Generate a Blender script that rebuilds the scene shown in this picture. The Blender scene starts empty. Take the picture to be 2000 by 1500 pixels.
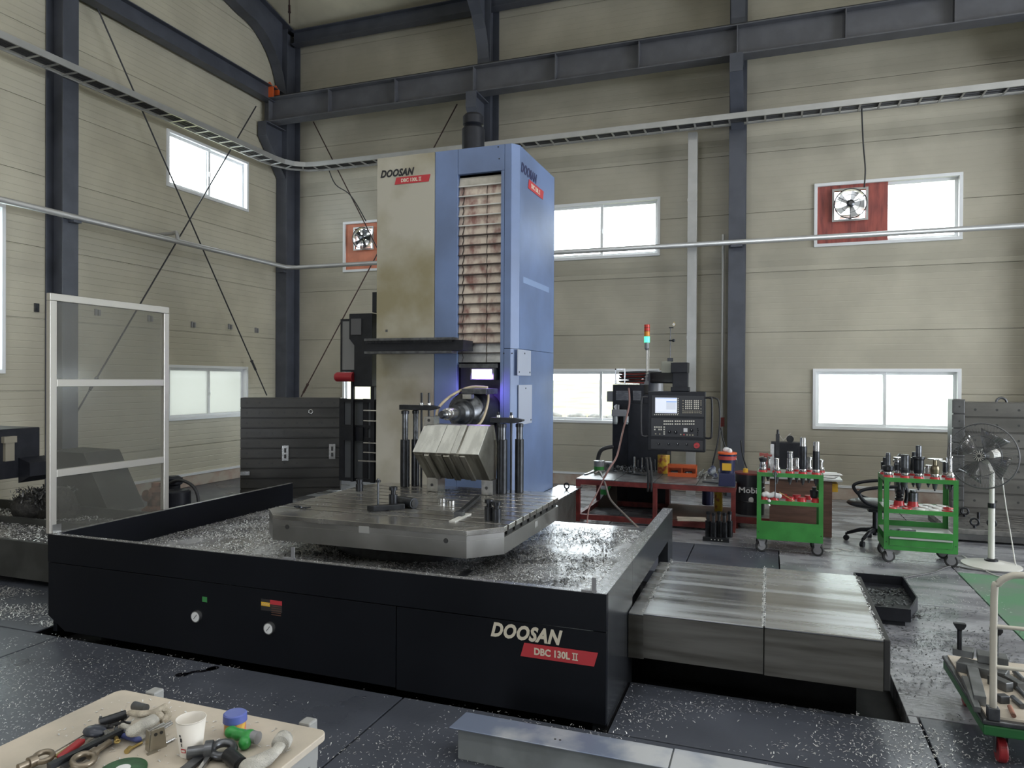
import bpy, math, random
import numpy as np
from mathutils import Vector, Matrix, Quaternion
random.seed(7)
SC = bpy.context.scene
COL = SC.collection
# ------------------------------------------------------------------ camera
CF, CYAW, CPIT, CROL, CH = 1396.4, .346778, -.005536, .005359, 1.9
Fw = Vector((-math.sin(CYAW)*math.cos(CPIT), math.cos(CYAW)*math.cos(CPIT), math.sin(CPIT)))
_r = Vector((math.cos(CYAW), math.sin(CYAW), 0)); _u = _r.cross(Fw)
Rt = _r*math.cos(CROL)+_u*math.sin(CROL); Up = -_r*math.sin(CROL)+_u*math.cos(CROL)
CO = Vector((0, 0, CH))
cam = bpy.data.cameras.new('camera'); camo = bpy.data.objects.new('camera', cam); COL.objects.link(camo)
cam.sensor_width = 36; cam.lens = CF*36/2000; cam.clip_end = 400
camo.matrix_world = Matrix(((Rt.x, Up.x, -Fw.x, 0), (Rt.y, Up.y, -Fw.y, 0), (Rt.z, Up.z, -Fw.z, CH), (0, 0, 0, 1)))
SC.camera = camo
# ------------------------------------------------------------------ world, exposure
W = bpy.data.worlds.new('sky'); SC.world = W; W.use_nodes = True
wn = W.node_tree; bgn = wn.nodes['Background']
tc = wn.nodes.new('ShaderNodeTexCoord'); sp = wn.nodes.new('ShaderNodeSeparateXYZ'); cr = wn.nodes.new('ShaderNodeValToRGB')
wn.links.new(tc.outputs['Generated'], sp.inputs[0]); wn.links.new(sp.outputs['Z'], cr.inputs[0])
cr.color_ramp.elements[0].color = (.80, .86, .93, 1); cr.color_ramp.elements[1].color = (.93, .97, 1, 1)
wn.links.new(cr.outputs[0], bgn.inputs['Color']); bgn.inputs['Strength'].default_value = 12.0
vs = SC.view_settings; vs.view_transform = 'Standard'; vs.look = 'None'; vs.gamma = 1; vs.use_curve_mapping = False
vs.exposure = 0.12
try:
    SC.cycles.max_bounces = 8; SC.cycles.diffuse_bounces = 4; SC.cycles.glossy_bounces = 4
    SC.cycles.transparent_max_bounces = 10; SC.cycles.sample_clamp_indirect = 6
    SC.cycles.caustics_reflective = False; SC.cycles.caustics_refractive = False
    SC.cycles.use_denoising = True
except Exception:
    pass
LAMP_W = 55.0          # power of one added high bay lamp
# extents of the hall
XL, XR, YB, YF, EAVE = -9.6, 13.0, 12.65, -10.0, 9.15

# ------------------------------------------------------------------ pixel helpers (rays of the calibrated camera onto real planes)
def ray(x, y): return Fw+Rt*((x-1000)/CF)-Up*((y-750)/CF)
def gz(x, y, z=0.0): d = ray(x, y); return CO+d*((z-CH)/d.z)
def gy(x, y, Y): d = ray(x, y); return CO+d*(Y/d.y)
def gx(x, y, X): d = ray(x, y); return CO+d*(X/d.x)

# ------------------------------------------------------------------ materials
MATS = {}
def mat(name, col, rough=.5, metal=0.0, noise=0.0, nscale=8, col2=None, bump=0.0, bscale=60, stretch=None,
        rnoise=0.0, emit=None, estr=0, alpha=None, spec=None, coat=0, seed=0, c2lo=.42, c2hi=.62, detail=6):
    if name in MATS: return MATS[name]
    m = bpy.data.materials.new(name); m.use_nodes = True; nt = m.node_tree; b = nt.nodes['Principled BSDF']
    L = nt.links.new
    b.inputs['Base Color'].default_value = (*col, 1); b.inputs['Roughness'].default_value = rough
    b.inputs['Metallic'].default_value = metal
    if coat: b.inputs['Coat Weight'].default_value = coat
    if spec is not None: b.inputs['Specular IOR Level'].default_value = spec
    if emit: b.inputs['Emission Color'].default_value = (*emit, 1); b.inputs['Emission Strength'].default_value = estr
    if noise or bump or rnoise or col2:
        g = nt.nodes.new('ShaderNodeNewGeometry'); mp = nt.nodes.new('ShaderNodeMapping')
        L(g.outputs['Position'], mp.inputs[0]); mp.inputs['Location'].default_value = (seed*3.1, seed*1.7, seed)
        if stretch: mp.inputs['Scale'].default_value = stretch
        n = nt.nodes.new('ShaderNodeTexNoise'); n.inputs['Scale'].default_value = nscale; n.inputs['Detail'].default_value = detail
        L(mp.outputs[0], n.inputs['Vector'])
        if noise or col2:
            r = nt.nodes.new('ShaderNodeValToRGB'); L(n.outputs['Fac'], r.inputs[0])
            c2 = col2 if col2 else tuple(c*(1-noise) for c in col)
            c1 = col if col2 else tuple(min(1, c*(1+noise*.5)) for c in col)
            r.color_ramp.elements[0].position = c2lo; r.color_ramp.elements[1].position = c2hi
            r.color_ramp.elements[0].color = (*c2, 1); r.color_ramp.elements[1].color = (*c1, 1)
            L(r.outputs[0], b.inputs['Base Color'])
        if rnoise:
            mr = nt.nodes.new('ShaderNodeMapRange'); L(n.outputs['Fac'], mr.inputs[0])
            mr.inputs[1].default_value = .35; mr.inputs[2].default_value = .65
            mr.inputs[3].default_value = max(.02, rough-rnoise); mr.inputs[4].default_value = min(1, rough+rnoise)
            L(mr.outputs[0], b.inputs['Roughness'])
        if bump:
            n2 = nt.nodes.new('ShaderNodeTexNoise'); n2.inputs['Scale'].default_value = bscale; n2.inputs['Detail'].default_value = 3
            L(mp.outputs[0], n2.inputs['Vector'])
            bp = nt.nodes.new('ShaderNodeBump'); bp.inputs['Strength'].default_value = bump; bp.inputs['Distance'].default_value = .01
            L(n2.outputs['Fac'], bp.inputs['Height']); L(bp.outputs[0], b.inputs['Normal'])
    MATS[name] = m
    return m

def wall_mat(name, col, bs):
    m = mat(name, col, .45, noise=.10, nscale=1.2)
    nt = m.node_tree; L = nt.links.new; b = nt.nodes['Principled BSDF']
    g = nt.nodes.new('ShaderNodeNewGeometry'); s = nt.nodes.new('ShaderNodeSeparateXYZ'); L(g.outputs['Position'], s.inputs[0])
    mul = nt.nodes.new('ShaderNodeMath'); mul.operation = 'MULTIPLY'; mul.inputs[1].default_value = 1/.1; L(s.outputs['Z'], mul.inputs[0])
    fr = nt.nodes.new('ShaderNodeMath'); fr.operation = 'FRACT'; L(mul.outputs[0], fr.inputs[0])
    r = nt.nodes.new('ShaderNodeValToRGB'); L(fr.outputs[0], r.inputs[0])
    r.color_ramp.elements[0].position = 0; r.color_ramp.elements[0].color = (.0, .0, .0, 1)
    r.color_ramp.elements[1].position = .08; r.color_ramp.elements[1].color = (1, 1, 1, 1)
    e = r.color_ramp.elements.new(.92); e.color = (1, 1, 1, 1); e = r.color_ramp.elements.new(1.0); e.color = (0, 0, 0, 1)
    bp = nt.nodes.new('ShaderNodeBump'); bp.inputs['Strength'].default_value = bs; bp.inputs['Distance'].default_value = .006
    L(r.outputs[0], bp.inputs['Height']); L(bp.outputs[0], b.inputs['Normal'])
    return m

WALL = wall_mat('cream_wall_panel_shaded', (.43, .40, .318), .3); WALLS = wall_mat('cream_wall_panel_lit', (.50, .465, .365), .6)  # one cream: backlit back wall painted darker, window-lit side wall lighter
CEIL = mat('cream_roof_panel', (.66, .61, .46), .5, noise=.08, nscale=2)
COLM = mat('slate_painted_steel', (.072, .078, .098), .45, noise=.15, nscale=3)
BEAMM = mat('grey_painted_steel', (.098, .10, .112), .5, noise=.12, nscale=4)
GALV = mat('galvanised_steel', (.43, .43, .42), .42, .5, noise=.06, nscale=4)
CABLEK = mat('black_cable', (.02, .02, .022), .5)
ROD = mat('red_oxide_rod', (.045, .022, .02), .5)
RODG = mat('rod_dark', (.03, .03, .035), .5)
WHITE = mat('white_aluminium', (.76, .77, .78), .4)
FLOORM = mat('dark_floor_paint', (.082, .090, .112), .34, noise=.35, nscale=1.6, rnoise=.08, bump=.12, bscale=25, col2=(.060, .066, .082), c2lo=.35, c2hi=.7)
FLOORL = mat('grey_floor_window_sheen', (.36, .365, .385), .26, col2=(.15, .153, .17), nscale=1.6, rnoise=.13, bump=.2, bscale=18, stretch=(1, 2.6, 1), c2lo=.32, c2hi=.66)  # lighter grey puts the window reflections on the floor into the colour
GREENF = mat('green_floor_paint', (.10, .24, .13), .5, col2=(.17, .205, .18), nscale=2.5, c2lo=.30, c2hi=.58)
CONC = mat('bare_concrete', (.50, .44, .37), .8, col2=(.42, .28, .22), nscale=5, bump=.2, c2lo=.3, c2hi=.6)
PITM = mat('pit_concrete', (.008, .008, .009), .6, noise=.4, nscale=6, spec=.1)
BLACKP = mat('black_machine_paint', (.007, .008, .011), .38, noise=.12, nscale=1.5, rnoise=.03, spec=.13)
BLACKS = mat('black_satin', (.014, .015, .020), .45, noise=.2, nscale=10, spec=.3)
RIMM = mat('worn_rim_steel', (.40, .40, .41), .25, .7, col2=(.22, .22, .225), nscale=30)
TABM = mat('oiled_cast_iron', (.30, .295, .285), .34, .75, col2=(.22, .215, .205), nscale=3, rnoise=.06, stretch=(1, 1.8, 1), c2lo=.3, c2hi=.7)
TABT = mat('machined_table_top', (.52, .51, .485), .24, .85, col2=(.40, .385, .36), nscale=3, rnoise=.07, c2lo=.3, c2hi=.7)
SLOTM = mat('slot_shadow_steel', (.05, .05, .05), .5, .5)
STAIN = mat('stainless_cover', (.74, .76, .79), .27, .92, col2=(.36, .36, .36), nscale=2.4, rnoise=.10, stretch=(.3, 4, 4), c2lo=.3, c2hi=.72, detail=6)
STAINS = mat('stainless_cover_shaded', (.14, .135, .125), .42, .5, col2=(.085, .08, .07), nscale=3.2, rnoise=.1, stretch=(.5, 5, 7), c2lo=.3, c2hi=.66, detail=8)  # darker copy of the same stainless, shade of the sides put into colour
BEIGE = mat('beige_machine_paint', (.46, .435, .365), .45, col2=(.27, .235, .14), nscale=1.1, c2lo=.34, c2hi=.58, seed=6)
BLUE = mat('blue_machine_paint', (.165, .235, .42), .42, col2=(.12, .165, .28), nscale=1.1, c2lo=.32, c2hi=.6, seed=2)
SLAT = mat('stained_slat', (.62, .53, .44), .45, .0, col2=(.25, .12, .10), nscale=4.5, c2lo=.36, c2hi=.56, seed=1, stretch=(1.6, 1, 1))
SLATC = mat('clean_slat', (.55, .55, .54), .35, .4, noise=.3, nscale=5)
SLATE = mat('dark_slat_edge', (.05, .035, .03), .5)
STEEL = mat('bright_steel', (.55, .55, .55), .25, .95, noise=.2, nscale=12)
STEELD = mat('gunmetal_steel', (.13, .135, .145), .35, .85, noise=.3, nscale=14)
STEELB = mat('black_oxide_steel', (.035, .037, .042), .36, .6, noise=.3, nscale=14)
CHIP = mat('bright_metal_chip', (.88, .88, .88), .35, .6)
CHIPD = mat('dark_metal_chip', (.12, .12, .12), .4, .7)
WORK = mat('milled_workpiece', (.68, .68, .63), .38, .35, col2=(.52, .52, .48), nscale=5, bump=.25, bscale=80, stretch=(3, 1, 1))
WORK2 = mat('milled_workpiece_shaded', (.40, .385, .34), .35, .8, col2=(.20, .19, .16), nscale=4, stretch=(4, .6, .6))  # darker copy of the workpiece steel, shade of lower faces put into colour
TGREEN = mat('green_trolley_paint', (.040, .225, .045), .4, noise=.15, nscale=6)
REDB = mat('red_bench_paint', (.17, .028, .025), .5, noise=.3, nscale=9)
REDP = mat('red_plastic', (.45, .025, .03), .35)
RUBBER = mat('black_rubber', (.02, .02, .02), .6)
CAST = mat('castor_grey', (.24, .24, .25), .45, .2)
WHITEP = mat('white_plastic', (.62, .61, .57), .4)
PAPER = mat('paper_white', (.70, .70, .70), .7)
WOODB = mat('brown_board', (.14, .075, .055), .5, noise=.25, nscale=3, stretch=(1, 1, 8))
PLY = mat('pale_plywood', (.56, .49, .40), .55, col2=(.43, .385, .32), nscale=4.5, c2lo=.3, c2hi=.62, bump=.08, bscale=40, seed=3)
ORANGE = mat('orange_paint', (.75, .13, .03), .5)
SALMON = mat('salmon_board', (.62, .22, .13), .6, noise=.15, nscale=3)
REDW = mat('red_oxide_board', (.36, .085, .065), .55, col2=(.20, .05, .045), nscale=3, stretch=(5, 5, .8), c2lo=.35, c2hi=.6)
LABR = mat('label_red', (.50, .035, .045), .45)
LABW = mat('label_cream', (.70, .64, .52), .5)
LABK = mat('label_black', (.012, .012, .016), .5)
LABN = mat('label_navy', (.03, .035, .10), .5)
YELLOW = mat('yellow_print', (.72, .42, .03), .5)
YELLOWG = mat('yellow_tin', (.60, .40, .03), .4, col2=(.30, .06, .03), nscale=12, c2lo=.38, c2hi=.5)
BRASS = mat('brass', (.45, .33, .12), .35, .8)
SHOPFLOORDRUM = mat('dark_drum', (.02, .02, .024), .35)
BLUEP = mat('blue_plastic', (.018, .022, .075), .4)
RUST = mat('rusty_iron', (.26, .12, .08), .7, noise=.4, nscale=12, bump=.3)

def glass_mat(name, tint, gl=.08, rough=.02, haze=0.0, hazecol=(.8, .85, .82)):
    m = bpy.data.materials.new(name); m.use_nodes = True; nt = m.node_tree; nt.nodes.clear(); L = nt.links.new
    o = nt.nodes.new('ShaderNodeOutputMaterial'); t = nt.nodes.new('ShaderNodeBsdfTransparent'); t.inputs[0].default_value = (*tint, 1)
    g = nt.nodes.new('ShaderNodeBsdfGlossy'); g.inputs['Roughness'].default_value = rough
    mx = nt.nodes.new('ShaderNodeMixShader'); mx.inputs[0].default_value = gl
    L(t.outputs[0], mx.inputs[1]); L(g.outputs[0], mx.inputs[2]); out = mx
    if haze:
        d = nt.nodes.new('ShaderNodeBsdfTranslucent'); d.inputs[0].default_value = (*hazecol, 1)
        d2 = nt.nodes.new('ShaderNodeBsdfDiffuse'); d2.inputs[0].default_value = (*hazecol, 1)
        m1 = nt.nodes.new('ShaderNodeMixShader'); m1.inputs[0].default_value = .35
        L(d.outputs[0], m1.inputs[1]); L(d2.outputs[0], m1.inputs[2])
        m2 = nt.nodes.new('ShaderNodeMixShader'); m2.inputs[0].default_value = haze
        L(mx.outputs[0], m2.inputs[1]); L(m1.outputs[0], m2.inputs[2]); out = m2
    L(out.outputs[0], o.inputs[0]); MATS[name] = m
    return m
GLASS = glass_mat('window_glass', (.93, .95, .94))
FROST = glass_mat('frosted_glass', (.9, .93, .9), .05, .2, .55)
FROSTG = glass_mat('frosted_green_glass', (.19, .19, .18), .06, .2, .55, (.50, .51, .475))
PCARB = glass_mat('dusty_polycarbonate', (.86, .86, .85), .05, .12, .15, (.42, .42, .39))

# ------------------------------------------------------------------ mesh builder
class MB:
    def __init__(s): s.v = []; s.f = []; s.sm = []
    def add(s, vs, fs, smooth=False):
        n = len(s.v); s.v += [tuple(v) for v in vs]; s.f += [tuple(i+n for i in f) for f in fs]; s.sm += [smooth]*len(fs); return s
    def box(s, x0, x1, y0, y1, z0, z1):
        return s.add([(x0, y0, z0), (x1, y0, z0), (x1, y1, z0), (x0, y1, z0), (x0, y0, z1), (x1, y0, z1), (x1, y1, z1), (x0, y1, z1)],
                     [(0, 3, 2, 1), (4, 5, 6, 7), (0, 1, 5, 4), (1, 2, 6, 5), (2, 3, 7, 6), (3, 0, 4, 7)])
    def cbox(s, c, d, R=None):          # centred box, size d, optional rotation matrix
        c = Vector(c); h = [x/2 for x in d]; vs = []
        for z in (-1, 1):
            for (x, y) in ((-1, -1), (1, -1), (1, 1), (-1, 1)):
                p = Vector((x*h[0], y*h[1], z*h[2])); vs.append((c+(R @ p if R else p))[:])
        return s.add(vs, [(0, 3, 2, 1), (4, 5, 6, 7), (0, 1, 5, 4), (1, 2, 6, 5), (2, 3, 7, 6), (3, 0, 4, 7)])
    def bar(s, a, b, w, h, up=(0, 0, 1)):  # rectangular bar from a to b
        a = Vector(a); b = Vector(b); d = (b-a).normalized(); u = Vector(up)
        if abs(d.dot(u)) > .98: u = Vector((0, 1, 0))
        sd = d.cross(u).normalized(); u = sd.cross(d).normalized(); vs = []
        for p in (a, b):
            for (i, j) in ((-1, -1), (1, -1), (1, 1), (-1, 1)): vs.append((p+sd*(i*w/2)+u*(j*h/2))[:])
        return s.add(vs, [(0, 3, 2, 1), (4, 5, 6, 7), (0, 1, 5, 4), (1, 2, 6, 5), (2, 3, 7, 6), (3, 0, 4, 7)])
    def prism(s, pts, off):             # polygon extruded by the vector off
        n = len(pts); off = Vector(off); P = [Vector(p) for p in pts]
        nrm = Vector((0, 0, 0))
        for i in range(n): nrm += P[i].cross(P[(i+1) % n])
        if nrm.dot(off) > 0: P = P[::-1]
        vs = [p[:] for p in P]+[(p+off)[:] for p in P]
        return s.add(vs, [tuple(range(n)), tuple(range(2*n-1, n-1, -1))]+[(i, i+n, (i+1) % n+n, (i+1) % n) for i in range(n)])
    def loft(s, rings, closed=True, caps=True, smooth=True):
        n = len(rings[0]); vs = [tuple(p) for r in rings for p in r]; fs = []
        for k in range(len(rings)-1):
            for i in range(n if closed else n-1):
                j = (i+1) % n; fs.append((k*n+i, k*n+j, (k+1)*n+j, (k+1)*n+i))
        s.add(vs, fs, smooth)
        if caps:
            m = len(s.v)-len(vs)
            s.f += [tuple(m+i for i in reversed(range(n))), tuple(m+(len(rings)-1)*n+i for i in range(n))]; s.sm += [False, False]
        return s
    def lathe(s, a, prof, axis=(0, 0, 1), n=16, caps=True):   # prof: [(t along axis, radius)]
        a = Vector(a); d = Vector(axis).normalized(); u = d.orthogonal().normalized(); w = d.cross(u); rings = []
        for t, r in prof:
            rings.append([(a+d*t+(u*math.cos(2*math.pi*i/n)+w*math.sin(2*math.pi*i/n))*max(r, 1e-4))[:] for i in range(n)])
        # sharp profile steps stay sharp: flat shading across each ring pair by doubling
        for k in range(len(rings)-1): s.loft([rings[k], rings[k+1]], caps=False)
        if caps:
            s.add(rings[0], [tuple(reversed(range(n)))]); s.add(rings[-1], [tuple(range(n))])
        return s
    def cyl(s, a, b, r, r2=None, n=12, caps=True):
        a = Vector(a); b = Vector(b); return s.lathe(a, [(0, r), ((b-a).length, r if r2 is None else r2)], b-a, n, caps)
    def tube(s, pts, r, n=8, caps=True):
        P = [Vector(p) for p in pts]; R = r if isinstance(r, (list, tuple)) else [r]*len(P); rings = []; u = None
        for i, p in enumerate(P):
            t = (P[min(i+1, len(P)-1)]-P[max(i-1, 0)]).normalized()
            if u is None: u = t.orthogonal().normalized()
            u = (u-t*u.dot(t)); u = u.normalized() if u.length > 1e-5 else t.orthogonal().normalized()
            w = t.cross(u); rings.append([(p+(u*math.cos(2*math.pi*k/n)+w*math.sin(2*math.pi*k/n))*R[i])[:] for k in range(n)])
        return s.loft(rings, caps=caps)
    def torus(s, c, R, r, axis=(0, 0, 1), n=32, m=8, a0=0, a1=2*math.pi):
        c = Vector(c); d = Vector(axis).normalized(); u = d.orthogonal().normalized(); w = d.cross(u); full = abs(a1-a0) > 6.28
        rings = []
        for i in range(n+1):
            a = a0+(a1-a0)*i/n; q = u*math.cos(a)+w*math.sin(a)
            rings.append([(c+q*(R+r*math.cos(2*math.pi*k/m))+d*(r*math.sin(2*math.pi*k/m)))[:] for k in range(m)])
        return s.loft(rings, caps=not full)
    def ball(s, c, r, n=12, m=8, sc=(1, 1, 1), R=None):
        c = Vector(c); rings = []
        for k in range(m+1):
            th = math.pi*k/m; ring = []
            for i in range(n):
                a = 2*math.pi*i/n; p = Vector((math.sin(th)*math.cos(a)*r*sc[0], math.sin(th)*math.sin(a)*r*sc[1], -math.cos(th)*r*sc[2]))
                if k in (0, m): p = Vector((1e-4*math.cos(a), 1e-4*math.sin(a), p.z))
                ring.append((c+(R @ p if R else p))[:])
            rings.append(ring)
        return s.loft(rings, caps=False)

def smooth_path(P, k=6):
    P = [Vector(p) for p in P]; out = []
    for i in range(len(P)-1):
        p0 = P[max(i-1, 0)]; p1 = P[i]; p2 = P[i+1]; p3 = P[min(i+2, len(P)-1)]
        for j in range(k):
            t = j/k
            out.append(.5*((2*p1)+(-p0+p2)*t+(2*p0-5*p1+4*p2-p3)*t*t+(-p0+3*p1-3*p2+p3)*t**3))
    out.append(P[-1]); return out

def mesh_of(mb, name, m, M=None):
    me = bpy.data.meshes.new(name); me.from_pydata(mb.v, [], mb.f)
    me.polygons.foreach_set('use_smooth', mb.sm)
    if M is not None: me.transform(M)
    for mm in (m if isinstance(m, (list, tuple)) else [m]): me.materials.append(mm)
    me.update(); return me

ROOTM = {}
def rootM(o):
    while o.parent: o = o.parent
    return ROOTM.get(o.name, Matrix.Identity(4))
def thing(name, label, cat, loc=(0, 0, 0), rz=0.0, group=None, kind=None):
    o = bpy.data.objects.new(name, None); COL.objects.link(o); o.empty_display_size = .1
    o.location = loc; o.rotation_euler = (0, 0, rz)
    ROOTM[o.name] = Matrix.Translation(loc) @ Matrix.Rotation(rz, 4, 'Z')
    if label: o['label'] = label
    if cat: o['category'] = cat
    if group: o['group'] = group
    if kind: o['kind'] = kind
    return o
def obj(name, mb, m, parent=None, label=None, bevel=0, kind=None, local=False, subsurf=0, remesh=0):
    """world coordinates unless local=True (then in the frame of the top-level thing)"""
    M = None
    if parent is not None and not local: M = rootM(parent).inverted()
    me = mesh_of(mb, name, m, M)
    o = bpy.data.objects.new(name, me); COL.objects.link(o)
    if parent is not None: o.parent = parent
    if label: o['label'] = label
    if kind: o['kind'] = kind
    if remesh:
        r = o.modifiers.new('r', 'REMESH'); r.mode = 'VOXEL'; r.voxel_size = remesh; r.use_smooth_shade = True
        s = o.modifiers.new('s', 'SMOOTH'); s.iterations = 4
    if bevel:
        b = o.modifiers.new('b', 'BEVEL'); b.width = bevel; b.segments = 2; b.limit_method = 'ANGLE'; b.angle_limit = .8
    if subsurf: s = o.modifiers.new('s', 'SUBSURF'); s.levels = subsurf; s.render_levels = subsurf
    return o
def solo(name, mb, m, label, cat, group=None, **k):   # a one-mesh top-level thing with its origin at its base
    V = np.array(mb.v); c = Vector(((V[:, 0].min()+V[:, 0].max())/2, (V[:, 1].min()+V[:, 1].max())/2, V[:, 2].min()))
    mb.v = [(a-c.x, b-c.y, d-c.z) for a, b, d in mb.v]
    o = obj(name, mb, m, None, **k); o.location = c; o['label'] = label; o['category'] = cat
    if group: o['group'] = group
    return o
def copy_tree(o, parent=None):
    c = o.copy(); COL.objects.link(c); c.parent = parent
    if parent is None and o.name in ROOTM: ROOTM[c.name] = ROOTM[o.name].copy()
    for ch in list(o.children): copy_tree(ch, c)
    return c
def struct(name, mb, m, parent=None, **k):
    o = obj(name, mb, m, parent, **k)
    if parent is None: o['kind'] = 'structure'
    return o
def place(o, loc, rz=0, label=None):
    o.location = loc; o.rotation_euler = (0, 0, rz); ROOTM[o.name] = Matrix.Translation(loc) @ Matrix.Rotation(rz, 4, 'Z')
    if label: o['label'] = label
    return o

def text(name, s, org, xd, up, w, h, m, parent, shear=0.0, bold=0.0, space=1.0, label=None):
    """lettering w x h metres starting at org, flat on the surface spanned by xd/up, parent in world frame"""
    cu = bpy.data.curves.new('t', 'FONT'); cu.body = s; cu.size = 1; cu.shear = shear; cu.offset = bold; cu.extrude = .004; cu.resolution_u = 3
    cu.space_character = space
    to = bpy.data.objects.new('t', cu); COL.objects.link(to)
    dg = bpy.context.evaluated_depsgraph_get(); me = bpy.data.meshes.new_from_object(to.evaluated_get(dg))
    bpy.data.objects.remove(to); V = np.array([v.co[:] for v in me.vertices])
    x0, x1, y0, y1 = V[:, 0].min(), V[:, 0].max(), V[:, 1].min(), V[:, 1].max()
    xd = Vector(xd).normalized(); up = Vector(up).normalized(); nn = xd.cross(up)
    sx, sy = w/(x1-x0), h/(y1-y0)
    Q = Matrix(((xd.x*sx, up.x*sy, nn.x*.3, org[0]), (xd.y*sx, up.y*sy, nn.y*.3, org[1]), (xd.z*sx, up.z*sy, nn.z*.3, org[2]), (0, 0, 0, 1))) @ Matrix.Translation((-x0, -y0, 0))
    me.transform((rootM(parent).inverted() if parent else Matrix.Identity(4)) @ Q)
    me.materials.clear(); me.materials.append(m); me.name = name
    o = bpy.data.objects.new(name, me); COL.objects.link(o)
    if parent: o.parent = parent
    if label: o['label'] = label
    return o

def nameplate(parent, org, xd, up, w, h, wordm, name='brand_lettering'):
    """the two-line maker's mark: slanted word above a red parallelogram with the type"""
    xd = Vector(xd).normalized(); up = Vector(up).normalized(); nn = xd.cross(up); org = Vector(org)+nn*.002
    text(name, 'DOOSAN', org+up*h*.48, xd, up, w*.68, h*.46, wordm, parent, shear=.30, bold=.042, space=1.08)
    k = h*.42; sl = k*.28
    p = [org+xd*w*.29, org+xd*(w-sl), org+xd*w+up*k, org+xd*(w*.29+sl)+up*k]
    plate = obj('red_nameplate', MB().prism(p, nn*.002), LABR, parent, 'red slanted strip under the lettering')
    text('type_lettering', 'DBC 130L', org+xd*w*.42+up*k*.24+nn*.003, xd, up, w*.33, k*.52, LABW, plate, bold=.03)
    q = org+xd*w*.77+up*k*.24+nn*.003; N = MB(); a, b = w*.052, k*.52; t = k*.07
    def sl_(u0, u1, v0, v1): N.prism([q+xd*u0+up*v0, q+xd*u1+up*v0, q+xd*u1+up*v1, q+xd*u0+up*v1], nn*.0012)
    sl_(0, a, 0, t); sl_(0, a, b-t, b); sl_(a*.18, a*.36, t, b-t); sl_(a*.64, a*.82, t, b-t); obj('numeral_lettering', N, LABW, plate)

# ------------------------------------------------------------------ THE SETTING
# floor : steel-dark slab field around the machine pit; seams are real gaps between slabs
PITS = [(-5.15, -.82, 3.80, 7.2), (-.82, .74, 4.50, 5.72)]
floor = obj('floor', MB().box(XL, XR, YF, YB, -.30, -.12), PITM); floor['kind'] = 'structure'
def slab(x0, x1, y0, y1, m, name='floor_slab'):
    g = .006
    return obj(name, MB().box(x0+g, x1-g, y0+g, y1-g, -.12, 0), m, floor, bevel=.004)
for xa, xb in ((XL, -7.75), (-7.75, -4.9), (-4.9, -2.05), (-2.05, .80), (.80, 3.65), (3.65, 8), (8, XR)):
    ye = 3.80 if xb < .81 else 4.60
    slab(xa, xb, .4, ye, FLOORM); slab(xa, xb, YF, .4, FLOORM)
slab(XL, -5.15, 3.80, 7.2, FLOORM)
slab(-.82, .80, 3.80, 4.50, FLOORM)
slab(.74, 1.77, 4.60, 6.92, FLOORL); slab(.74, .80, 4.5, 4.6, FLOORL)
slab(-.82, .74, 5.72, 6.92, FLOORM); slab(-.82, 0.1, 6.92, 8.6, FLOORM); slab(.1, 1.77, 6.92, 8.6, FLOORL)
slab(-5.15, -.82, 7.2, 8.6, FLOORM); slab(XL, -5.15, 7.2, YB, FLOORM)
slab(-5.15, -2.0, 8.6, YB, FLOORL); slab(-2.0, 1.77, 8.6, YB, FLOORL)
slab(1.77, 4.6, 4.6, 6.1, GREENF, 'green_floor_slab')
slab(1.77, 4.6, 8.25, YB, FLOORL); slab(4.6, XR, 4.6, YB, FLOORL)
slab(1.77, 4.6, 6.1, 8.25, GREENF, 'green_floor_slab')
# pit lining walls
pl = MB()
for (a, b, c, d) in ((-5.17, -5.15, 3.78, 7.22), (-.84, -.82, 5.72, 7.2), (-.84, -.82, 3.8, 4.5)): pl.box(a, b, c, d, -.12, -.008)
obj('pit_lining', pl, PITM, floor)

# walls : horizontal sandwich panels, one mesh per panel, around the window openings
OPEN_B = [(-8.27, -6.17, 4.09, 5.12), (-3.93, -1.83, 4.09, 5.12), (.65, 2.75, 4.09, 5.12),
          (-8.27, -6.17, 1.13, 2.11), (-3.93, -1.83, 1.13, 2.11), (.65, 2.75, 1.13, 2.11), (5.2, 7.3, 1.13, 2.11), (5.2, 7.3, 4.09, 5.12), (9.6, 11.7, 1.13, 2.11), (9.6, 11.7, 4.09, 5.12)]
OPEN_L = [(9.36, 11.36, 5.14, 6.11), (9.38, 11.36, 1.17, 2.13), (5.9, 6.66, 1.95, 4.2)]
ROWS = [.2, .72, 1.72, 2.72, 3.72, 4.72, 5.72, 6.72, 7.72, 8.72, EAVE]
def wall_rows(parent, a0, a1, openings, mk, rows=ROWS, wm=None):
    g = .0035
    for z0, z1 in zip(rows, rows[1:]):
        cuts = sorted({z0, z1} | {z for o in openings for z in o[2:] if z0 < z < z1})
        xs = sorted({a0, a1} | {x for o in openings if o[2] < z1 and o[3] > z0 for x in o[:2]})
        for x0, x1 in zip(xs, xs[1:]):
            mb = MB(); prev = None
            for c0, c1 in zip(cuts, cuts[1:]):
                hole = any(o[0] < x1-1e-4 and o[1] > x0+1e-4 and o[2] < c1-1e-4 and o[3] > c0+1e-4 for o in openings)
                if not hole: mk(mb, x0, x1, c0+(g if c0 == z0 else 0), c1-(g if c1 == z1 else 0))
            if mb.v: obj('wall_panel', mb, wm or WALL, parent)
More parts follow.
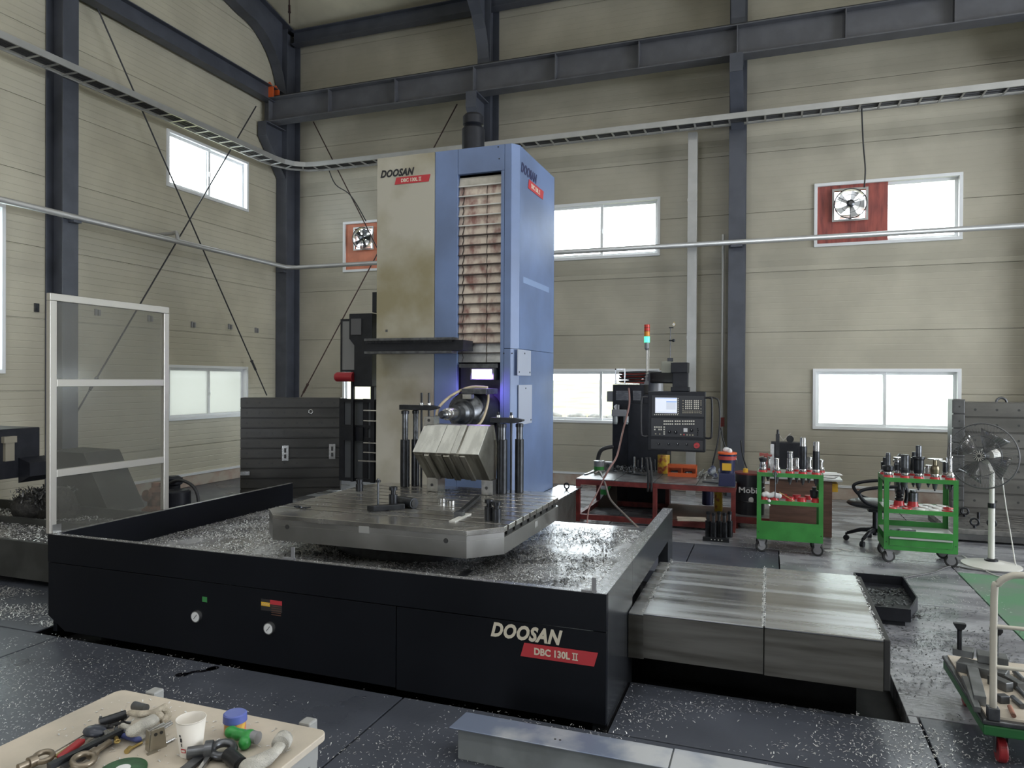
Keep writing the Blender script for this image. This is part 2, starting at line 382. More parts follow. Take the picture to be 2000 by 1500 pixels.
def backing(a0, a1, ops, mk):
    mb = MB(); xs = sorted({a0, a1} | {x for o in ops for x in o[:2]}); zs = sorted({.2, EAVE} | {z for o in ops for z in o[2:]})
    for xa, xb in zip(xs, xs[1:]):
        for za, zb in zip(zs, zs[1:]):
            if not any(o[0] < xb-1e-4 and o[1] > xa+1e-4 and o[2] < zb-1e-4 and o[3] > za+1e-4 for o in ops): mk(mb, xa, xb, za, zb)
    return mb
wb = obj('wall_back', backing(XL-.12, XR, OPEN_B, lambda mb, a, b, c, d: mb.box(a, b, YB+.03, YB+.12, c, d)), WALL); wb['kind'] = 'structure'
wall_rows(wb, XL, XR, OPEN_B, lambda mb, a, b, c, d: mb.box(a, b, YB, YB+.028, c, d))
wl = obj('wall_left', backing(YF, YB, OPEN_L, lambda mb, a, b, c, d: mb.box(XL-.12, XL-.03, a, b, c, d)), WALL); wl['kind'] = 'structure'
wall_rows(wl, YF, YB, OPEN_L, lambda mb, a, b, c, d: mb.box(XL-.028, XL, a, b, c, d), wm=WALLS)
# gable triangle above the left wall and the roof
RS = .20     # roof slope, rising away from the back wall
RIDGE = 1.2
gab = MB(); gab.prism([(XL-.1, YB, EAVE), (XL-.1, YF, EAVE), (XL-.1, RIDGE, EAVE+(YB-RIDGE)*RS)], (.1, 0, 0)); obj('gable_panel', gab, WALL, wl)
rf = MB(); zr = EAVE+(YB-RIDGE)*RS
rf.prism([(XL-.2, YB+.2, EAVE-.02), (XL-.2, RIDGE, zr), (XL-.2, RIDGE, zr+.12), (XL-.2, YB+.2, EAVE+.10)], (XR-XL+.4, 0, 0))
rf.prism([(XL-.2, YF-.2, EAVE-.02), (XL-.2, RIDGE, zr), (XL-.2, RIDGE, zr+.12), (XL-.2, YF-.2, EAVE+.10)], (XR-XL+.4, 0, 0))
struct('ceiling', rf, CEIL)
wr = MB().box(XR, XR+.1, YF, .5, 0, EAVE+2.6); wr.box(XR, XR+.1, 9.5, YB, 0, EAVE+2.6); wr.box(XR, XR+.1, .5, 9.5, 5.5, EAVE+2.6)  # wide unseen door opening, shaped to let daylight onto the left wall
struct('wall_right', wr, WALL)
wf = MB()
for a, b in ((XL, -5.0), (-2.0, XR)): wf.box(a, b, YF-.1, YF, 0, EAVE)
wf.box(-5.0, -2.0, YF-.1, YF, 3.0, EAVE)  # small unseen doorway, sized to keep light off the back wall
struct('wall_front', wf, WALL)
# concrete kerb below the panels
struct('trim_1', MB().box(XL, XR, YB-.06, YB+.1, 0, .20), CONC, bevel=.01)
struct('trim_2', MB().box(XL-.1, XL+.06, YF, YB-.06, 0, .20), CONC, bevel=.01)
struct('baseboard_back', MB().box(XL+.06, XR, YB-.075, YB, .20, .235), WHITE)
struct('baseboard_left', MB().box(XL, XL+.075, 2, YB-.08, .20, .235), WHITE)

# windows
WN = [0]
def window(axis, a0, a1, z0, z1, panes=(GLASS, GLASS), board=None, split=.5):
    WN[0] += 1; n = 'window_%d' % WN[0]
    Bk = axis == 'b'
    def B(mb, a, b, d0, d1, c, d):  # d: depth measured outwards from the inner wall face
        return mb.box(a, b, YB+d0, YB+d1, c, d) if Bk else mb.box(XL-d1, XL-d0, a, b, c, d)
    loc = ((a0+a1)/2, YB, z0) if Bk else (XL, (a0+a1)/2, z0)
    r = thing(n, None, None, loc, kind='structure'); f = MB(); t = .05
    B(f, a0, a1, -.03, .12, z1-t, z1); B(f, a0, a1, -.03, .12, z0, z0+t); B(f, a0, a0+t, -.03, .12, z0+t, z1-t); B(f, a1-t, a1, -.03, .12, z0+t, z1-t)
    B(f, a0+t, a1-t, .03, .05, z0+t, z0+t+.012)
    obj('window_frame', f, WHITE, r, bevel=.004)
    mid = a0+(a1-a0)*split
    for i, (p0, p1, d) in enumerate(((a0+t, mid+.03, .02), (mid-.03, a1-t, .06))):
        s = MB(); q = .045
        if board and i == board[0]:
            hx, hz, hr = board[2]; A = (p0, p1, z0+t, z1-t)
            B(s, p0, hx-hr, d, d+.02, A[2], A[3]); B(s, hx+hr, p1, d, d+.02, A[2], A[3]); B(s, hx-hr, hx+hr, d, d+.02, A[2], hz-hr); B(s, hx-hr, hx+hr, d, d+.02, hz+hr, A[3])
            obj('board', s, board[1], r); continue
        B(s, p0, p1, d, d+.03, z1-t-q, z1-t); B(s, p0, p1, d, d+.03, z0+t, z0+t+q); B(s, p0, p0+q, d, d+.03, z0+t+q, z1-t-q); B(s, p1-q, p1, d, d+.03, z0+t+q, z1-t-q)
        so = obj('sash', s, WHITE, r, bevel=.003)
        g = MB(); B(g, p0+q, p1-q, d+.012, d+.018, z0+t+q, z1-t-q); obj('pane', g, panes[i], so)
        if i == 0: l = MB(); B(l, p1-.035, p1-.012, d-.02, d, (z0+z1)/2-.06, (z0+z1)/2+.02); obj('latch', l, WHITE, so)
    return r
window('l', *OPEN_L[0]); window('l', *OPEN_L[1], panes=(FROSTG, FROSTG)); window('l', *OPEN_L[2], panes=(FROST, FROST))
FA = gy(711, 466, YB); FB = gy(1660, 400, YB)
window('b', *OPEN_B[0], board=(0, SALMON, (FA.x, FA.z, .2))); window('b', *OPEN_B[1]); window('b', *OPEN_B[2], board=(0, REDW, (FB.x, FB.z, .225)))
window('b', *OPEN_B[3]); window('b', *OPEN_B[4]); window('b', *OPEN_B[5], panes=(FROST, FROST))
for o in OPEN_B[6:]: window('b', *o)
# light portals in the openings (guide the real daylight, add none)
def portal(c, rot, sx, sy):
    l = bpy.data.lights.new('daylight_portal', 'AREA'); l.shape = 'RECTANGLE'; l.size = sx; l.size_y = sy
    o = bpy.data.objects.new('daylight_portal', l); COL.objects.link(o); o.location = c; o.rotation_euler = rot
    try: l.cycles.is_portal = True
    except Exception: pass
for (a, b, c, d) in OPEN_B: portal(((a+b)/2, YB+.16, (c+d)/2), (-math.pi/2, 0, 0), b-a, d-c)
for (a, b, c, d) in OPEN_L: portal((XL-.16, (a+b)/2, (c+d)/2), (0, -math.pi/2, 0), d-c, b-a)
portal((XR+.15, 5, 2.75), (0, math.pi/2, 0), 5.5, 9)
portal((-3.5, YF-.15, 1.5), (math.pi/2, 0, 0), 3, 3)

# steel frame : back columns (flange towards the room), gable column, haunched rafters
def hcol(x0, x1, y0, y1, z0, z1, face):    # H section; face 'y' flange faces -Y, 'x' flange faces +X
    m = MB(); t = .018
    if face == 'y': m.box(x0, x1, y0, y0+t, z0, z1).box(x0, x1, y1-t, y1, z0, z1).box((x0+x1)/2-t/2, (x0+x1)/2+t/2, y0+t, y1-t, z0, z1)
    else: m.box(x1-t, x1, y0, y1, z0, z1).box(x0, x0+t, y0, y1, z0, z1).box(x0+t, x1-t, (y0+y1)/2-t/2, (y0+y1)/2+t/2, z0, z1)
    return m
CX = [(-9.59, -9.33), (-5.12, -4.86), (-.66, -.40), (3.80, 4.06), (8.3, 8.56)]
def haunch(x, w):   # curved knee and tapering rafter of one frame, flanged
    y0, yw = 12.2, 12.6; top = lambda y: EAVE-.05+(YB-y)*RS
    ins = [(y0, 7.3)]
    for i in range(9):
        a = i/8*math.pi/2; ins.append((y0-1.15*(1-math.cos(a)), 7.55+1.28*math.sin(a)))
    ins.append((RIDGE, top(RIDGE)-.42))
    return ins, top
TN = [0]
for i, (x0, x1) in enumerate(CX):
    TN[0] += 1
    lab = ['corner', 'second', 'third', 'fourth', 'fifth'][i]
    c = thing('steel_column', {0: 'slate grey steel column standing in the corner of the two walls', 1: 'slate grey steel column behind the tall blue machine',
               2: 'slate grey steel column rising between the fan window and the control cabinet', 3: 'slate grey wall column past the fan window', 4: 'slate grey wall column at the far end of the wall'}[i],
              'column', ((x0+x1)/2, 12.4, 0), group=None)
    m = hcol(x0, x1, 12.2, 12.64, 0, 9.05, 'y'); obj('column_shaft', m, COLM, c, bevel=.003)
    obj('base_plate', MB().box(x0-.04, x1+.04, 12.14, 12.57, 0, .02), COLM, c)
    ins, top = haunch(x0, x1); xm = (x0+x1)/2
    h = MB()
    for (ya, za), (yb, zb) in zip(ins[1:], ins[2:]):
        h.prism([(xm-.008, ya, za), (xm-.008, yb, zb), (xm-.008, yb, top(yb)), (xm-.008, ya, top(ya))], (.016, 0, 0))
        a = Vector((xm, ya, za)); b = Vector((xm, yb, zb)); h.bar(a, b, x1-x0-.04, .015, up=(0, .3, 1))
    h.bar((xm, YB-.05, top(YB-.05)-.01), (xm, RIDGE, top(RIDGE)-.01), x1-x0-.04, .02)
    obj('haunched_rafter', h, COLM, c)
    # bracket carrying the crane runway
    b = MB(); xb0, xb1 = x0+.03, x1-.03
    b.prism([(xm-.008, 12.2, 6.98), (xm-.008, 11.62, 6.98), (xm-.008, 11.62, 6.72), (xm-.008, 12.2, 6.0)], (.016, 0, 0))
    b.box(xb0, xb1, 11.60, 12.2, 6.965, 6.985); b.box(xb0, xb1, 11.60, 11.62, 6.70, 6.965)
    b.bar((xm, 11.61, 6.71), (xm, 12.2, 6.0), xb1-xb0, .016, up=(0, 0, 1))
    obj('crane_bracket', b, COLM, c)
gc = thing('steel_column', 'slate grey steel column against the side wall behind the clear screen', 'column', (-9.42, 7.34, 0))
obj('column_shaft', hcol(-9.59, -9.25, 7.22, 7.46, 0, 11.0, 'x'), COLM, gc, bevel=.003)
# crane runway beam with stiffeners, rail and clips
rb = thing('crane_runway_beam', 'long dark crane runway beam crossing in front of the back wall columns', 'beam', (-9.5, 11.8, 6.98))
BY = 11.80
obj('bottom_flange', MB().box(-9.56, XR, BY-.13, BY+.13, 6.985, 7.005), BEAMM, rb, bevel=.003)
obj('top_flange', MB().box(-9.56, XR, BY-.13, BY+.13, 7.44, 7.46), BEAMM, rb, bevel=.003)
obj('web', MB().box(-9.56, XR, BY-.006, BY+.006, 7.005, 7.44), BEAMM, rb)
st = MB().box(-.007, .007, -.12, 0, 7.006, 7.439)
sx = [gy(x, y, BY-.1).x for x, y in ((526, 215), (642, 205), (772, 180), (925, 160), (1085, 130), (1248, 105), (1440, 80), (1652, 55), (1865, 25))]
sx += [sx[-1]+1.1*i for i in range(1, 8)]
s0 = None
for x in sx:
    if s0 is None: s0 = obj('stiffener', MB().box(x-.007, x+.007, BY-.125, BY-.006, 7.006, 7.439), BEAMM, rb)
    else: s = s0.copy(); COL.objects.link(s); s.parent = rb; s.location = (x-sx[0], 0, 0)
obj('crane_rail', MB().box(-9.3, XR, BY-.03, BY+.03, 7.46, 7.52), CABLEK, rb)
c0 = None; k = 0; x = -9.1
while x < 6:
    if c0 is None: c0 = obj('rail_clip', MB().box(x-.02, x+.02, BY-.07, BY-.035, 7.46, 7.485), STEEL, rb)
    else: c = c0.copy(); COL.objects.link(c); c.parent = rb; c.location = (x+9.1, 0, 0)
    x += .5 if k % 2 else .12; k += 1
es = thing('crane_end_stop', 'orange end stop bolted on the crane runway beside the corner column', 'end stop', (-9.42, BY, 7.46))
p = MB().prism([(-9.52, BY-.1, 7.46), (-9.28, BY-.1, 7.46), (-9.28, BY-.1, 7.66), (-9.36, BY-.1, 7.78), (-9.52, BY-.1, 7.72)], (0, .02, 0))
p.prism([(-9.52, BY+.08, 7.46), (-9.28, BY+.08, 7.46), (-9.28, BY+.08, 7.66), (-9.36, BY+.08, 7.78), (-9.52, BY+.08, 7.72)], (0, .02, 0))
p.box(-9.53, -9.51, BY-.1, BY+.1, 7.46, 7.74)
obj('stop_plate', p, ORANGE, es); obj('buffer', MB().cyl((-9.51, BY, 7.6), (-9.4, BY, 7.6), .04), RUBBER, es)
# struts
def strut(name, label, a, b, w, h, m=COLM):
    mb = MB(); a = Vector(a); b = Vector(b); t = .014
    mb.bar(a+Vector((0, 0, h/2)), b+Vector((0, 0, h/2)), w, t).bar(a-Vector((0, 0, h/2)), b-Vector((0, 0, h/2)), w, t).bar(a, b, t, h)
    return solo(name, mb, m, label, 'beam')
strut('eave_strut', 'dark steel strut along the top of the back wall under the roof', (-9.33, 12.42, 8.93), (XR, 12.42, 8.93), .2, .26)
strut('wall_strut', 'dark steel beam running level high along the side wall', (-9.40, YF, 7.55), (-9.40, 12.18, 7.55), .2, .28)
# bracing rods with turnbuckles
def rodthing(a, b, label, m=RODG, r=.012, tb=.9):
    t = thing('bracing_rod', label, 'rod', a, group=None); a = Vector(a); b = Vector(b)
    obj('rod', MB().cyl(a, b, r, n=8), m, t)
    q = a.lerp(b, tb); d = (b-a).normalized(); k = MB().cyl(q-d*.1, q+d*.1, .022, n=8); k.ball(q-d*.1, .03, 8, 6); obj('turnbuckle', k, m, t)
XRod = -9.33
rodthing(gx(190, 15, XRod), gx(521, 772, XRod), 'thin dark bracing rod running from the high side wall beam down to the corner')
rodthing(gx(500, 208, XRod), gx(150, 805, XRod), 'thin dark bracing rod sloping down from the corner to behind the clear screen', tb=.93)
YRod = 12.35
rodthing(gy(612, 238, YRod), gy(775, 560, YRod), 'bracing rod on back wall passing beside the small exhaust fan', ROD, .012)
rodthing(gy(893, 203, YRod), gy(588, 775, YRod), 'red brown bracing rod sloping down the back wall to the corner column', ROD, .012, .97)
rodthing((-9.2, 12.1, 9.10), (-6.6, 8.6, 9.80), 'roof bracing rod just under the cream roof sheet', ROD, .012, .1)
# handrail-like air pipe round both walls
pp = thing('air_pipe', 'long galvanised air pipe running level round both walls', 'pipe', (-9.17, 12.1, 4.2))
za = gy(1750, 455, 12.1).z
obj('pipe_run', MB().tube([(-9.17, 2, za), (-9.17, 11.95, za), (-9.02, 12.1, za), (XR, 12.1, za)], .042, 12), GALV, pp)
for x in (-9.4, -4.98, -.53, 3.93): obj('pipe_bracket', MB().box(x-.09, x+.09, 12.08, 12.2, za-.075, za-.04), COLM, pp)
obj('pipe_bracket', MB().box(-9.25, -9.14, 7.3, 7.42, za-.075, za-.04), COLM, pp)
v1 = gx(345, 470, -9.1); pe = thing('pipe_elbow', 'short pipe elbow with valve rising off the air pipe', 'pipe', v1)
obj('elbow', MB().tube(smooth_path([gx(347, 472, -9.17), gx(345, 455, -9.17), gx(335, 456, -9.3), gx(303, 459, -9.55)], 4), .03, 10), GALV, pe)
# cable trays
def tray(name, label, pts, w, h, runcol, z, rstep, cat='cable tray'):
    t = thing(name, label, cat, pts[0]+(z,)); off = []
    P = [Vector((*p, z)) for p in pts]
    def offs(d):
        out = []
        for i, p in enumerate(P):
            t0 = (P[min(i+1, len(P)-1)]-P[max(i-1, 0)]).normalized(); nrm = Vector((t0.y, -t0.x, 0)); out.append(p+nrm*d)
        return out
    for sgn in (-.5, .5):
        q = offs(sgn*w); m = MB(); up = Vector((0, 0, h)); th = .004
        rings = []
        for i, p in enumerate(q):
            t0 = (q[min(i+1, len(q)-1)]-q[max(i-1, 0)]).normalized(); n2 = Vector((t0.y, -t0.x, 0))*th
            rings.append([p-n2, p+n2, p+n2+up, p-n2+up])
        m.loft(rings, smooth=False); rings = []
        for i, p in enumerate(q):
            t0 = (q[min(i+1, len(q)-1)]-q[max(i-1, 0)]).normalized(); n2 = Vector((t0.y, -t0.x, 0))*(-.018*(1 if sgn > 0 else -1)); dz = Vector((0, 0, .004))
            rings.append([p, p+n2, p+n2+dz, p+dz])
        m.loft(rings, smooth=False); obj('side_rail', m, GALV, t)
    # rungs
    r0 = None; L = 0
    q = P
    for a, b in zip(q, q[1:]):
        d = (b-a); ln = d.length; dn = d.normalized(); s = rstep-L
        while s < ln:
            c = a+dn*s; nrm = Vector((dn.y, -dn.x, 0))
            obj('rung', MB().bar(c-nrm*w*.49+Vector((0, 0, .012)), c+nrm*w*.49+Vector((0, 0, .012)), .028, .014), GALV, t)
            s += rstep
        L = (L+ln) % rstep
    return t, offs
arc = [(-9.05, 11.3), (-9.01, 11.56), (-8.89, 11.80), (-8.66, 11.96), (-8.4, 12.01)]
zt = gy(1500, 213, 11.85).z-.09
PT = [(-9.05, 1.5)]+arc+[(XR, 12.01)]
tr, offs = tray('cable_tray', 'galvanised ladder cable tray running round both walls below the crane beam', PT, .33, .09, None, zt, .27)
for j, d in enumerate((-.082, -.04, .002, .044, .084)):
    q = offs(d); solo('cable', MB().tube([p+Vector((0, 0, .035+.004*(j % 2))) for p in q], .019, 6), CABLEK, 'black cable inside long cable tray, '+('innermost by the wall', 'second from the wall', 'middle one of five', 'second from open side', 'outermost by the open side')[j], 'cable', 'black cables in the cable tray')
# vertical duct, conduit
dc = thing('cable_duct', 'tall galvanised square cable duct dropping from tray to the floor', 'duct', tuple(gy(1347, 740, 12.3)[:2])+(0,))
dx = gy(1352, 500, 12.3).x
obj('duct_body', MB().box(dx-.075, dx+.075, 12.24, 12.36, .0, zt-.005), GALV, dc, bevel=.004)
for z in (2.6, 4.9): obj('joint_cover', MB().box(dx-.079, dx+.079, 12.236, 12.24, z, z+.05), GALV, dc)
cx = gy(1411, 700, 12.3).x
cd = thing('conduit', 'thin galvanised conduit standing beside the bare wall column', 'conduit', (cx, 12.3, 0))
obj('conduit_pipe', MB().cyl((cx, 12.3, 0), (cx, 12.3, gy(1411, 458, 12.3).z), .022), GALV, cd)
obj('valve', MB().box(cx-.04, cx+.04, 12.27, 12.33, 1.15, 1.3), REDB, cd)
# exhaust fans
def exhaust(name, label, c, R, cat='fan', bm_=None, lt=.35):
    bm_ = bm_ or STEELD
    t = thing(name, label, cat, c); x, y, z = c
    fr = MB(); s = R*1.12; y0 = y-.03
    fr.box(x-s, x+s, y0, y0+.01, z+R*.98, z+s).box(x-s, x+s, y0, y0+.01, z-s, z-R*.98).box(x-s, x-R*.98, y0, y0+.01, z-R*.98, z+R*.98).box(x+R*.98, x+s, y0, y0+.01, z-R*.98, z+R*.98)
    obj('mounting_plate', fr, GALV, t)
    obj('shroud', MB().lathe((x, y-.10, z), [(0, R), (.10, R*.96)], (0, 1, 0), 32, False), GALV, t)
    obj('guard_ring', MB().torus((x, y-.10, z), R, .008, (0, 1, 0), 32, 6).torus((x, y-.10, z), R*.6, .003, (0, 1, 0), 24, 5), RODG, t)
    for k in range(5):
        a = k*2*math.pi/5; d = Vector((math.cos(a), 0, math.sin(a))); e = Vector((-math.sin(a), 0, math.cos(a)))
        p = Vector((x, y-.05, z)); q = [p+d*.04-e*.02+Vector((0, .015, 0)), p+d*R*.9-e*.07+Vector((0, .03, 0)), p+d*R*.88+e*.05-Vector((0, .02, 0)), p+d*.04+e*.02-Vector((0, .01, 0))]
        obj('blade', MB().prism(q, (0, .004, 0)), bm_, t)
    obj('motor', MB().lathe((x, y-.13, z), [(0, .03), (.02, .06), (.10, .06), (.12, .03)], (0, 1, 0), 16), STEELD, t)
    st = MB()
    for k in range(3):
        a = k*2*math.pi/3+.5; st.bar((x, y-.1, z), (x+R*math.cos(a), y-.1, z+R*math.sin(a)), .012, .012)
    obj('motor_stay', st, STEELD, t)
    for k in range(4):
        zz = z-R*.75+k*R*.5; w = math.sqrt(max(0, R*R-(zz-z)**2))*.95
        obj('louver', MB().cbox((x, y+.05, zz), (2*w, .004, R*.36), Matrix.Rotation(lt, 3, 'X')), WHITE, t)
    return t
e1 = gy(1660, 400, YB); exhaust('exhaust_fan', 'square exhaust fan with bright louvers in the dark red window board', (e1.x, YB-.0, e1.z), .235, bm_=WHITE, lt=.9)  # blades white, putting the daylight behind the louvers into their colour
cc = MB(); cc.tube(smooth_path([gy(1683, 212, 12.1), gy(1686, 280, 12.4), gy(1690, 330, 12.5), gy(1688, 366, 12.55)], 5), .011, 6)
solo('fan_cable', cc, CABLEK, 'black cable hanging from the tray down to the louvered exhaust fan', 'cable')
e2 = gy(711, 466, YB); exhaust('exhaust_fan', 'round exhaust fan in the salmon window board beside the tall machine', (e2.x, YB, e2.z), .21)
cc = MB(); cc.tube(smooth_path([gy(640, 325, 12.2), gy(655, 360, 12.3), gy(685, 382, 12.3), gy(715, 432, 12.5)], 5), .011, 6)
solo('fan_cable', cc, CABLEK, 'black cable looping along the rod to the salmon board fan', 'cable')
# small clips on the left wall
for x, y in ((190, 610), (293, 622), (377, 634), (449, 638), (501, 645)):
    p = gx(x, y, XL+.01); b = MB().box(XL, XL+.03, p.y-.045, p.y-.01, p.z-.05, p.z+.05).box(XL, XL+.03, p.y+.01, p.y+.045, p.z-.05, p.z+.04)
    solo('wall_clip', b, CAST, {190: 'small grey twin clip on side wall behind the clear screen, nearer the column', 293: 'small grey twin clip on side wall seen near the screen upright', 377: 'small grey twin clip first past the clear screen upright', 449: 'small grey twin clip midway between clear screen and corner column', 501: 'small grey twin clip on side wall closest to corner column'}[x], 'clip', 'small grey clips on the side wall')
p = gx(70, 601, XL); solo('wall_clip', MB().box(XL, XL+.03, p.y-.03, p.y+.03, p.z-.06, p.z+.06), STEELD, 'single dark clip on side wall beyond the steel column', 'clip')
# daylight world outside : field, stone walls, sky
GR = mat('yellow_green_field', (.105, .100, .022), .9, col2=(.14, .135, .06), nscale=.5)  # two yellow green field tones mixed at random
STN = mat('pale_stone', (.125, .12, .11), .9, noise=.4, nscale=3)
g = MB().box(-60, 60, 13.2, 26, -.6, -.4); solo('field', g, GR, 'yellow green field outside the lower windows', 'field')['kind'] = 'structure'
solo('field_bank', MB().prism([(-60, 26, -.5), (-60, 60, -.5), (-60, 60, 1.9)], (120, 0, 0)), GR, 'sloping field bank rising far outside the windows', 'bank')['kind'] = 'structure'
for row, (yy, zz, st) in enumerate(((17.0, -.4, 1.2), (29.0, -.2, .9))):
    wv = thing('dry_stone_wall', ('low pale stone wall just outside the lower windows', 'distant pale stone wall across the field')[row], 'stone wall', (-10, yy, zz))
    for k in range(26):
        for j in range(2):
            x = -18+k*st+(.5*st if j else 0)+random.uniform(-.1, .1)
            if not -14 < x < 4: continue
            s = MB().ball((x, yy, zz+.22+j*.36), .3, 8, 5, (st/.62*.5/.5*1.0, .6, .62+random.uniform(-.08, .05)))
            obj('stone', s, STN, wv)
# high bay lamps out of frame, added because window light alone was too weak
lampm = mat('lamp_glass', (.9, .9, .9), .5, emit=(1, .97, .9), estr=6)
for i, (x, y) in enumerate([(a, b) for b in (-5.5, -1.0, 3.2, 6.6) for a in (-6.5, -2.0, 2.5, 7.0, 11)]):
    z = 8.9
    if y > 6 and x < 0: continue
    t = thing('added_high_bay_lamp', 'round high bay lamp hanging below the roof', 'lamp', (x, y, z), group='high bay lamps in rows under the roof')
    obj('housing', MB().lathe((x, y, z), [(0, .26), (.06, .25), (.14, .12), (.3, .08)], (0, 0, 1), 20), GALV, t)
    obj('chain', MB().cyl((x, y, z+.3), (x, y, EAVE+(min(YB-y, y-YF))*RS*.98-.0), .008, n=6), GALV, t)
    l = bpy.data.lights.new('lamp_light', 'AREA'); l.shape = 'DISK'; l.size = .5; l.energy = LAMP_W; l.color = (.95, .975, 1)
    lo = bpy.data.objects.new('lamp_light', l); COL.objects.link(lo); lo.parent = t; lo.location = (0, 0, -.02)
# ------------------------------------------------------------------ THE BORING MACHINE: chip enclosure
en = thing('chip_enclosure', 'low black steel chip enclosure surrounding the machine table', 'enclosure', (-2.94, 3.83, -.1))
X0, X1, Y0, Y1, ZR = -5.05, -.83, 3.83, 6.68, .735
def fpanel(name, x0, x1, z0, z1, off): return obj(name, MB().box(x0, x1, Y0-off, Y0+.035, z0, z1), BLACKP, en, bevel=.003)
obj('front_panel', MB().prism([(X0+.17, Y0, .03), (-2.125, Y0, .03), (-2.125, Y0, .525), (X0, Y0, .525), (X0, Y0, .13)], (0, .035, 0)), BLACKP, en, bevel=.003)
obj('front_panel', MB().box(-2.12, X1, Y0, Y0+.035, .02, .525), BLACKP, en, bevel=.003)
obj('upper_front_panel', MB().box(X0, X1, Y0-.005, Y0+.04, .53, ZR), BLACKP, en, bevel=.003)
obj('front_rim', MB().box(X0, X1-.085, Y0-.004, Y0+.04, ZR, ZR+.003), RIMM, en)
obj('side_panel', MB().box(X0, X0+.04, Y0+.04, Y1, .0, ZR), BLACKP, en, bevel=.003)
obj('side_rim', MB().box(X0, X0+.04, Y0+.04, Y1, ZR, ZR+.003), RIMM, en)
SIDEM = mat('dark_brushed_side', (.07, .075, .085), .24, .6, noise=.3, nscale=4, stretch=(1, 9, .5))
obj('side_panel', MB().box(X1-.085, X1, Y0+.04, 4.61, -.11, ZR), SIDEM, en, bevel=.003)
obj('side_band', MB().box(X1-.085, X1, 4.612, 6.33, .50, ZR), SIDEM, en, bevel=.003)
obj('side_post', MB().box(X1-.085, X1, 6.332, 6.62, -.11, ZR), SIDEM, en, bevel=.003)
obj('side_rim', MB().box(X1-.085, X1, Y0, 6.62, ZR, ZR+.003), RIMM, en, 'worn bright top edge')
obj('tray_floor', MB().box(X0+.04, X1-.085, Y0+.04, 6.75, .47, .515), mat('wet_tray_steel', (.50, .50, .51), .22, .55, noise=.35, nscale=2.5, rnoise=.08), en)
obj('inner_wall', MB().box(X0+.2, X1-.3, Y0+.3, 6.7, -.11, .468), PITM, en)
obj('centre_beam', MB().box(-2.06, -2.0, 3.95, 4.75, .515, .527), STEELD, en)
for px_, py_ in ((386, 1203), (528, 1226)):
    c = gy(px_, py_, Y0); g = obj('pressure_gauge', MB().lathe((c.x, Y0-.022, c.z), [(0, .038), (.022, .04)], (0, 1, 0), 24), STEEL, en)
    obj('dial', MB().lathe((c.x, Y0-.0235, c.z), [(0, .032), (.0015, .032)], (0, 1, 0), 24), PAPER, g)
    obj('needle', MB().bar((c.x-.012, Y0-.025, c.z-.014), (c.x+.014, Y0-.025, c.z+.016), .004, .002), LABK, g)
c = gy(400, 1170, Y0); obj('green_sticker', MB().box(c.x-.02, c.x+.02, Y0-.002, Y0, c.z-.02, c.z+.015), mat('sticker_green', (.04, .22, .06), .5), en)
a = gy(510, 1172, Y0); b = gy(551, 1197, Y0)
ws = obj('warning_sticker', MB().box(a.x, b.x, Y0-.0015, Y0, b.z, a.z+.01), mat('sticker_dark', (.02, .018, .018), .5), en)
xm = (a.x+b.x)/2
obj('sticker_header', MB().box(xm-.01, b.x, Y0-.0025, Y0-.0015, a.z-.018, a.z+.01), LABR, ws)
obj('sticker_symbol', MB().box(a.x+.002, xm-.012, Y0-.0025, Y0-.0015, b.z+.03, a.z-.01), YELLOW, ws)
sg = MB()
for k in range(4): sg.bar((a.x+.01+k*.013, Y0-.003, b.z+.038), (a.x+.02+k*.016, Y0-.003, a.z-.016), .004, .001)
obj('sticker_symbol_lines', sg, PAPER, ws, kind='stuff')
ln = MB()
for k in range(5): ln.box(xm, b.x-.008, Y0-.0025, Y0-.0015, a.z-.030-k*.014, a.z-.026-k*.014)
obj('sticker_lines', ln, mat('sticker_grey', (.12, .05, .03), .6), ws, kind='stuff')
text('sticker_letters', '주의', (xm+.004, Y0-.003, a.z-.012), (1, 0, 0), (0, 0, 1), .05, .014, LABW, ws) if False else None
nameplate(en, (-1.505, Y0-.001, .335), (1, 0, 0), (0, 0, 1), .63, .185, LABW)
# tabs on the rim
for (px_, py_) in ((578, 1090), (1165, 1150)):
    c = gz(px_, py_, ZR+.003); x, y = c.x, Y0+.018
    t = MB().box(x-.012, x+.012, y-.004, y+.004, ZR+.003, ZR+.08).box(x-.07, x+.012, y-.012, y+.012, ZR+.003, ZR+.010)
    obj('rim_tab', t, CAST, en)
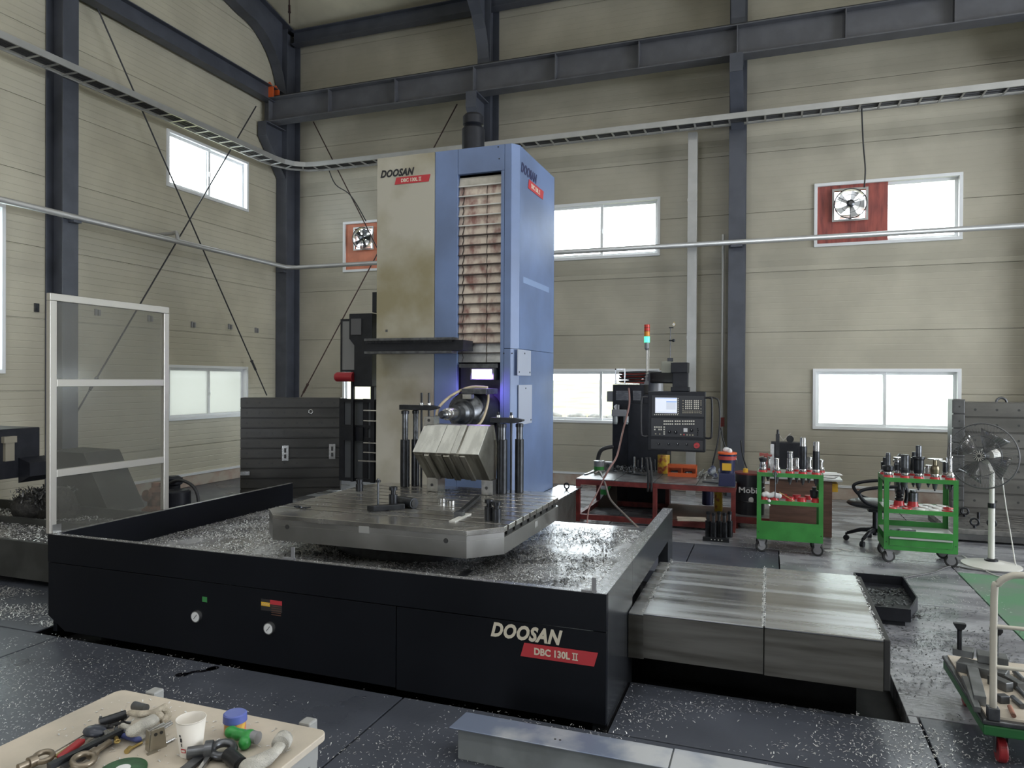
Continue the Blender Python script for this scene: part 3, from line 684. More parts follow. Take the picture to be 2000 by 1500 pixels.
# chips lying in the enclosure and on the floor
def chips(name, label, n, sampler, size, m, seed, lift=.002, parent=None, flat=.35):
    r = np.random.RandomState(seed); P = sampler(r, n); n = len(P); L = size*(.4+r.rand(n)*1.1); wd = L*.28
    a = r.rand(n)*6.283; tl = (r.rand(n)-.5)*flat*2
    d = np.stack([np.cos(a)*np.cos(tl), np.sin(a)*np.cos(tl), np.sin(tl)], 1); s = np.stack([-np.sin(a), np.cos(a), np.zeros(n)], 1)
    bend = np.zeros((n, 3)); bend[:, 2] = L*.25
    z = np.abs(d[:, 2])*L*.5+lift; P = P.copy(); P[:, 2] += z
    A = P-d*L[:, None]*.5; B = P+bend*(r.rand(n)[:, None]); C = P+d*L[:, None]*.5; S = s*wd[:, None]*.5
    V = np.stack([A-S, A+S, B-S, B+S, C-S, C+S], 1).reshape(-1, 3)
    i = np.arange(n)*6; F = np.concatenate([np.stack([i, i+2, i+3, i+1], 1), np.stack([i+2, i+4, i+5, i+3], 1)])
    me = bpy.data.meshes.new(name)
    if parent is not None:
        M = np.array(rootM(parent).inverted()); V = V@M[:3, :3].T+M[:3, 3]
    me.vertices.add(len(V)); me.vertices.foreach_set('co', V.ravel()); me.loops.add(len(F)*4); me.loops.foreach_set('vertex_index', F.ravel().astype(np.int32))
    me.polygons.add(len(F)); me.polygons.foreach_set('loop_start', np.arange(0, len(F)*4, 4, dtype=np.int32)); me.polygons.foreach_set('loop_total', np.full(len(F), 4, dtype=np.int32))
    me.update(); me.validate(); me.materials.append(m); o = bpy.data.objects.new(name, me); COL.objects.link(o); o['kind'] = 'stuff'
    if parent is not None: o.parent = parent
    else: o['label'] = label; o['category'] = 'chips'
    return o
def vnoise(P, f, seed):
    s = seed*1.7
    return (np.sin(P[:, 0]*f+s)+np.sin(P[:, 1]*f*1.3+s*2)+np.sin((P[:, 0]+P[:, 1])*f*.7+s*3)+np.sin((P[:, 0]-1.6*P[:, 1])*f*1.9+s))/4
def rect(x0, x1, y0, y1, z, thr=-9, f=3, seed=1, avoid=()):
    def S(r, n):
        P = np.stack([x0+(x1-x0)*r.rand(n*2), y0+(y1-y0)*r.rand(n*2), np.full(n*2, z)], 1)
        k = vnoise(P, f, seed)+(r.rand(n*2)-.5)*.7 > thr
        for (a, b, c, d) in avoid: k &= ~((P[:, 0] > a) & (P[:, 0] < b) & (P[:, 1] > c) & (P[:, 1] < d))
        return P[k][:n]
    return S
chips('metal_chips', 'bright metal chips spread over the tray floor inside black enclosure', 26000, rect(X0+.05, X1-.1, Y0+.05, 6.6, .515, -.35, 4, 2), .020, CHIP, 1, .001, flat=.2)
chips('metal_chips', 'darker oily chips heaped around the table edge inside the enclosure', 6500, rect(-4.1, -1.2, 4.1, 6.4, .515, .12, 6, 5), .028, CHIPD, 2, .004)
chips('metal_chips', 'scattered bright chips on the dark floor in front of the enclosure', 15000, rect(-6.5, 1.2, 1.3, 3.82, .0, -.05, 2.6, 3), .0105, CHIP, 3)
chips('metal_chips', 'metal chips beside the pit and right of the stainless cover', 3600, rect(.76, 2.0, 4.62, 6.9, .0, .0, 3, 7), .016, STEELD, 4)
chips('metal_chips', 'bright chips sprinkled on the strip before the stainless cover', 1500, rect(-.8, 1.2, 3.82, 4.48, .0, -.1, 3, 3), .013, CHIP, 5)
chips('metal_chips', 'bright chips on the floor under the green tool trolleys', 1400, rect(-.3, 1.9, 6.95, 9.2, .0, .05, 3, 9), .014, CHIP, 6)
chips('metal_chips', 'chips on the floor beside black enclosure by the conveyor', 2200, rect(-6.6, -5.16, 3.9, 4.55, .0, -.3, 3, 9), .018, CHIP, 8)
rims = lambda r, n: np.stack([np.where(r.rand(n) < .5, X1-.04+(r.rand(n)-.5)*.07, X0+(X1-X0)*r.rand(n)), 0*r.rand(n), np.full(n, ZR+.003)], 1)
def rimS(r, n):
    P = np.zeros((n, 3)); P[:, 2] = ZR+.003; h = n//2
    P[:h, 0] = X1-.042+(r.rand(h)-.5)*.075; P[:h, 1] = Y0+r.rand(h)*2.75
    P[h:, 0] = X0+(X1-X0)*r.rand(n-h); P[h:, 1] = Y0+.018+(r.rand(n-h)-.5)*.03
    return P
chips('rim_chips', '', 900, rimS, .008, CHIP, 7, .0005, parent=en)

# ------------------------------------------------------------------ rotary table
tb = thing('machine_table', 'octagonal cast steel machine table with parallel T slots inside the enclosure', 'machine table', (-2.79, 5.48, .515))
tx0, tx1, ty0, ty1, zt0, zt1 = -3.80, -1.78, 4.565, 6.42, .655, .85
OCT = [(-3.61, ty0), (-1.98, ty0), (tx1, 4.78), (tx1, 6.16), (-1.95, ty1), (-3.61, ty1), (tx0, 6.2), (tx0, 4.76)]
OCI = [(-2.79+(x+2.79)*.984, 5.49+(y-5.49)*.984) for x, y in OCT]
def clip(poly, ya, yb):
    for yy, s in ((ya, 1), (yb, -1)):
        out = []
        for i, p in enumerate(poly):
            q = poly[(i+1) % len(poly)]; ip = (p[1]-yy)*s >= 0; iq = (q[1]-yy)*s >= 0
            if ip: out.append(p)
            if ip != iq: t = (yy-p[1])/(q[1]-p[1]); out.append((p[0]+(q[0]-p[0])*t, yy))
        poly = out
    return poly
obj('table_body', MB().prism([(x, y, zt0) for x, y in OCT], (0, 0, .12)), TABM, tb, bevel=.002)
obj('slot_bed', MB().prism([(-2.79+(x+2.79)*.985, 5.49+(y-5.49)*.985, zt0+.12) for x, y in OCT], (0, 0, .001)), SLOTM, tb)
for (pa, pb) in ((OCT[6], OCT[7]), (OCT[7], OCT[0]), (OCT[0], OCT[1]), (OCT[1], OCT[2]), (OCT[4], OCT[5]), (OCT[5], OCT[6])):
    obj('table_skirt', MB().prism([(pa[0], pa[1], .7755), (pb[0], pb[1], .7755), (-2.79+(pb[0]+2.79)*.985, 5.49+(pb[1]-5.49)*.985, .7755), (-2.79+(pa[0]+2.79)*.985, 5.49+(pa[1]-5.49)*.985, .7755)], (0, 0, .037)), TABM, tb)
sl = [4.86+.1675*i for i in range(9)]; ed = [ty0]+sl+[ty1]
for i, (a, b) in enumerate(zip(ed, ed[1:])):
    wa = .0 if i == 0 else 1; wb_ = 0 if i == len(ed)-2 else 1
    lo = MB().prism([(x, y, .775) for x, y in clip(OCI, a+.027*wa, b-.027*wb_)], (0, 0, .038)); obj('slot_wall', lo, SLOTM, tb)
    hi = MB().prism([(x, y, .813) for x, y in clip(OCT, a+.015*wa, b-.015*wb_)], (0, 0, zt1-.813)); obj('table_strip', hi, [TABT], tb, bevel=.0025)
obj('pedestal', MB().lathe((-2.79, 5.5, .515), [(0, .72), (.14, .70)], n=32), STEELB, tb)
for px_, py_ in ((561, 1029), (871, 1056)):
    c = gy(px_, py_, ty0); obj('lifting_hole', MB().lathe((c.x, ty0-.003, c.z), [(0, .018), (.004, .018)], (0, 1, 0), 16), SLOTM, tb)
a = gy(701, 1027, ty0); b = gy(721, 1042, ty0); obj('rating_plate', MB().box(a.x, b.x, ty0-.002, ty0, b.z, a.z), mat('dull_plate', (.30, .30, .29), .5), tb)
c = gx(1047, 1020, tx1); obj('rating_plate', MB().box(tx1, tx1+.002, c.y-.035, c.y+.035, c.z-.04, c.z+.01), mat('dull_plate', (.30, .30, .29), .5), tb)

# workpiece on blocks
wk = thing('workpiece', 'faceted silver steel workpiece clamped on table below the spindle', 'workpiece', (-2.7, 6.03, .9))
CS = [(5.76, 1.245), (6.0, 1.48), (6.14, 1.485), (6.24, 1.25), (6.20, .985), (6.04, .985)]
obj('block_body', MB().prism([(-3.03, y, z) for y, z in CS], (.64, 0, 0)), WORK2, wk, bevel=.004)
# machined upper face plates and ribs of the lower face: real steps
up0 = Vector((0, 5.76, 1.245)); up1 = Vector((0, 6.0, 1.48)); lw1 = Vector((0, 6.04, .985))
def facestrip(name, xa, xb, p, q, t, m, tp=0.0, tq=1.0):
    P = p.lerp(q, tp); Q = p.lerp(q, tq); d = (q-p).normalized(); n = Vector((0, d.z, -d.y)); n = -n if n.y > 0 else n
    mb = MB().prism([(xa, P.y, P.z), (xb, P.y, P.z), (xb, Q.y, Q.z), (xa, Q.y, Q.z)], n*t); return obj(name, mb, m, wk, bevel=.0015)
facestrip('milled_face', -3.03, -2.80, up0, up1, .006, WORK); facestrip('milled_face', -2.795, -2.66, up0, up1, .004, WORK); facestrip('milled_face', -2.655, -2.60, up0, up1, .010, WORK); facestrip('milled_face', -2.58, -2.39, up0, up1, .007, WORK)
for xa, xb, t in ((-3.02, -2.93, .012), (-2.92, -2.87, .02), (-2.82, -2.75, .012), (-2.73, -2.67, .024), (-2.63, -2.58, .012), (-2.57, -2.52, .02)):
    facestrip('rib', xa, xb, up0, lw1, t, WORK2, .04, .98)
obj('cover_bracket', MB().box(-3.03, -2.93, 5.98, 6.1, 1.485, 1.555).box(-3.03, -3.0, 5.98, 6.1, 1.46, 1.485), STEEL, wk)
obj('bracket_hole', MB().lathe((-2.98, 5.977, 1.522), [(0, .014), (.004, .014)], (0, 1, 0), 14), SLOTM, wk)
for x in (-2.97, -2.42):
    pb = thing('parallel_block', 'ground steel support block with hole under the %s of the faceted workpiece' % ('tool side end' if x < -2.7 else 'post side end'), 'block', (x, 6.05, .85))
    obj('block', MB().box(x-.055, x+.055, 6.04, 6.20, .85, .985), STEEL, pb, bevel=.003)
    obj('bore', MB().lathe((x-.005, 6.038, .915), [(0, .014), (.004, .014)], (0, 1, 0), 14), SLOTM, pb)
chips('metal_chips', 'dark chip heap on table under the faceted workpiece', 900, rect(-2.9, -2.3, 5.85, 6.35, .85, -9), .014, CHIPD, 11)
# support jacks and clamps
def jack(name, label, x, y, h1, r1, h2, r2, cat='jack', z0=.85, m=STEELB):
    t = thing(name, label, cat, (x, y, z0))
    obj('sleeve', MB().lathe((x, y, z0), [(0, r1), (.004, r1*1.04), (h1-.004, r1*1.04), (h1, r1)], n=20), m, t)
    obj('screw', MB().lathe((x, y, z0+h1), [(0, r2), (h2, r2)], n=16), STEELD, t)
    obj('head', MB().lathe((x, y, z0+h1+h2), [(0, r2*1.35), (.03, r2*1.35), (.035, r2)], n=6), m, t)
    return t
jack('tall_jack', 'tall black jack standing nearest the column side of the workpiece', gz(791, 950, .85).x+.0, 6.24, .46, .044, .252, .03)
jack('tall_jack', 'shorter spindled jack behind the tall black jack at tool side', -3.30, 6.33, .46, .038, .252, .026)
jack('tall_jack', 'stout black post jack at the far end of the workpiece', -2.325, 6.18, .50, .045, .112, .032)
jack('tall_jack', 'stout black post jack furthest from camera beside the blue column', -2.20, 6.30, .50, .040, .112, .03)
for i, (xa, xb, yc, zb, lb) in enumerate(((-3.45, -3.03, 6.30, 1.60, 'long black clamp bar across the two tall jacks'), (-2.46, -2.14, 6.24, 1.50, 'short black clamp bar over the post jacks'))):
    t = thing('clamp_bar', lb, 'clamp', ((xa+xb)/2, yc, zb))
    obj('bar', MB().prism([(xa, yc-.035, zb), (xb-.08, yc-.035, zb), (xb, yc-.035, zb+.02), (xb, yc-.035, zb+.035), (xb-.08, yc-.035, zb+.05), (xa, yc-.035, zb+.05)], (0, .07, 0)), STEELB, t, bevel=.004)
    for k, xs in enumerate((xa+.23, xa+.31) if i == 0 else (xa+.07, xa+.2)):
        obj('stud', MB().cyl((xs, yc, .85), (xs, yc+.0, zb+(.17 if i == 0 else .10)), .011, n=10), STEELB, t)
        obj('nut', MB().lathe((xs, yc, zb+.05), [(0, .022), (.022, .022)], n=6), STEEL, t)
# loose things on the table
def can(name, label, px_, py_, prof, m=STEELB, cat='jack', z=.85, n=20):
    c = gz(px_, py_, z); t = thing(name, label, cat, c)
    for nm, pr in prof: obj(nm, MB().lathe((c.x, c.y, z), pr, n=n), m, t)
    return t
can('small_jack', 'small grey screw jack alone at the far side edge of the table', 702, 959, [('body', [(0, .034), (.07, .034)]), ('collar', [(.07, .028), (.085, .028)]), ('cap', [(.085, .033), (.11, .033), (.115, .026)])])
can('screw_jack', 'dark screw jack standing upright beside the clamp strap', 768, 993, [('body', [(0, .036), (.115, .036)]), ('screw', [(.115, .02), (.15, .02)]), ('cap', [(.15, .034), (.175, .034), (.18, .024)])])
can('screw_jack', 'dark screw jack at table corner on the side of the thin bar', 955, 1016, [('body', [(0, .034), (.10, .034)]), ('screw', [(.10, .02), (.13, .02)]), ('cap', [(.13, .034), (.155, .034)])])
can('screw_jack', 'dark screw jack at table corner closest to the rim', 970, 1018, [('body', [(0, .035), (.095, .035)]), ('screw', [(.095, .02), (.12, .02)]), ('cap', [(.12, .036), (.145, .036)])])
can('steel_ring', 'small bright steel spacer ring on table, the farther one', 863, 981, [('ring', [(0, .033), (.035, .033)])], STEEL, 'spacer')
can('steel_ring', 'small bright steel spacer ring on table, the nearer one', 881, 986, [('ring', [(0, .034), (.038, .034)])], STEEL, 'spacer')
c = gz(795, 992, .85); t = thing('jack_sleeve', 'dark hollow jack sleeve lying on its side on the table', 'sleeve', c)
a = Vector((c.x-.09, c.y+.06, .893)); b = Vector((c.x+.07, c.y-.01, .893))
obj('tube', MB().cyl(a, b, .043, n=24), STEELB, t); obj('bore', MB().cyl(b-Vector((.002, 0, 0)), b+(b-a).normalized()*.002, .03, n=20), SLOTM, t)
obj('neck', MB().cyl(a-(b-a).normalized()*.04, a, .032, n=16), STEELB, t)
c = gz(742, 994, .85); t = thing('strap_clamp', 'black forged strap clamp with upright stud lying on table', 'clamp', c)
obj('strap', MB().prism([(c.x-.05, c.y-.12, .85), (c.x+.02, c.y-.13, .85), (c.x+.2, c.y+.05, .85), (c.x+.17, c.y+.1, .85)], (0, 0, .045)), STEELB, t, bevel=.006)
obj('stud', MB().cyl((c.x, c.y-.03, .85), (c.x, c.y-.03, 1.10), .010, n=10), STEELD, t); obj('nut', MB().lathe((c.x, c.y-.03, 1.07), [(0, .022), (.018, .022)], n=6), STEELB, t)
a = gz(885, 1005, .862); b = gz(935, 975, .862); t = thing('tool_bar', 'dark bar in a small vee block lying near the table corner', 'bar', a)
obj('bar', MB().bar(a+Vector((.06, 0, .02)), b+Vector((0, 0, .02)), .035, .028), STEELB, t, bevel=.002)
obj('vee_block', MB().bar(a+Vector((.02, 0, .008)), a+Vector((.09, 0, .008)), .06, .04), STEELD, t, bevel=.003)
a = gz(883, 1019, .853); b = gz(915, 1004, .853); solo('ground_parallel', MB().bar(a, b, .05, .012), WHITEP, 'flat pale ground parallel lying on the table near the front edge', 'parallel', bevel=.001)
a = gz(885, 1030, .852); b = gz(935, 1028, .852); solo('feeler_strip', MB().bar(a, b, .03, .004), STEEL, 'thin shiny strip lying at front edge of table', 'strip')
c = gz(585, 992, .85); k = MB()
for j in range(5): k.bar(c+Vector((j*.03-.06, random.uniform(-.02, .02), .006)), c+Vector((j*.03-.02, random.uniform(-.03, .03), .012)), .012, .01)
solo('loose_bolts', k, STEELB, 'little heap of dark bolts at the far corner of the table', 'bolts')['kind'] = 'stuff'
c = gz(690, 1080, .52); solo('rag', MB().ball(c+Vector((0, 0, .02)), .03, 8, 6, (1, .8, .6)), YELLOW, 'small yellow scrap lying among chips below the table', 'scrap')
# thin hanging wire at right of table, low stainless slide cover behind
xc0, xc1, yc0, yc1 = -7.6, -1.72, 7.02, 9.3
xc0, xc1 = -6.3, -4.52
sc_ = thing('slide_cover', 'low stainless slide cover running under the foot of the tall blue machine', 'cover', ((xc0+xc1)/2, 8.1, 0))
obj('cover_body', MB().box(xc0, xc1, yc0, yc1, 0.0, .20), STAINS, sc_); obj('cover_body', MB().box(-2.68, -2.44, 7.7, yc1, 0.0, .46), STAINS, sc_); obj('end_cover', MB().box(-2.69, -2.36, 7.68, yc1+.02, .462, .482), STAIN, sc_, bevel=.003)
for i in range(3):
    xa = xc0+i*(xc1-xc0)/3; obj('cover_segment', MB().box(xa, xa+(xc1-xc0)/3-.006, yc0-.02, yc1+.02, .202+.004*(i % 2), .218+.004*(i % 2)), STAIN, sc_, bevel=.003)
eb = gz(1096, 948, .50); t = thing('eye_bolt', 'dark lifting eye bolt on the slide cover beside the red bench', 'eye bolt', (-2.46, 8.9, .483))
obj('ring', MB().torus((-2.46, 8.9, .54), .035, .009, (.3, 1, 0), 20, 8), STEELB, t); obj('shank', MB().cyl((-2.46, 8.9, .483), (-2.46, 8.9, .512), .016, n=10), STEELB, t)

# ------------------------------------------------------------------ tall column
cl = thing('machine_column', 'tall blue and beige machine column with shuttered front', 'machine', (-3.6, 8.3, 0))
cX0, cX1, cY0, cY1, cZ0, cZ1 = -4.50, -2.70, 7.60, 9.20, .482, 4.575
rx0, rx1, rz0, rz1 = -3.43, -2.89, 1.30, 4.28
obj('column_foot', MB().box(-4.48, -2.72, 7.62, 9.15, 0, .48), BLACKS, cl)
obj('beige_panel', MB().box(cX0, -3.725, cY0, cY0+.06, cZ0, cZ1), BEIGE, cl, bevel=.006)
obj('beige_side_panel', MB().box(cX0, cX0+.05, cY0+.06, cY1, cZ0, cZ1), BEIGE, cl, bevel=.006)
seam = 2.255
obj('blue_front_panel', MB().box(-3.72, rx0, cY0, cY0+.06, cZ0, cZ1), BLUE, cl, bevel=.004)
obj('blue_front_panel', MB().box(rx0+.003, rx1+.04, cY0, cY0+.06, rz1, cZ1), BLUE, cl, bevel=.004)
obj('blue_front_panel', MB().box(rx1+.043, cX1-.07, cY0, cY0+.06, seam+.004, cZ1), BLUE, cl, bevel=.004)
obj('blue_jamb', MB().box(rx1, rx1+.04, cY0, cY0+.2, 1.0, rz1-.003), BLUE, cl)
obj('blue_front_panel', MB().box(rx1+.043, cX1-.07, cY0, cY0+.06, cZ0, seam), BLUE, cl, bevel=.004)
obj('blue_front_panel', MB().box(rx0+.003, rx1-.003, cY0, cY0+.06, cZ0, 1.0), BLUE, cl, bevel=.004)
for za, zb in ((cZ0, seam), (seam+.004, cZ1)):
    obj('corner_strip', MB().prism([(cX1-.068, cY0+.002, za), (cX1, cY0+.10, za), (cX1, cY0+.13, za), (cX1-.05, cY0+.13, za), (cX1-.068, cY0+.06, za)], (0, 0, zb-za)), BLUE, cl)
    obj('blue_side_panel', MB().box(cX1-.05, cX1, cY0+.132, cY1-.12, za, zb), BLUE, cl, bevel=.003)
    obj('rear_strip', MB().prism([(cX1, cY1-.118, za), (cX1-.10, cY1, za), (cX1-.12, cY1, za), (cX1-.05, cY1-.118, za)], (0, 0, zb-za)), BLUE, cl)
obj('top_panel', MB().box(cX0+.01, cX1-.06, cY0+.06, cY1-.1, cZ1-.05, cZ1-.005), BLUE, cl)
obj('rear_panel', MB().box(cX0+.05, cX1-.12, cY1-.05, cY1, cZ0, cZ1-.05), BLUE, cl)
obj('column_core', MB().box(rx0-.2, rx1+.12, cY0+.45, cY1-.1, cZ0, cZ1-.1), BLACKS, cl)
obj('recess_side', MB().box(rx0-.02, rx0, cY0+.06, cY0+.42, 1.0, rz1), BLACKS, cl)
# vertical slat cover : 19 slats stepping down, ledges between
z = rz1-.03; n = 19; stp = (rz1-.03-2.09)/n; cm = [SLATC, mat('slat_beige', (.44, .41, .35), .45, .1, noise=.2, nscale=6)]
for i in range(n):
    m = cm[1] if i < 1 else (SLATC if i >= n-2 else SLAT)
    zt_ = rz1-.03-i*stp
    obj('cover_slat', MB().prism([(rx0+.004, cY0+.05, zt_), (rx0+.004, cY0+.065, zt_), (rx0+.004, cY0+.058, zt_-stp+.012), (rx0+.004, cY0+.034, zt_-stp+.012)], (rx1-rx0-.008, 0, 0)), m, cl)
    if i < n-1: obj('slat_lip', MB().box(rx0+.004, rx1-.004, cY0+.015, cY0+.05, zt_-stp, zt_-stp+.012), WHITEP if i < 5 else SLATE, cl)
    if i > 0: obj('fold_wire', MB().tube([(rx0+.05+.01*(i % 3), cY0+.042, zt_-.002), (rx0+.065, cY0+.034, zt_-stp*.4), (rx0+.055, cY0+.02, zt_-stp+.014)], .006 if i < 14 else .003, 5), SLATE, cl)
    if i > 0: obj('fold_wire', MB().tube([(rx0+.36, cY0+.040, zt_-.002), (rx0+.355, cY0+.03, zt_-stp*.5), (rx0+.36, cY0+.017, zt_-stp+.014)], .004, 5), SLATE, cl)
# stained sticker marks and bolts on the panels
for x, y in ((755, 647), (748, 640)):
    pass
for px_, py_ in ((1000, 690), (984, 690), (973, 287), (975, 310)):
    c = gy(px_, py_, cY0); obj('screw_head', MB().lathe((c.x, cY0-.003, c.z), [(0, .008), (.004, .009)], (0, 1, 0), 10), STEELB, cl)
c = gy(755, 646, cY0); obj('inspection_sticker', MB().box(c.x-.015, c.x+.015, cY0-.0015, cY0, c.z-.015, c.z+.015), STEELD, cl)
for (xa, ya, xb, yb, lb) in ((1010, 682, 1035, 734, 'pale small cover plate'), (1012, 752, 1037, 826, 'pale lower cover plate with curled edge')):
    a = gx(xa, ya, cX1); b = gx(xb, yb, cX1)
    pm = mat('pale_blue_plate', (.42, .46, .56), .4); p_ = obj('cover_plate', MB().box(cX1, cX1+.012, a.y, b.y, gx(xb, yb, cX1).z, a.z), pm, cl, lb, bevel=.002)
    for yy, zz in ((a.y+.04, b.z+.04), (b.y-.04, b.z+.04), ((a.y+b.y)/2, a.z-.04)):
        obj('plate_screw', MB().lathe((cX1+.012, yy, zz), [(0, .011), (.004, .009)], (1, 0, 0), 10), STEELB, p_)
a = gx(1022, 540, cX1); b = gx(1072, 572, cX1); obj('blank_sticker', MB().box(cX1, cX1+.001, a.y, b.y, b.z, a.z), mat('pale_sticker', (.24, .33, .53), .5), cl)
nameplate(cl, (-4.45, cY0-.001, 4.235), (1, 0, 0), (0, 0, 1), .67, .20, LABK)
nameplate(cl, (cX1+.002, 7.73, 4.16), (0, 1, 0), (0, 0, 1), .86, .26, LABN)
# spindle saddle and head
obj('saddle_plate', MB().box(rx0+.004, rx1-.004, cY0+.10, cY0+.16, 1.001, 2.09), mat('violet_dark_plate', (.02, .018, .05), .4), cl)  # dark violet back plate of the recess
obj('saddle_frame', MB().box(rx0+.03, rx1-.03, cY0-.0, cY0+.02, 2.04, 2.085), STEELD, cl)
lh = thing('work_lamp', 'glowing violet white work lamp above the spindle', 'lamp', (-3.085, 7.56, 1.92))
obj('lamp_body', MB().box(-3.23, -2.94, 7.53, 7.69, 1.90, 2.035), STEELD, lh, bevel=.004)
obj('lamp_glass', MB().box(-3.205, -2.965, 7.522, 7.529, 1.915, 2.02), mat('lamp_face', (.8, .75, 1), .4, emit=(.62, .50, 1.0), estr=9), lh)
l = bpy.data.lights.new('lamp_light', 'AREA'); l.shape = 'RECTANGLE'; l.size = .22; l.size_y = .1; l.energy = 14; l.color = (.40, .22, 1)
lo = bpy.data.objects.new('lamp_light', l); COL.objects.link(lo); lo.parent = lh; lo.location = (0, -.05, .045); lo.rotation_euler = (math.radians(50), 0, 0)
SX, SZ = -3.12, 1.545
spd = thing('spindle_head', 'round steel spindle head reaching out of the column over the workpiece', 'spindle', (SX, 7.5, SZ))
obj('quill_housing', MB().lathe((SX, 7.69, SZ), [(0, .215), (.41, .215), (.49, .19)], (0, -1, 0), 32), BLACKS, spd)
obj('flange_ring', MB().lathe((SX, 7.19, SZ), [(0, .21), (.03, .215), (.06, .20), (.10, .175), (.14, .15)], (0, -1, 0), 32), STEELD, spd)
bo = MB()
for k in range(12):
    a = k*math.pi/6; bo.lathe((SX+.188*math.cos(a), 7.135, SZ+.188*math.sin(a)), [(0, .012), (.014, .012)], (0, -1, 0), 8)
obj('flange_bolts', bo, STEELB, spd, kind='stuff')
obj('nose_cone', MB().lathe((SX, 7.05, SZ), [(0, .13), (.06, .115), (.10, .09), (.20, .085)], (0, -1, 0), 28), STEELD, spd)
obj('boring_spindle', MB().lathe((SX, 6.85, SZ), [(0, .066), (.14, .064), (.145, .058)], (0, -1, 0), 24), STEEL, spd)
obj('tool_holder', MB().lathe((SX, 6.71, SZ), [(0, .05), (.02, .062), (.04, .062), (.05, .045), (.10, .04), (.12, .03)], (0, -1, 0), 24), STEEL, spd)
obj('cutter', MB().lathe((SX, 6.59, SZ), [(0, .034), (.03, .042), (.06, .03)], (0, -1, 0), 12), STEELD, spd)
obj('top_bracket', MB().box(SX-.05, SX+.24, 7.15, 7.5, SZ+.20, SZ+.26), STEELD, spd, bevel=.006)
obj('coolant_hose', MB().tube(smooth_path([(SX+.2, 7.3, SZ+.27), (SX, 7.25, SZ+.27), (SX-.14, 7.08, SZ+.18), (SX-.2, 6.9, SZ+.06), (SX-.17, 6.78, SZ-.03)], 6), .016, 8), mat('hose_beige', (.45, .38, .27), .5), spd)
obj('coolant_hose', MB().tube(smooth_path([(SX+.2, 7.3, SZ+.25), (SX+.24, 7.2, SZ+.1), (SX+.22, 7.05, SZ-.1), (SX+.1, 6.98, SZ-.17)], 6), .014, 8), mat('hose_beige', (.45, .38, .27), .5), spd)
obj('hose_clip', MB().box(SX+.02, SX+.12, 7.02, 7.10, SZ+.15, SZ+.20), STEEL, spd)
# motor on top
mt = thing('column_motor', 'black cylindrical motor standing on top of the tall machine column', 'motor', (-3.62, 8.5, 4.57))
obj('motor_body', MB().lathe((-3.62, 8.5, 4.57), [(0, .16), (.08, .16), (.1, .145), (.55, .145), (.58, .12)], n=24), BLACKS, mt)
obj('motor_cap', MB().lathe((-3.62, 8.5, 5.15), [(0, .10), (.03, .135), (.13, .135), (.16, .11)], n=24), BLACKS, mt)
# dark tool rail across the front
tr_ = thing('tool_change_rail', 'dark horizontal rail with toothed edge across the front of the column', 'rail', (-3.88, 7.3, 2.2))
obj('upper_rail', MB().box(-4.46, -3.32, 7.26, 7.40, 2.345, 2.375), STEELD, tr_, bevel=.003)
obj('rail_body', MB().box(-4.45, -3.22, 7.30, 7.58, 2.23, 2.345), BLACKS, tr_)
obj('lower_rail', MB().box(-4.46, -3.34, 7.26, 7.40, 2.195, 2.225), STEELD, tr_, bevel=.003)
tt = MB(); 
for k in range(70): tt.box(-4.44+k*.0158, -4.432+k*.0158, 7.255, 7.262, 2.32, 2.345)
obj('teeth', tt, STEELB, tr_, kind='stuff')
# tool changer beside the column
at = thing('tool_changer', 'tall black tool changer unit standing beside the beige side of the column', 'tool changer', (-5.0, 8.5, .482))
obj('changer_body', MB().prism([(-5.38, 8.4, 1.80), (-5.04, 8.4, 1.80), (-5.04, 8.4, 2.79), (-5.40, 8.4, 2.79), (-5.40, 8.4, 2.45), (-5.32, 8.4, 2.36), (-5.32, 8.4, 1.80)][1:], (0, .6, 0)), BLACKS, at, bevel=.01)
obj('changer_door', MB().box(-5.36, -5.20, 8.385, 8.4, 2.50, 2.72), mat('smoked_cover', (.10, .10, .11), .3), at, bevel=.003)
obj('upper_box', MB().box(-5.16, -4.75, 8.6, 9.0, 2.82, 3.10), BLACKS, at, bevel=.005)
fr_ = MB().box(-5.60, -5.38, 8.5, 8.52, 2.70, 2.73).box(-5.60, -5.38, 8.5, 8.52, 2.0, 2.03).box(-5.60, -5.575, 8.5, 8.52, 2.03, 2.70)
obj('guard_frame', fr_, BLACKS, at); obj('guard_mesh', MB().box(-5.575, -5.38, 8.508, 8.512, 2.03, 2.70), mat('grey_mesh', (.20, .20, .20), .6), at)
obj('stand_post', MB().box(-5.43, -5.39, 8.5, 8.54, .49, 2.0), BLACKS, at); obj('stand_post', MB().box(-5.12, -5.06, 8.5, 8.56, .49, 1.80), BLACKS, at)
obj('red_motor', MB().lathe((-5.60, 8.4, 1.93), [(0, .055), (.02, .065), (.28, .065)], (1, 0, 0), 20), mat('red_motor_paint', (.35, .02, .03), .4), at)
obj('red_motor_end', MB().lathe((-5.605, 8.4, 1.93), [(0, .05), (.006, .05)], (1, 0, 0), 20), REDP, at)
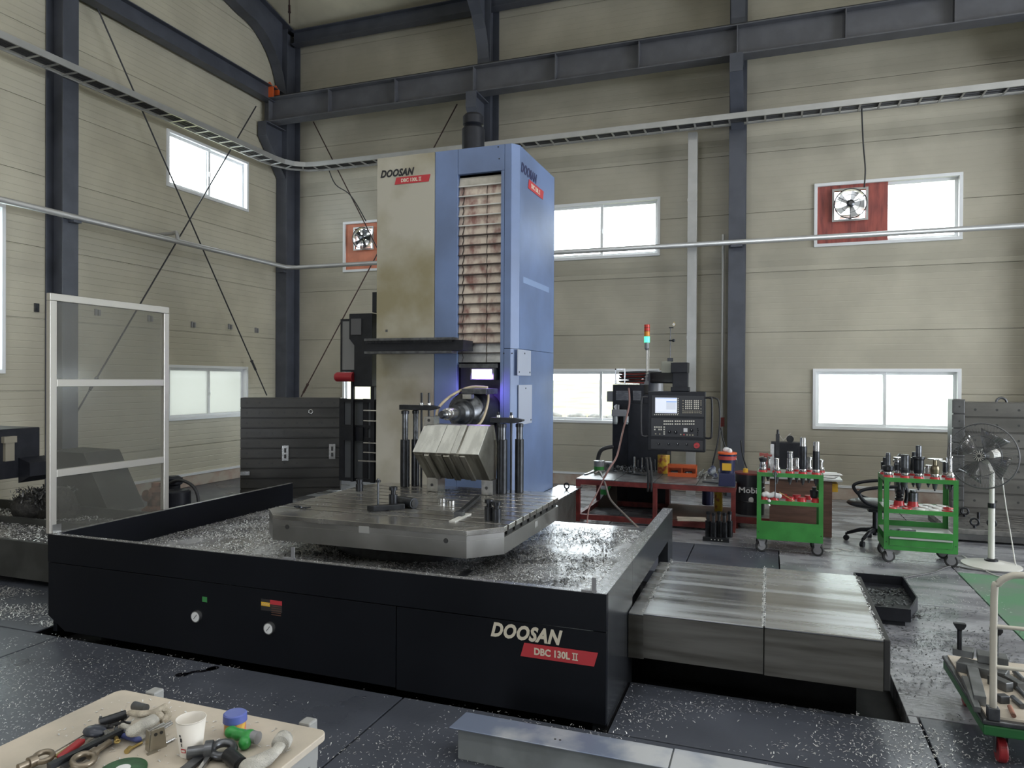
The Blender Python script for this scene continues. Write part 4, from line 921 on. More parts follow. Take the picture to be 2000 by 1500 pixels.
# black guard cage
cg = thing('guard_cage', 'black mesh guard cage between slotted plate and the column', 'cage', (-5.4, 8.6, .482))
fr_ = []
for xa, xb in ((-5.68, -5.60), (-5.30, -5.22), (-5.06, -5.02)): obj('cage_post', MB().box(xa, xb, 8.6, 8.66, .482, 1.63), BLACKS, cg)
for za in (.482, 1.05, 1.22, 1.58): obj('cage_rail', MB().box(-5.66, -4.55, 8.59, 8.65, za, za+.045), BLACKS, cg)
obj('cage_mesh', MB().box(-5.60, -4.55, 8.615, 8.625, .5, 1.6), mat('dark_mesh', (.065, .07, .08), .5), cg)
obj('cage_plate', MB().box(-5.62, -5.28, 8.57, 8.59, 1.05, 1.24), BLACKS, cg); obj('tool_arm', MB().box(-5.30+.02, -4.6, 8.45, 8.5, .78, .80), STEEL, cg)
for z in (1.33, 1.03, 1.47, .9): obj('tool_arm', MB().box(-5.20, -4.6, 8.45, 8.48, z, z+.015), STEEL, cg)
obj('hanging_grip', MB().box(-5.46, -5.40, 8.52, 8.57, 1.08, 1.17).cyl((-5.43, 8.54, .6), (-5.43, 8.54, 1.08), .008, n=6), BLACKS, cg)
# slotted angle plate
def slotted(name, label, cx, cy, rz, L, Hh, T, rows, cols, lean=0, z0=0, m=None):
    t = thing(name, label, 'angle plate', (cx, cy, z0), rz); m = m or mat('dark_cast_plate', (.052, .050, .047), .38, .3, noise=.3, nscale=1.5, stretch=(1, 1, 3), rnoise=.08)
    R = Matrix.Rotation(lean, 4, 'X')
    def O(nm, mb, mm, par=t):
        mb.v = [tuple(R @ Vector(v)) for v in mb.v]; return obj(nm, mb, mm, par, local=True)
    O('plate_core', MB().box(-L/2, L/2, .02, T, 0, Hh), m)
    hh = Hh/rows
    for i in range(rows):
        b = MB(); b.prism([(-L/2, 0, i*hh+.012), (-L/2, .02, i*hh+.006), (-L/2, .02, (i+1)*hh-.006), (-L/2, 0, (i+1)*hh-.012)], (L, 0, 0)); O('plate_strip', b, m)
        hb = MB()
        for j in range(cols): hb.lathe((-L/2+(j+.5)*L/cols, -.0015, (i+.5)*hh), [(0, .017), (.002, .017)], (0, 1, 0), 8)
        O('bolt_holes', hb, SLOTM).__setitem__('kind', 'stuff')
    return t, O
p = gz(469, 975); q = gz(664, 971); ang = math.atan2(q.y-p.y, q.x-p.x); Ln = (q-p).length
zt_ = gy(566, 777, (p.y+q.y)/2).z
t, O = slotted('slotted_plate', 'dark slotted angle plate with bolt holes standing near the corner', (p.x+q.x)/2, (p.y+q.y)/2, ang, Ln, zt_, .30, 10, 8)
for (u, v, w, h) in ((-.08, .60, .10, .24), (.42*Ln, .62, .10, .24), (-.45*Ln, .38, .14, .06)):
    b = O('clamp_lug', MB().box(u*1.0-w/2, u+w/2, -.03, -.002, v, v+h), STEEL)
    if h > .1: O('lug_slot', MB().box(u-.015, u+.015, -.033, -.03, v+.04, v+.1).box(u-.015, u+.015, -.033, -.03, v+.13, v+.2), SLOTM)
O('steel_plug', MB().torus((.2*Ln, -.004, zt_-.22), .03, .014, (0, 1, 0), 20, 6), STEEL)

# ------------------------------------------------------------------ clear screen on the enclosure side
ps = thing('clear_screen', 'aluminium framed clear screen standing on the enclosure edge', 'screen', (-5.09, 4.4, .738))
px0, px1 = -5.075, -5.035
AL = mat('aluminium_profile', (.50, .48, .44), .35, .6)
py0, py1, pz0, pz1 = 3.83, 4.95, .738, 2.53
for a, b in ((py0, py0+.055), (py1-.055, py1)): obj('upright', MB().box(px0, px1, a, b, pz0, pz1-.056), AL, ps, bevel=.003)
obj('top_rail', MB().box(px0, px1, py0, py1, pz1-.055, pz1), AL, ps, bevel=.003)
for z in (1.86, 1.18): obj('cross_rail', MB().box(px0, px1, py0+.055, py1-.055, z-.028, z+.028), AL, ps, bevel=.003)
for a, b in ((pz0, 1.152), (1.208, 1.832), (1.888, pz1-.055)): obj('clear_pane', MB().box(-5.058, -5.052, py0+.055, py1-.055, a, b), PCARB, ps)
obj('foot_bracket', MB().box(px1, px1+.004, py0+.02, py0+.09, .738, .80).box(px1, px1+.05, py0+.02, py0+.09, .738, .742), STEEL, ps)

# ------------------------------------------------------------------ X axis stainless cover and pit pieces at the right
wc = thing('way_cover', 'long stainless telescopic way cover sticking out of the enclosure', 'way cover', (-.1, 5.1, -.12))
wy0, wy1, wz = 4.42, 5.82, .47
def seg(x0, x1, y0, y1, z, nm='cover_segment', z0=.185):
    m = MB().box(x0, x1, y0, y0+.012, z0, z-.013); m.box(x0, x1, y1-.012, y1, z0, z-.013)
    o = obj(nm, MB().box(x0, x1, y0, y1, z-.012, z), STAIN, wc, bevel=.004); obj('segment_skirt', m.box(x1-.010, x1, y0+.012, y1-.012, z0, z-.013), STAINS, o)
seg(-.945+.12+.0, -.73, wy0+.03, wy1-.03, wz-.02, z0=.17); seg(-.73, -.028, wy0+.012, wy1-.012, wz-.006); seg(-.022, .60, wy0, wy1, wz)
obj('end_wiper', MB().prism([(.602, wy0+.01, .185), (.602, wy1-.01, .185), (.602, wy1-.01, wz), (.602, wy0+.01, wz)], (.035, 0, 0)), RUBBER, wc, 'black rubber end wiper', bevel=.006)
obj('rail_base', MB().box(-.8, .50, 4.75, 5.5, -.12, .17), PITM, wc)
def seamS(r, n):
    P = np.zeros((n, 3)); P[:, 1] = wy0+r.rand(n)*(wy1-wy0); P[:, 0] = np.where(r.rand(n) < .5, -.03, np.where(r.rand(n) < .5, .60, -.73))+(r.rand(n)-.5)*.02; P[:, 2] = wz; return P
chips('seam_chips', '', 900, seamS, .012, CHIP, 21, .001, parent=wc)
# pit debris under the cover
chips('metal_chips', 'wet chips and foam in the dark pit under stainless cover', 1200, rect(.0, .5, 4.5, 4.9, -.118, -9), .03, CHIP, 22)
chips('metal_chips', 'loose dark chips bristling over the swarf heap', 900, lambda r, n: np.stack([-7.65+(r.rand(n)-.5)*.5, 5.75+(r.rand(n)-.5)*.45, .45+r.rand(n)*.2], 1), .04, CHIPD, 51, 0, flat=1.2)
ct = thing('chip_tray', 'small black open tray holding chips beside the stainless cover', 'tray', (.9, 6.7, 0))
q = [(.74, 6.25), (1.03, 6.25), (1.14, 6.62), (1.14, 7.28), (.74, 7.28)]
obj('tray_base', MB().prism([(x, y, .05) for x, y in q], (0, 0, .01)), BLACKS, ct)
for i in range(5):
    a = q[i]; b = q[(i+1) % 5]; obj('tray_side', MB().bar((a[0], a[1], .09), (b[0], b[1], .09), .012, .10), BLACKS, ct)
obj('tray_foot', MB().box(.78, 1.0, 6.27, 6.4, 0, .05).box(.78, 1.0, 7.0, 7.2, 0, .05), BLACKS, ct)
chips('tray_chips', '', 700, rect(.76, 1.12, 6.28, 7.2, .062, -.2, 6, 3), .03, STEELD, 23, parent=ct)

# ------------------------------------------------------------------ conveyor end and things behind the screen at the left
cv = thing('chip_conveyor', 'low dark chip conveyor trough beside the black enclosure', 'conveyor', (-6.8, 5.2, 0))
DKG = mat('dark_grey_conveyor', (.035, .036, .034), .5, noise=.3, nscale=5)
obj('trough_front', MB().box(-9.0, -5.2, 4.62, 4.66, .06, .40), DKG, cv); obj('trough_back', MB().box(-9.0, -5.2, 5.95, 5.99, .06, .44), DKG, cv)
obj('trough_deck', MB().box(-9.0, -5.2, 4.66, 5.95, .30, .34), RIMM, cv); obj('mid_rail', MB().box(-9.0, -5.2, 5.35, 5.39, .34, .41), DKG, cv)
obj('trough_foot', MB().box(-8.9, -8.7, 4.8, 5.8, 0, .30).box(-5.6, -5.4, 4.8, 5.8, 0, .30), DKG, cv)
chips('trough_chips', '', 5000, rect(-9, -5.2, 4.66, 5.95, .34, -.3, 4, 4), .03, CHIP, 31, parent=cv)
ch = thing('conveyor_chute', 'dark sloping conveyor chute seen through the clear screen', 'chute', (-7.6, 6.1, 0))
a, b, c, d = gy(90, 880, 6.2), gy(163, 885, 6.2), gy(214, 1003, 6.2), gy(90, 1003, 6.2)
obj('chute_side', MB().prism([a[:], b[:], c[:], d[:]], (0, .5, 0)), DKG, ch, bevel=.005)
obj('chute_leg', MB().box(c.x-.12, c.x-.05, 6.25, 6.32, 0, c.z+.02).box(d.x+.05, d.x+.12, 6.25, 6.32, 0, d.z+.02), DKG, ch)
a = gx(0, 833, -7.9); b = gx(78, 840, -7.9)
bx_ = thing('chip_hopper', 'black boxy chip hopper with grey conduit fitting above the chip pile', 'conveyor', (-8.1, 5.6, 0))
obj('head_box', MB().box(-8.6, -7.9, 4.9, b.y, .78, 1.33), BLACKS, bx_, bevel=.008)
obj('head_nozzle', MB().prism([(-7.9, b.y-.25, 1.0), (-7.72, b.y-.25, .95), (-7.72, b.y-.25, .80), (-7.9, b.y-.25, .72)], (0, .3, 0)), BLACKS, bx_)
obj('head_leg', MB().box(-8.5, -8.4, 5.0, 5.1, 0, .78).box(-8.5, -8.4, 5.6, 5.7, 0, .78), BLACKS, bx_)
c = gx(16, 890, -7.89); obj('conduit_fitting', MB().box(-7.9, -7.86, c.y-.05, c.y+.05,   .98, 1.18).box(-7.9, -7.85, c.y-.07, c.y+.07, 1.18, 1.25), mat('fitting_beige', (.26, .235, .18), .5), bx_, 'pale fitting')
pile = MB(); c = gz(50, 985, .3)
c = Vector((-7.55, 5.75, .34))
for k in range(12): pile.ball(c+Vector((random.uniform(-.3, .15), random.uniform(-.15, .2), random.uniform(0, .2)*(1-k/20))), random.uniform(.10, .17), 10, 8)
solo('chip_pile', pile, mat('chip_heap', (.035, .033, .03), .6, .3, noise=.5, nscale=30, bump=1, bscale=50), 'matted heap of dark swarf below the black chip hopper', 'swarf', remesh=.025)['kind'] = 'stuff'
pm_ = thing('coolant_pump', 'rusty coolant pump with black hose arch behind the enclosure wall', 'pump', (-7.6, 7.6, 0))
p = gy(305, 985, 7.6)
obj('pump_body', MB().lathe((p.x, 7.6, 0), [(0, .18), (.1, .18), (.15, .11), (.34, .11), (.40, .06), (.46, .06)], n=16), RUST, pm_)
obj('pump_flange', MB().lathe((p.x-.02, 7.45, .30), [(0, .08), (.03, .08)], (0, 1, 0), 12), RUST, pm_)
p2 = gy(325, 962, 7.6); obj('pump_motor', MB().lathe((p2.x+.02, 7.7, 0), [(0, .09), (.42, .09), (.44, .12), (.52, .12), (.55, .07)], n=16), BLACKS, pm_)
p3 = gy(346, 985, 7.5); obj('filter_can', MB().lathe((p3.x, 7.5, 0), [(0, .17), (.38, .17), (.40, .14)], n=20), BLACKS, pm_)
obj('hose', MB().tube(smooth_path([gy(322, 960, 7.6), gy(330, 945, 7.6), gy(352, 938, 7.6), gy(375, 948, 7.6), gy(386, 968, 7.6), gy(388, 1000, 7.6)], 6), .022, 10), CABLEK, pm_)
#--PART3--
# ------------------------------------------------------------------ red bench and what stands on it
bn = thing('steel_bench', 'low red steel bench with grey plates, beneath the control panel', 'bench', (-1.45, 10.0, 0))
bx0, bx1, by0, by1, bz = -2.46, -.40, 9.36, 10.62, .58
w = .055
for x in (bx0, -1.43, bx1-w):
    for y in (by0, by1-w): obj('bench_leg', MB().box(x, x+w, y, y+w, 0, bz-.08), REDB, bn, bevel=.003)
for y in (by0, by1-w):
    obj('bench_rail', MB().box(bx0, bx1, y, y+w, bz-.08, bz-.015), REDB, bn, bevel=.003)
    for a, b in ((bx0+w, -1.43), (-1.43+w, bx1-w)): obj('lower_rail', MB().box(a, b, y+.003, y+w-.003, .03, .10), REDB, bn, bevel=.003)
for x in (bx0, bx1-w): obj('bench_rail', MB().box(x, x+w, by0+w, by1-w, bz-.08, bz-.015), REDB, bn); obj('lower_rail', MB().box(x, x+w, by0+w, by1-w, .03, .10), REDB, bn)
pxs = [bx0, -1.93, -1.42, -.88, bx1]
GP = mat('grey_bench_plate', (.26, .26, .265), .35, .4, noise=.4, nscale=7)
for a, b in zip(pxs, pxs[1:]): obj('bench_plate', MB().box(a+.004, b-.004, by0, by1, bz-.013, bz), GP, bn, bevel=.002)
obj('shelf_board', MB().box(-1.36, bx1-w, by0+.06, by1-.06, .10, .115), WOODB, bn)
B0 = lambda x, y: gz(x, y, bz)
def tin(name, label, cat, x, y, r, h, m, z=None, parts=(), n=20, group=None):
    z = bz if z is None else z; c = gz(x, y, z) if not isinstance(x, Vector) else x
    t = thing(name, label, cat, (c.x, c.y, z), group=group); obj('body', MB().lathe((c.x, c.y, z), [(0, r*.97), (.004, r), (h-.004, r), (h, r*.97)], n=n), m, t)
    for nm, a, b, rr, mm in parts: obj(nm, MB().lathe((c.x, c.y, z), [(a, r*rr), (b, r*rr)], n=n), mm, t)
    return t
tin('paint_pail', 'grey open pail at the column side end of the red bench', 'pail', 1170, 920, .075, .15, CAST, parts=[('rim', .14, .152, 1.05, STEEL), ('print_band', .02, .07, 1.01, TGREEN)])
tin('yellow_tin', 'yellow and red tall tin standing under the control panel', 'tin', 1296, 924, .085, .26, YELLOWG, parts=[('lid', .255, .265, .95, BRASS)])
# small pail beside, heap of fittings
q = B0(1189, 918); gb = thing('grease_box', 'grey box device beside the open pail on the bench', 'box', q)
obj('case', MB().box(q.x-.06, q.x+.06, q.y-.05, q.y+.06, bz, bz+.12), CAST, gb, bevel=.006); obj('knob', MB().lathe((q.x, q.y-.05, bz+.07), [(0, .03), (.02, .03)], (0, -1, 0), 14), STEELD, gb)
hp = MB()
for k in range(60):
    c = B0(random.uniform(1200, 1262), random.uniform(915, 926)); d = Vector((random.uniform(-1, 1), random.uniform(-1, 1), random.uniform(0, .8))).normalized()*random.uniform(.02, .07)
    hp.cyl(c+Vector((0, 0, .02)), c+d+Vector((0, 0, .025)), random.uniform(.006, .016), n=7)
solo('loose_fittings', hp, STEELD, 'heap of small steel fittings and bits on the red bench', 'fittings')['kind'] = 'stuff'
for i, (x, y, h, r, m) in enumerate(((1239, 920, .22, .018, STEEL), (1246, 919, .16, .012, STEELD), (1254, 920, .20, .010, STEEL), (1262, 921, .13, .014, STEELD), (1273, 922, .15, .012, STEELD), (1279, 921, .18, .010, STEELD))):
    c = B0(x, y); t = thing('drill_bit', ['tallest pale drill standing on the bench beside the fittings', 'dark short drill just right of the tallest pale one', 'thin bright drill in the standing row on the bench', 'stubby dark drill in the middle of the standing row', 'dark drill standing beside black hose on the bench', 'slim dark drill standing next to the yellow tin'][i], 'drill', c)
    obj('shank', MB().lathe(c, [(0, r*1.3), (h*.4, r*1.3), (h*.42, r)], n=10), m, t); obj('flute', MB().lathe(c+Vector((0, 0, h*.4)), [(0, r), (h*.55, r), (h*.6, .002)], n=8), m, t)
# orange parts tray
a = B0(1304, 930); b = B0(1360, 933); oy = a.y
ot = thing('parts_tray', 'bright orange two bay parts tray on the bench', 'tray', ((a.x+b.x)/2, oy, bz)); xm = (a.x+b.x)/2; H_ = .165
ob = MB().box(a.x, b.x, oy+.10, oy+.11, bz, bz+H_)
for xx in (a.x, xm-.006, b.x-.012): ob.box(xx, xx+.012, oy, oy+.1, bz, bz+H_)
ob.box(a.x, b.x, oy, oy+.1, bz, bz+.012).box(a.x, b.x, oy, oy+.1, bz+H_-.012, bz+H_)
for s in (a.x, xm): ob.box(s, s+(b.x-a.x)/2, oy-.004, oy, bz, bz+.055).box(s, s+(b.x-a.x)/2, oy-.004, oy, bz+.12, bz+H_)
obj('tray_shell', ob, ORANGE, ot)
for i, s in enumerate((a.x+.06, xm+.06)): solo('fitting', MB().cyl((s, oy+.03, bz+.045), (s+.07, oy+.05, bz+.05), .03, n=10).ball((s, oy+.03, bz+.045), .034, 8, 6), STEELD, ('dark fitting lying in the near column side bay of the orange tray', 'dark fitting lying in the bucket side bay of the orange tray')[i], 'fitting')
c = B0(1420, 948); bt = thing('oil_bucket', 'navy bucket with orange red lid and yellow label on a blue stand', 'bucket', (c.x, c.y, bz))
obj('stand', MB().prism([(c.x-.10, c.y-.10, bz), (c.x+.10, c.y-.10, bz), (c.x+.09, c.y-.10, bz+.16), (c.x-.09, c.y-.10, bz+.16)], (0, .2, 0)), BLUEP, bt, bevel=.006)
obj('bucket_body', MB().lathe((c.x, c.y, bz+.16), [(0, .085), (.24, .105)], n=24), BLUEP, bt)
obj('bucket_lid', MB().lathe((c.x, c.y, bz+.40), [(0, .118), (.02, .118), (.022, .10)], n=24), ORANGE, bt)
obj('bucket_ring', MB().lathe((c.x, c.y, bz+.33), [(0, .112), (.045, .114)], n=24), mat('band_red', (.42, .06, .05), .45), bt)
obj('bucket_label', MB().lathe((c.x, c.y, bz+.235), [(0, .1005), (.085, .1035)], (0, 0, 1), 24, False), YELLOW, bt) if False else obj('bucket_label', MB().box(c.x-.055, c.x+.055, c.y-.107, c.y-.098, bz+.20, bz+.29), YELLOW, bt)
obj('bucket_handle', MB().torus((c.x, c.y-.02, bz+.30), .118, .004, (0, 1, .2), 24, 6, 0, math.pi), STEEL, bt)
solo('paper_towel', MB().ball((c.x-.01, c.y, bz+.45), .05, 10, 6, (1, .8, .7)).ball((c.x+.03, c.y-.02, bz+.44), .035, 10, 6), PAPER, 'crumpled white paper on top of the bucket lid', 'paper', remesh=.008)
g = MB(); c = B0(1400, 935)
for k in range(8): g.ball(c+Vector((random.uniform(-.10, .06), random.uniform(-.04, .06), random.uniform(.03, .14))), random.uniform(.03, .05), 8, 6)
solo('folded_gloves', g, mat('navy_cloth', (.05, .06, .12), .8, col2=(.35, .38, .42), nscale=14), 'heap of navy and white gloves beside the bucket on the bench', 'gloves', remesh=.01)
for (x0, y0, x1, y1, lb) in ((1225, 925, 1262, 930, 'dark lever tool lying at the front of the bench'), (1372, 942, 1402, 945, 'black tool lying on the bench before the gloves'), (1142, 928, 1166, 920, 'thin silver rod lying at the open pail')):
    solo('hand_tool', MB().bar(B0(x0, y0)+Vector((0, 0, .01)), B0(x1, y1)+Vector((0, 0, .012)), .03, .015), STEELD if x0 != 1142 else STEEL, lb, 'tool', bevel=.003)
g = MB()
for k in range(7): g.cyl(B0(1362+k*5, 935-(k % 3)*3)+Vector((0, 0, .015)), B0(1370+k*5, 928-(k % 2)*4)+Vector((0, 0, .05)), .012, n=7)
solo('scrap_fittings', g, STEEL, 'small bright fittings scattered beside the orange tray', 'fittings')['kind'] = 'stuff'
# black twin hoses hanging over the bench front
for i, x in enumerate((1265, 1271)):
    P = [gy(x-2, 893, 9.30), gy(x+1, 925, 9.28), gy(x+1, 960, 9.28)]
    t = solo('hanging_hose', MB().tube(smooth_path(P, 5), .016, 8), CABLEK, ('black hose end hanging before the bench, on column side', 'black hose end hanging before the bench, on bucket side')[i], 'hose')
# below the bench
c = gz(1403, 998, .115); tin('yellow_bottle', 'yellow spray bottle on the lower shelf of the bench', 'bottle', Vector((c.x, c.y, .115)), 0, .055, .26, YELLOWG, z=.115, parts=[('shoulder', .26, .29, .6, YELLOW), ('cap', .29, .33, .4, REDP)])
c = gz(1380, 990, .115); tin('blue_bottle', 'dark blue canister on the lower shelf beside the yellow bottle', 'canister', Vector((c.x, c.y+.2, .115)), 0, .08, .24, BLUEP, z=.115, parts=[('cap', .24, .28, .4, BLACKS)])
sw = thing('wood_offcuts', None, None, (0, 0, 0)) if False else None
for i in range(4):
    a = gz(1322, 1011+i*3, .118+.012); b = gz(1378, 1014+i*2, .118+.012)
    solo('wooden_stick', MB().bar(a+Vector((0, .02*i, .02*(i % 2))), b+Vector((0, .02*i, .02*(i % 2))), .03, .02), PLY, ['topmost pale wooden stick on the lower bench shelf', 'second pale wooden stick on the lower bench shelf', 'third pale wooden stick on the lower bench shelf', 'pale wooden stick nearest the shelf front edge'][i], 'stick', 'wooden sticks on the lower bench shelf')
jl = ['black floor jack at the column side end of the row before the bench', 'second black floor jack in the row before the bench', 'middle black floor jack in the row before the bench', 'fourth black floor jack in the row, with bright screw', 'black floor jack at the trolley side end of the row']
for i in range(5):
    c = gz(1383+i*10.5, 1049+(i % 2)*3, 0); jack('floor_jack', jl[i], c.x, c.y, .20, .034, .08, .02, z0=0)
c = gz(1400, 1057, 0); hb = thing('holed_bar', 'dark steel bar with holes lying on the floor before the jacks', 'bar', c)
obj('bar', MB().box(c.x-.16, c.x+.14, c.y-.04, c.y+.01, 0, .045), STEELB, hb, bevel=.003); h = MB()
for k in range(4): h.lathe((c.x-.06+k*.04, c.y-.042, .024), [(0, .007), (.003, .007)], (0, 1, 0), 8)
obj('holes', h, WHITEP, hb, kind='stuff')
c = gz(1172, 985, 0); tin('white_pail', 'white plastic pail with green mark under the bench', 'pail', Vector((c.x, c.y+.3, 0)), 0, .11, .28, PAPER, z=0, parts=[('green_mark', .12, .2, 1.01, mat('mark_green', (.05, .4, .08), .5))])
c = gz(1185, 990, 0)-Vector((0, .12, 0)); bsh = thing('hand_brush', 'brown bristle brush with green handle under the red bench', 'brush', c)
obj('bristles', MB().prism([(c.x-.16, c.y, .0), (c.x+.17, c.y, .02), (c.x+.16, c.y, .34), (c.x+.08, c.y, .36), (c.x-.02, c.y, .2)], (0, .08, 0)), mat('bristle', (.10, .075, .055), .8), bsh)
obj('handle', MB().bar((c.x+.0, c.y-.01, .2), (c.x+.1, c.y-.01, .37), .03, .03), mat('mark_green', (.05, .4, .08), .5), bsh)

# ------------------------------------------------------------------ control cabinet behind the bench
cb = thing('control_cabinet', 'black electrical cabinet with grilles behind the red bench', 'cabinet', (-1.95, 11.0, 0))
obj('cabinet_body', MB().box(-2.25, -1.78, 10.72, 11.3, .02, 1.84), BLACKS, cb, bevel=.008)
obj('cabinet_base', MB().box(-2.22, -1.65, 10.75, 11.2, 0, .06), BLACKS, cb)
for (x0, x1) in ((1203, 1230), (1236, 1252)):
    a = gy(x0, 763, 10.71); b = gy(x1, 782, 10.71)
    for k in range(6): zz = b.z+(a.z-b.z)*k/6; obj('grille_bar', MB().box(a.x, b.x, 10.708, 10.72, zz, zz+.012), STEELD, cb)
    fr_ = obj('grille_panel', MB().box(a.x, b.x, 10.716, 10.72, b.z, a.z), mat('grille_grey', (.07, .07, .08), .5), cb)
obj('front_cabinet', MB().box(-2.0, -1.42, 10.66, 10.715, .02, 1.56), BLACKS, cb, bevel=.006); 
obj('front_cabinet', MB().box(-1.78, -1.42, 10.72, 11.1, .02, 1.70), BLACKS, cb, bevel=.006)
a = gy(1188, 764, 10.9); obj('side_box', MB().box(a.x, -2.252, 10.8, 11.0, a.z-.16, a.z), CAST, cb, bevel=.004)
c = gy(1206, 795, 10.68); g = obj('pressure_gauge', MB().lathe((c.x, 10.60, c.z), [(0, .04), (.03, .042)], (0, 1, 0), 20), STEEL, cb); obj('dial', MB().lathe((c.x, 10.598, c.z), [(0, .034), (.002, .034)], (0, 1, 0), 20), PAPER, g)
c = gy(1213, 806, 10.68); obj('air_regulator', MB().box(c.x-.12, c.x+.10, 10.56, 10.66, c.z-.05, c.z+.05).cyl((c.x-.03, 10.6, c.z+.05), (c.x-.03, 10.6, c.z+.12), .02, n=10), CAST, cb, bevel=.006)
for x in (1203, 1224): c = gy(x, 815, 10.66); obj('filter_bowl', MB().lathe((c.x, 10.61, c.z-.10), [(0, .03), (.03, .042), (.12, .042)], n=16), mat('smoky_bowl', (.25, .27, .27), .2), cb)
# hose reel on top
c = gy(1237, 750, 10.9); hr = thing('hose_reel', 'coil of red and black hose on a rack on top of the cabinet', 'hose reel', (c.x, 10.9, 1.842))
for k in range(8): obj('hose_loop', MB().torus((c.x, 10.9, 1.875+k*.022), .20+.012*(k % 2), .012, (random.uniform(-.05, .05), random.uniform(-.05, .05), 1), 28, 6), mat('red_hose', (.28, .04, .03), .5) if k % 2 == 0 else CABLEK, hr)
obj('rack', MB().box(c.x-.24, c.x+.12, 10.68, 10.70, 1.845, 1.86).box(c.x-.24, c.x-.22, 10.68, 10.70, 1.86, 2.08).box(c.x-.10, c.x-.08, 10.68, 10.70, 1.86, 2.06).box(c.x-.24, c.x-.08, 10.68, 10.70, 2.06, 2.08), STEEL, hr)
rh = MAT_RH = mat('pinkish_hose', (.30, .17, .15), .5)
solo('air_hose', MB().tube(smooth_path([gy(1228, 758, 10.6), gy(1229, 790, 10.5), gy(1217, 840, 10.2), gy(1205, 890, 9.6), gy(1190, 915, 9.34), gy(1180, 933, 9.3)], 6), .014, 8), rh, 'reddish hose hanging from the reel down to the bench', 'hose')
HG = mat('grey_hose', (.20, .17, .15), .5)
solo('air_hose', MB().tube(smooth_path([gz(1162, 925, .60), gz(1172, 922, .61), gy(1182, 945, 9.30), gy(1192, 975, 9.2), gy(1220, 1005, 8.9), gz(1258, 1042, .02)], 6), .014, 8), HG, 'grey hose looping off bench and running down to enclosure', 'hose')
solo('air_hose', MB().tube(smooth_path([gy(1180, 933, 9.28), gy(1165, 965, 9.2), gy(1150, 995, 8.9), gz(1146, 1038, .02)], 6), .010, 8), rh, 'thin hose crossing the bench opening down to the floor', 'hose')
solo('corrugated_hose', MB().tube(smooth_path([gy(1168, 920, 10.6), gy(1168, 895, 10.6), gy(1176, 878, 10.6), gy(1198, 872, 10.65)], 6), .03, 10), CABLEK, 'thick black hose bending out of the cabinet foot', 'hose')
# signal tower
c = gy(1262, 740, 10.8); sg = thing('signal_tower', 'signal tower with red and amber lenses and lit green lens', 'signal light', (c.x, 10.85, 2.02))
zt_ = lambda y: gy(1265, y, 10.85).z
obj('tower_foot', MB().lathe((c.x, 10.85, 1.842), [(0, .05), (.12, .05), (.16, .03)], n=16).box(c.x-.10, c.x+.10, 10.8, 10.9, 1.842, 1.90), CAST, sg)
obj('tower_pole', MB().cyl((c.x, 10.85, 1.98), (c.x, 10.85, zt_(684)), .012, n=10).cyl((c.x+.03, 10.85, 1.98), (c.x+.03, 10.85, zt_(684)), .006, n=8), WHITEP, sg)
obj('tower_neck', MB().lathe((c.x, 10.85, zt_(684)), [(0, .02), (.03, .036), (zt_(669)-zt_(684), .036)], n=16), CAST, sg)
obj('green_lens', MB().lathe((c.x, 10.85, zt_(669)), [(0, .042), (zt_(657)-zt_(669), .042)], n=18), mat('lens_green_lit', (.1, .8, .4), .3, emit=(.08, 1, .42), estr=1.6), sg)
obj('amber_lens', MB().lathe((c.x, 10.85, zt_(657)), [(0, .042), (zt_(647)-zt_(657), .042)], n=18), mat('lens_amber', (.75, .28, .03), .3), sg)
obj('red_lens', MB().lathe((c.x, 10.85, zt_(647)), [(0, .042), (zt_(634)-zt_(647), .042)], n=18), mat('lens_red', (.65, .05, .03), .3), sg)
lb_ = MB()
for y in (657, 647, 640): lb_.torus((c.x, 10.85, zt_(y)), .0425, .003, (0, 0, 1), 18, 5)
obj('lens_rings', lb_, mat('ring_brown', (.12, .03, .02), .5), sg, kind='stuff')
# pendant arm and pendant
pn = thing('control_pendant', 'black control pendant with screen and keypads on a swing arm', 'control panel', (-1.15, 9.65, .95))
PX0, PX1, PY, PZ0, PZ1 = -1.535, -.795, 9.60, .97, 1.76
obj('pendant_box', MB().box(PX0, PX1, PY, PY+.14, PZ0, PZ1), BLACKS, pn, bevel=.008)
def pp_(x, y): return gy(1080+x/5, 600+y/5, PY)
def pbox(nm, x0, y0, x1, y1, t, m, par=pn, base=0.0, bevel=0):
    a = pp_(x0, y0); b = pp_(x1, y1); return obj(nm, MB().box(a.x, b.x, PY-base-t, PY-base, b.z, a.z), m, par, bevel=bevel)
DK = mat('panel_grey', (.028, .029, .034), .45); LINE = mat('panel_line', (.10, .10, .11), .5); KEY = mat('key_cream', (.62, .60, .52), .5); KEYD = mat('key_dim', (.36, .33, .24), .5)
f1 = pbox('screen_panel', 965, 860, 1475, 1072, .006, DK, bevel=.002); f2 = pbox('operation_panel', 960, 1082, 1470, 1275, .006, DK, bevel=.002); f3 = pbox('lower_panel', 957, 1288, 1462, 1400, .006, DK, bevel=.002)
scr = pbox('display', 1000, 882, 1212, 1036, .002, mat('display_lit', (.6, .62, .68), .3, emit=(.50, .54, .62), estr=.75), base=.006)
for (x0, y0, x1, y1, mm) in ((1108, 918, 1208, 930, (.15, .28, .6)), (1108, 932, 1200, 1000, (.5, .53, .6)), (1004, 886, 1208, 893, (.3, .33, .4)), (1006, 1022, 1206, 1028, (.3, .33, .4))):
    pbox('display_field', x0, y0, x1, y1, .0008, mat('field_%d' % x1, mm, .3, emit=mm, estr=.55), scr, base=.008)
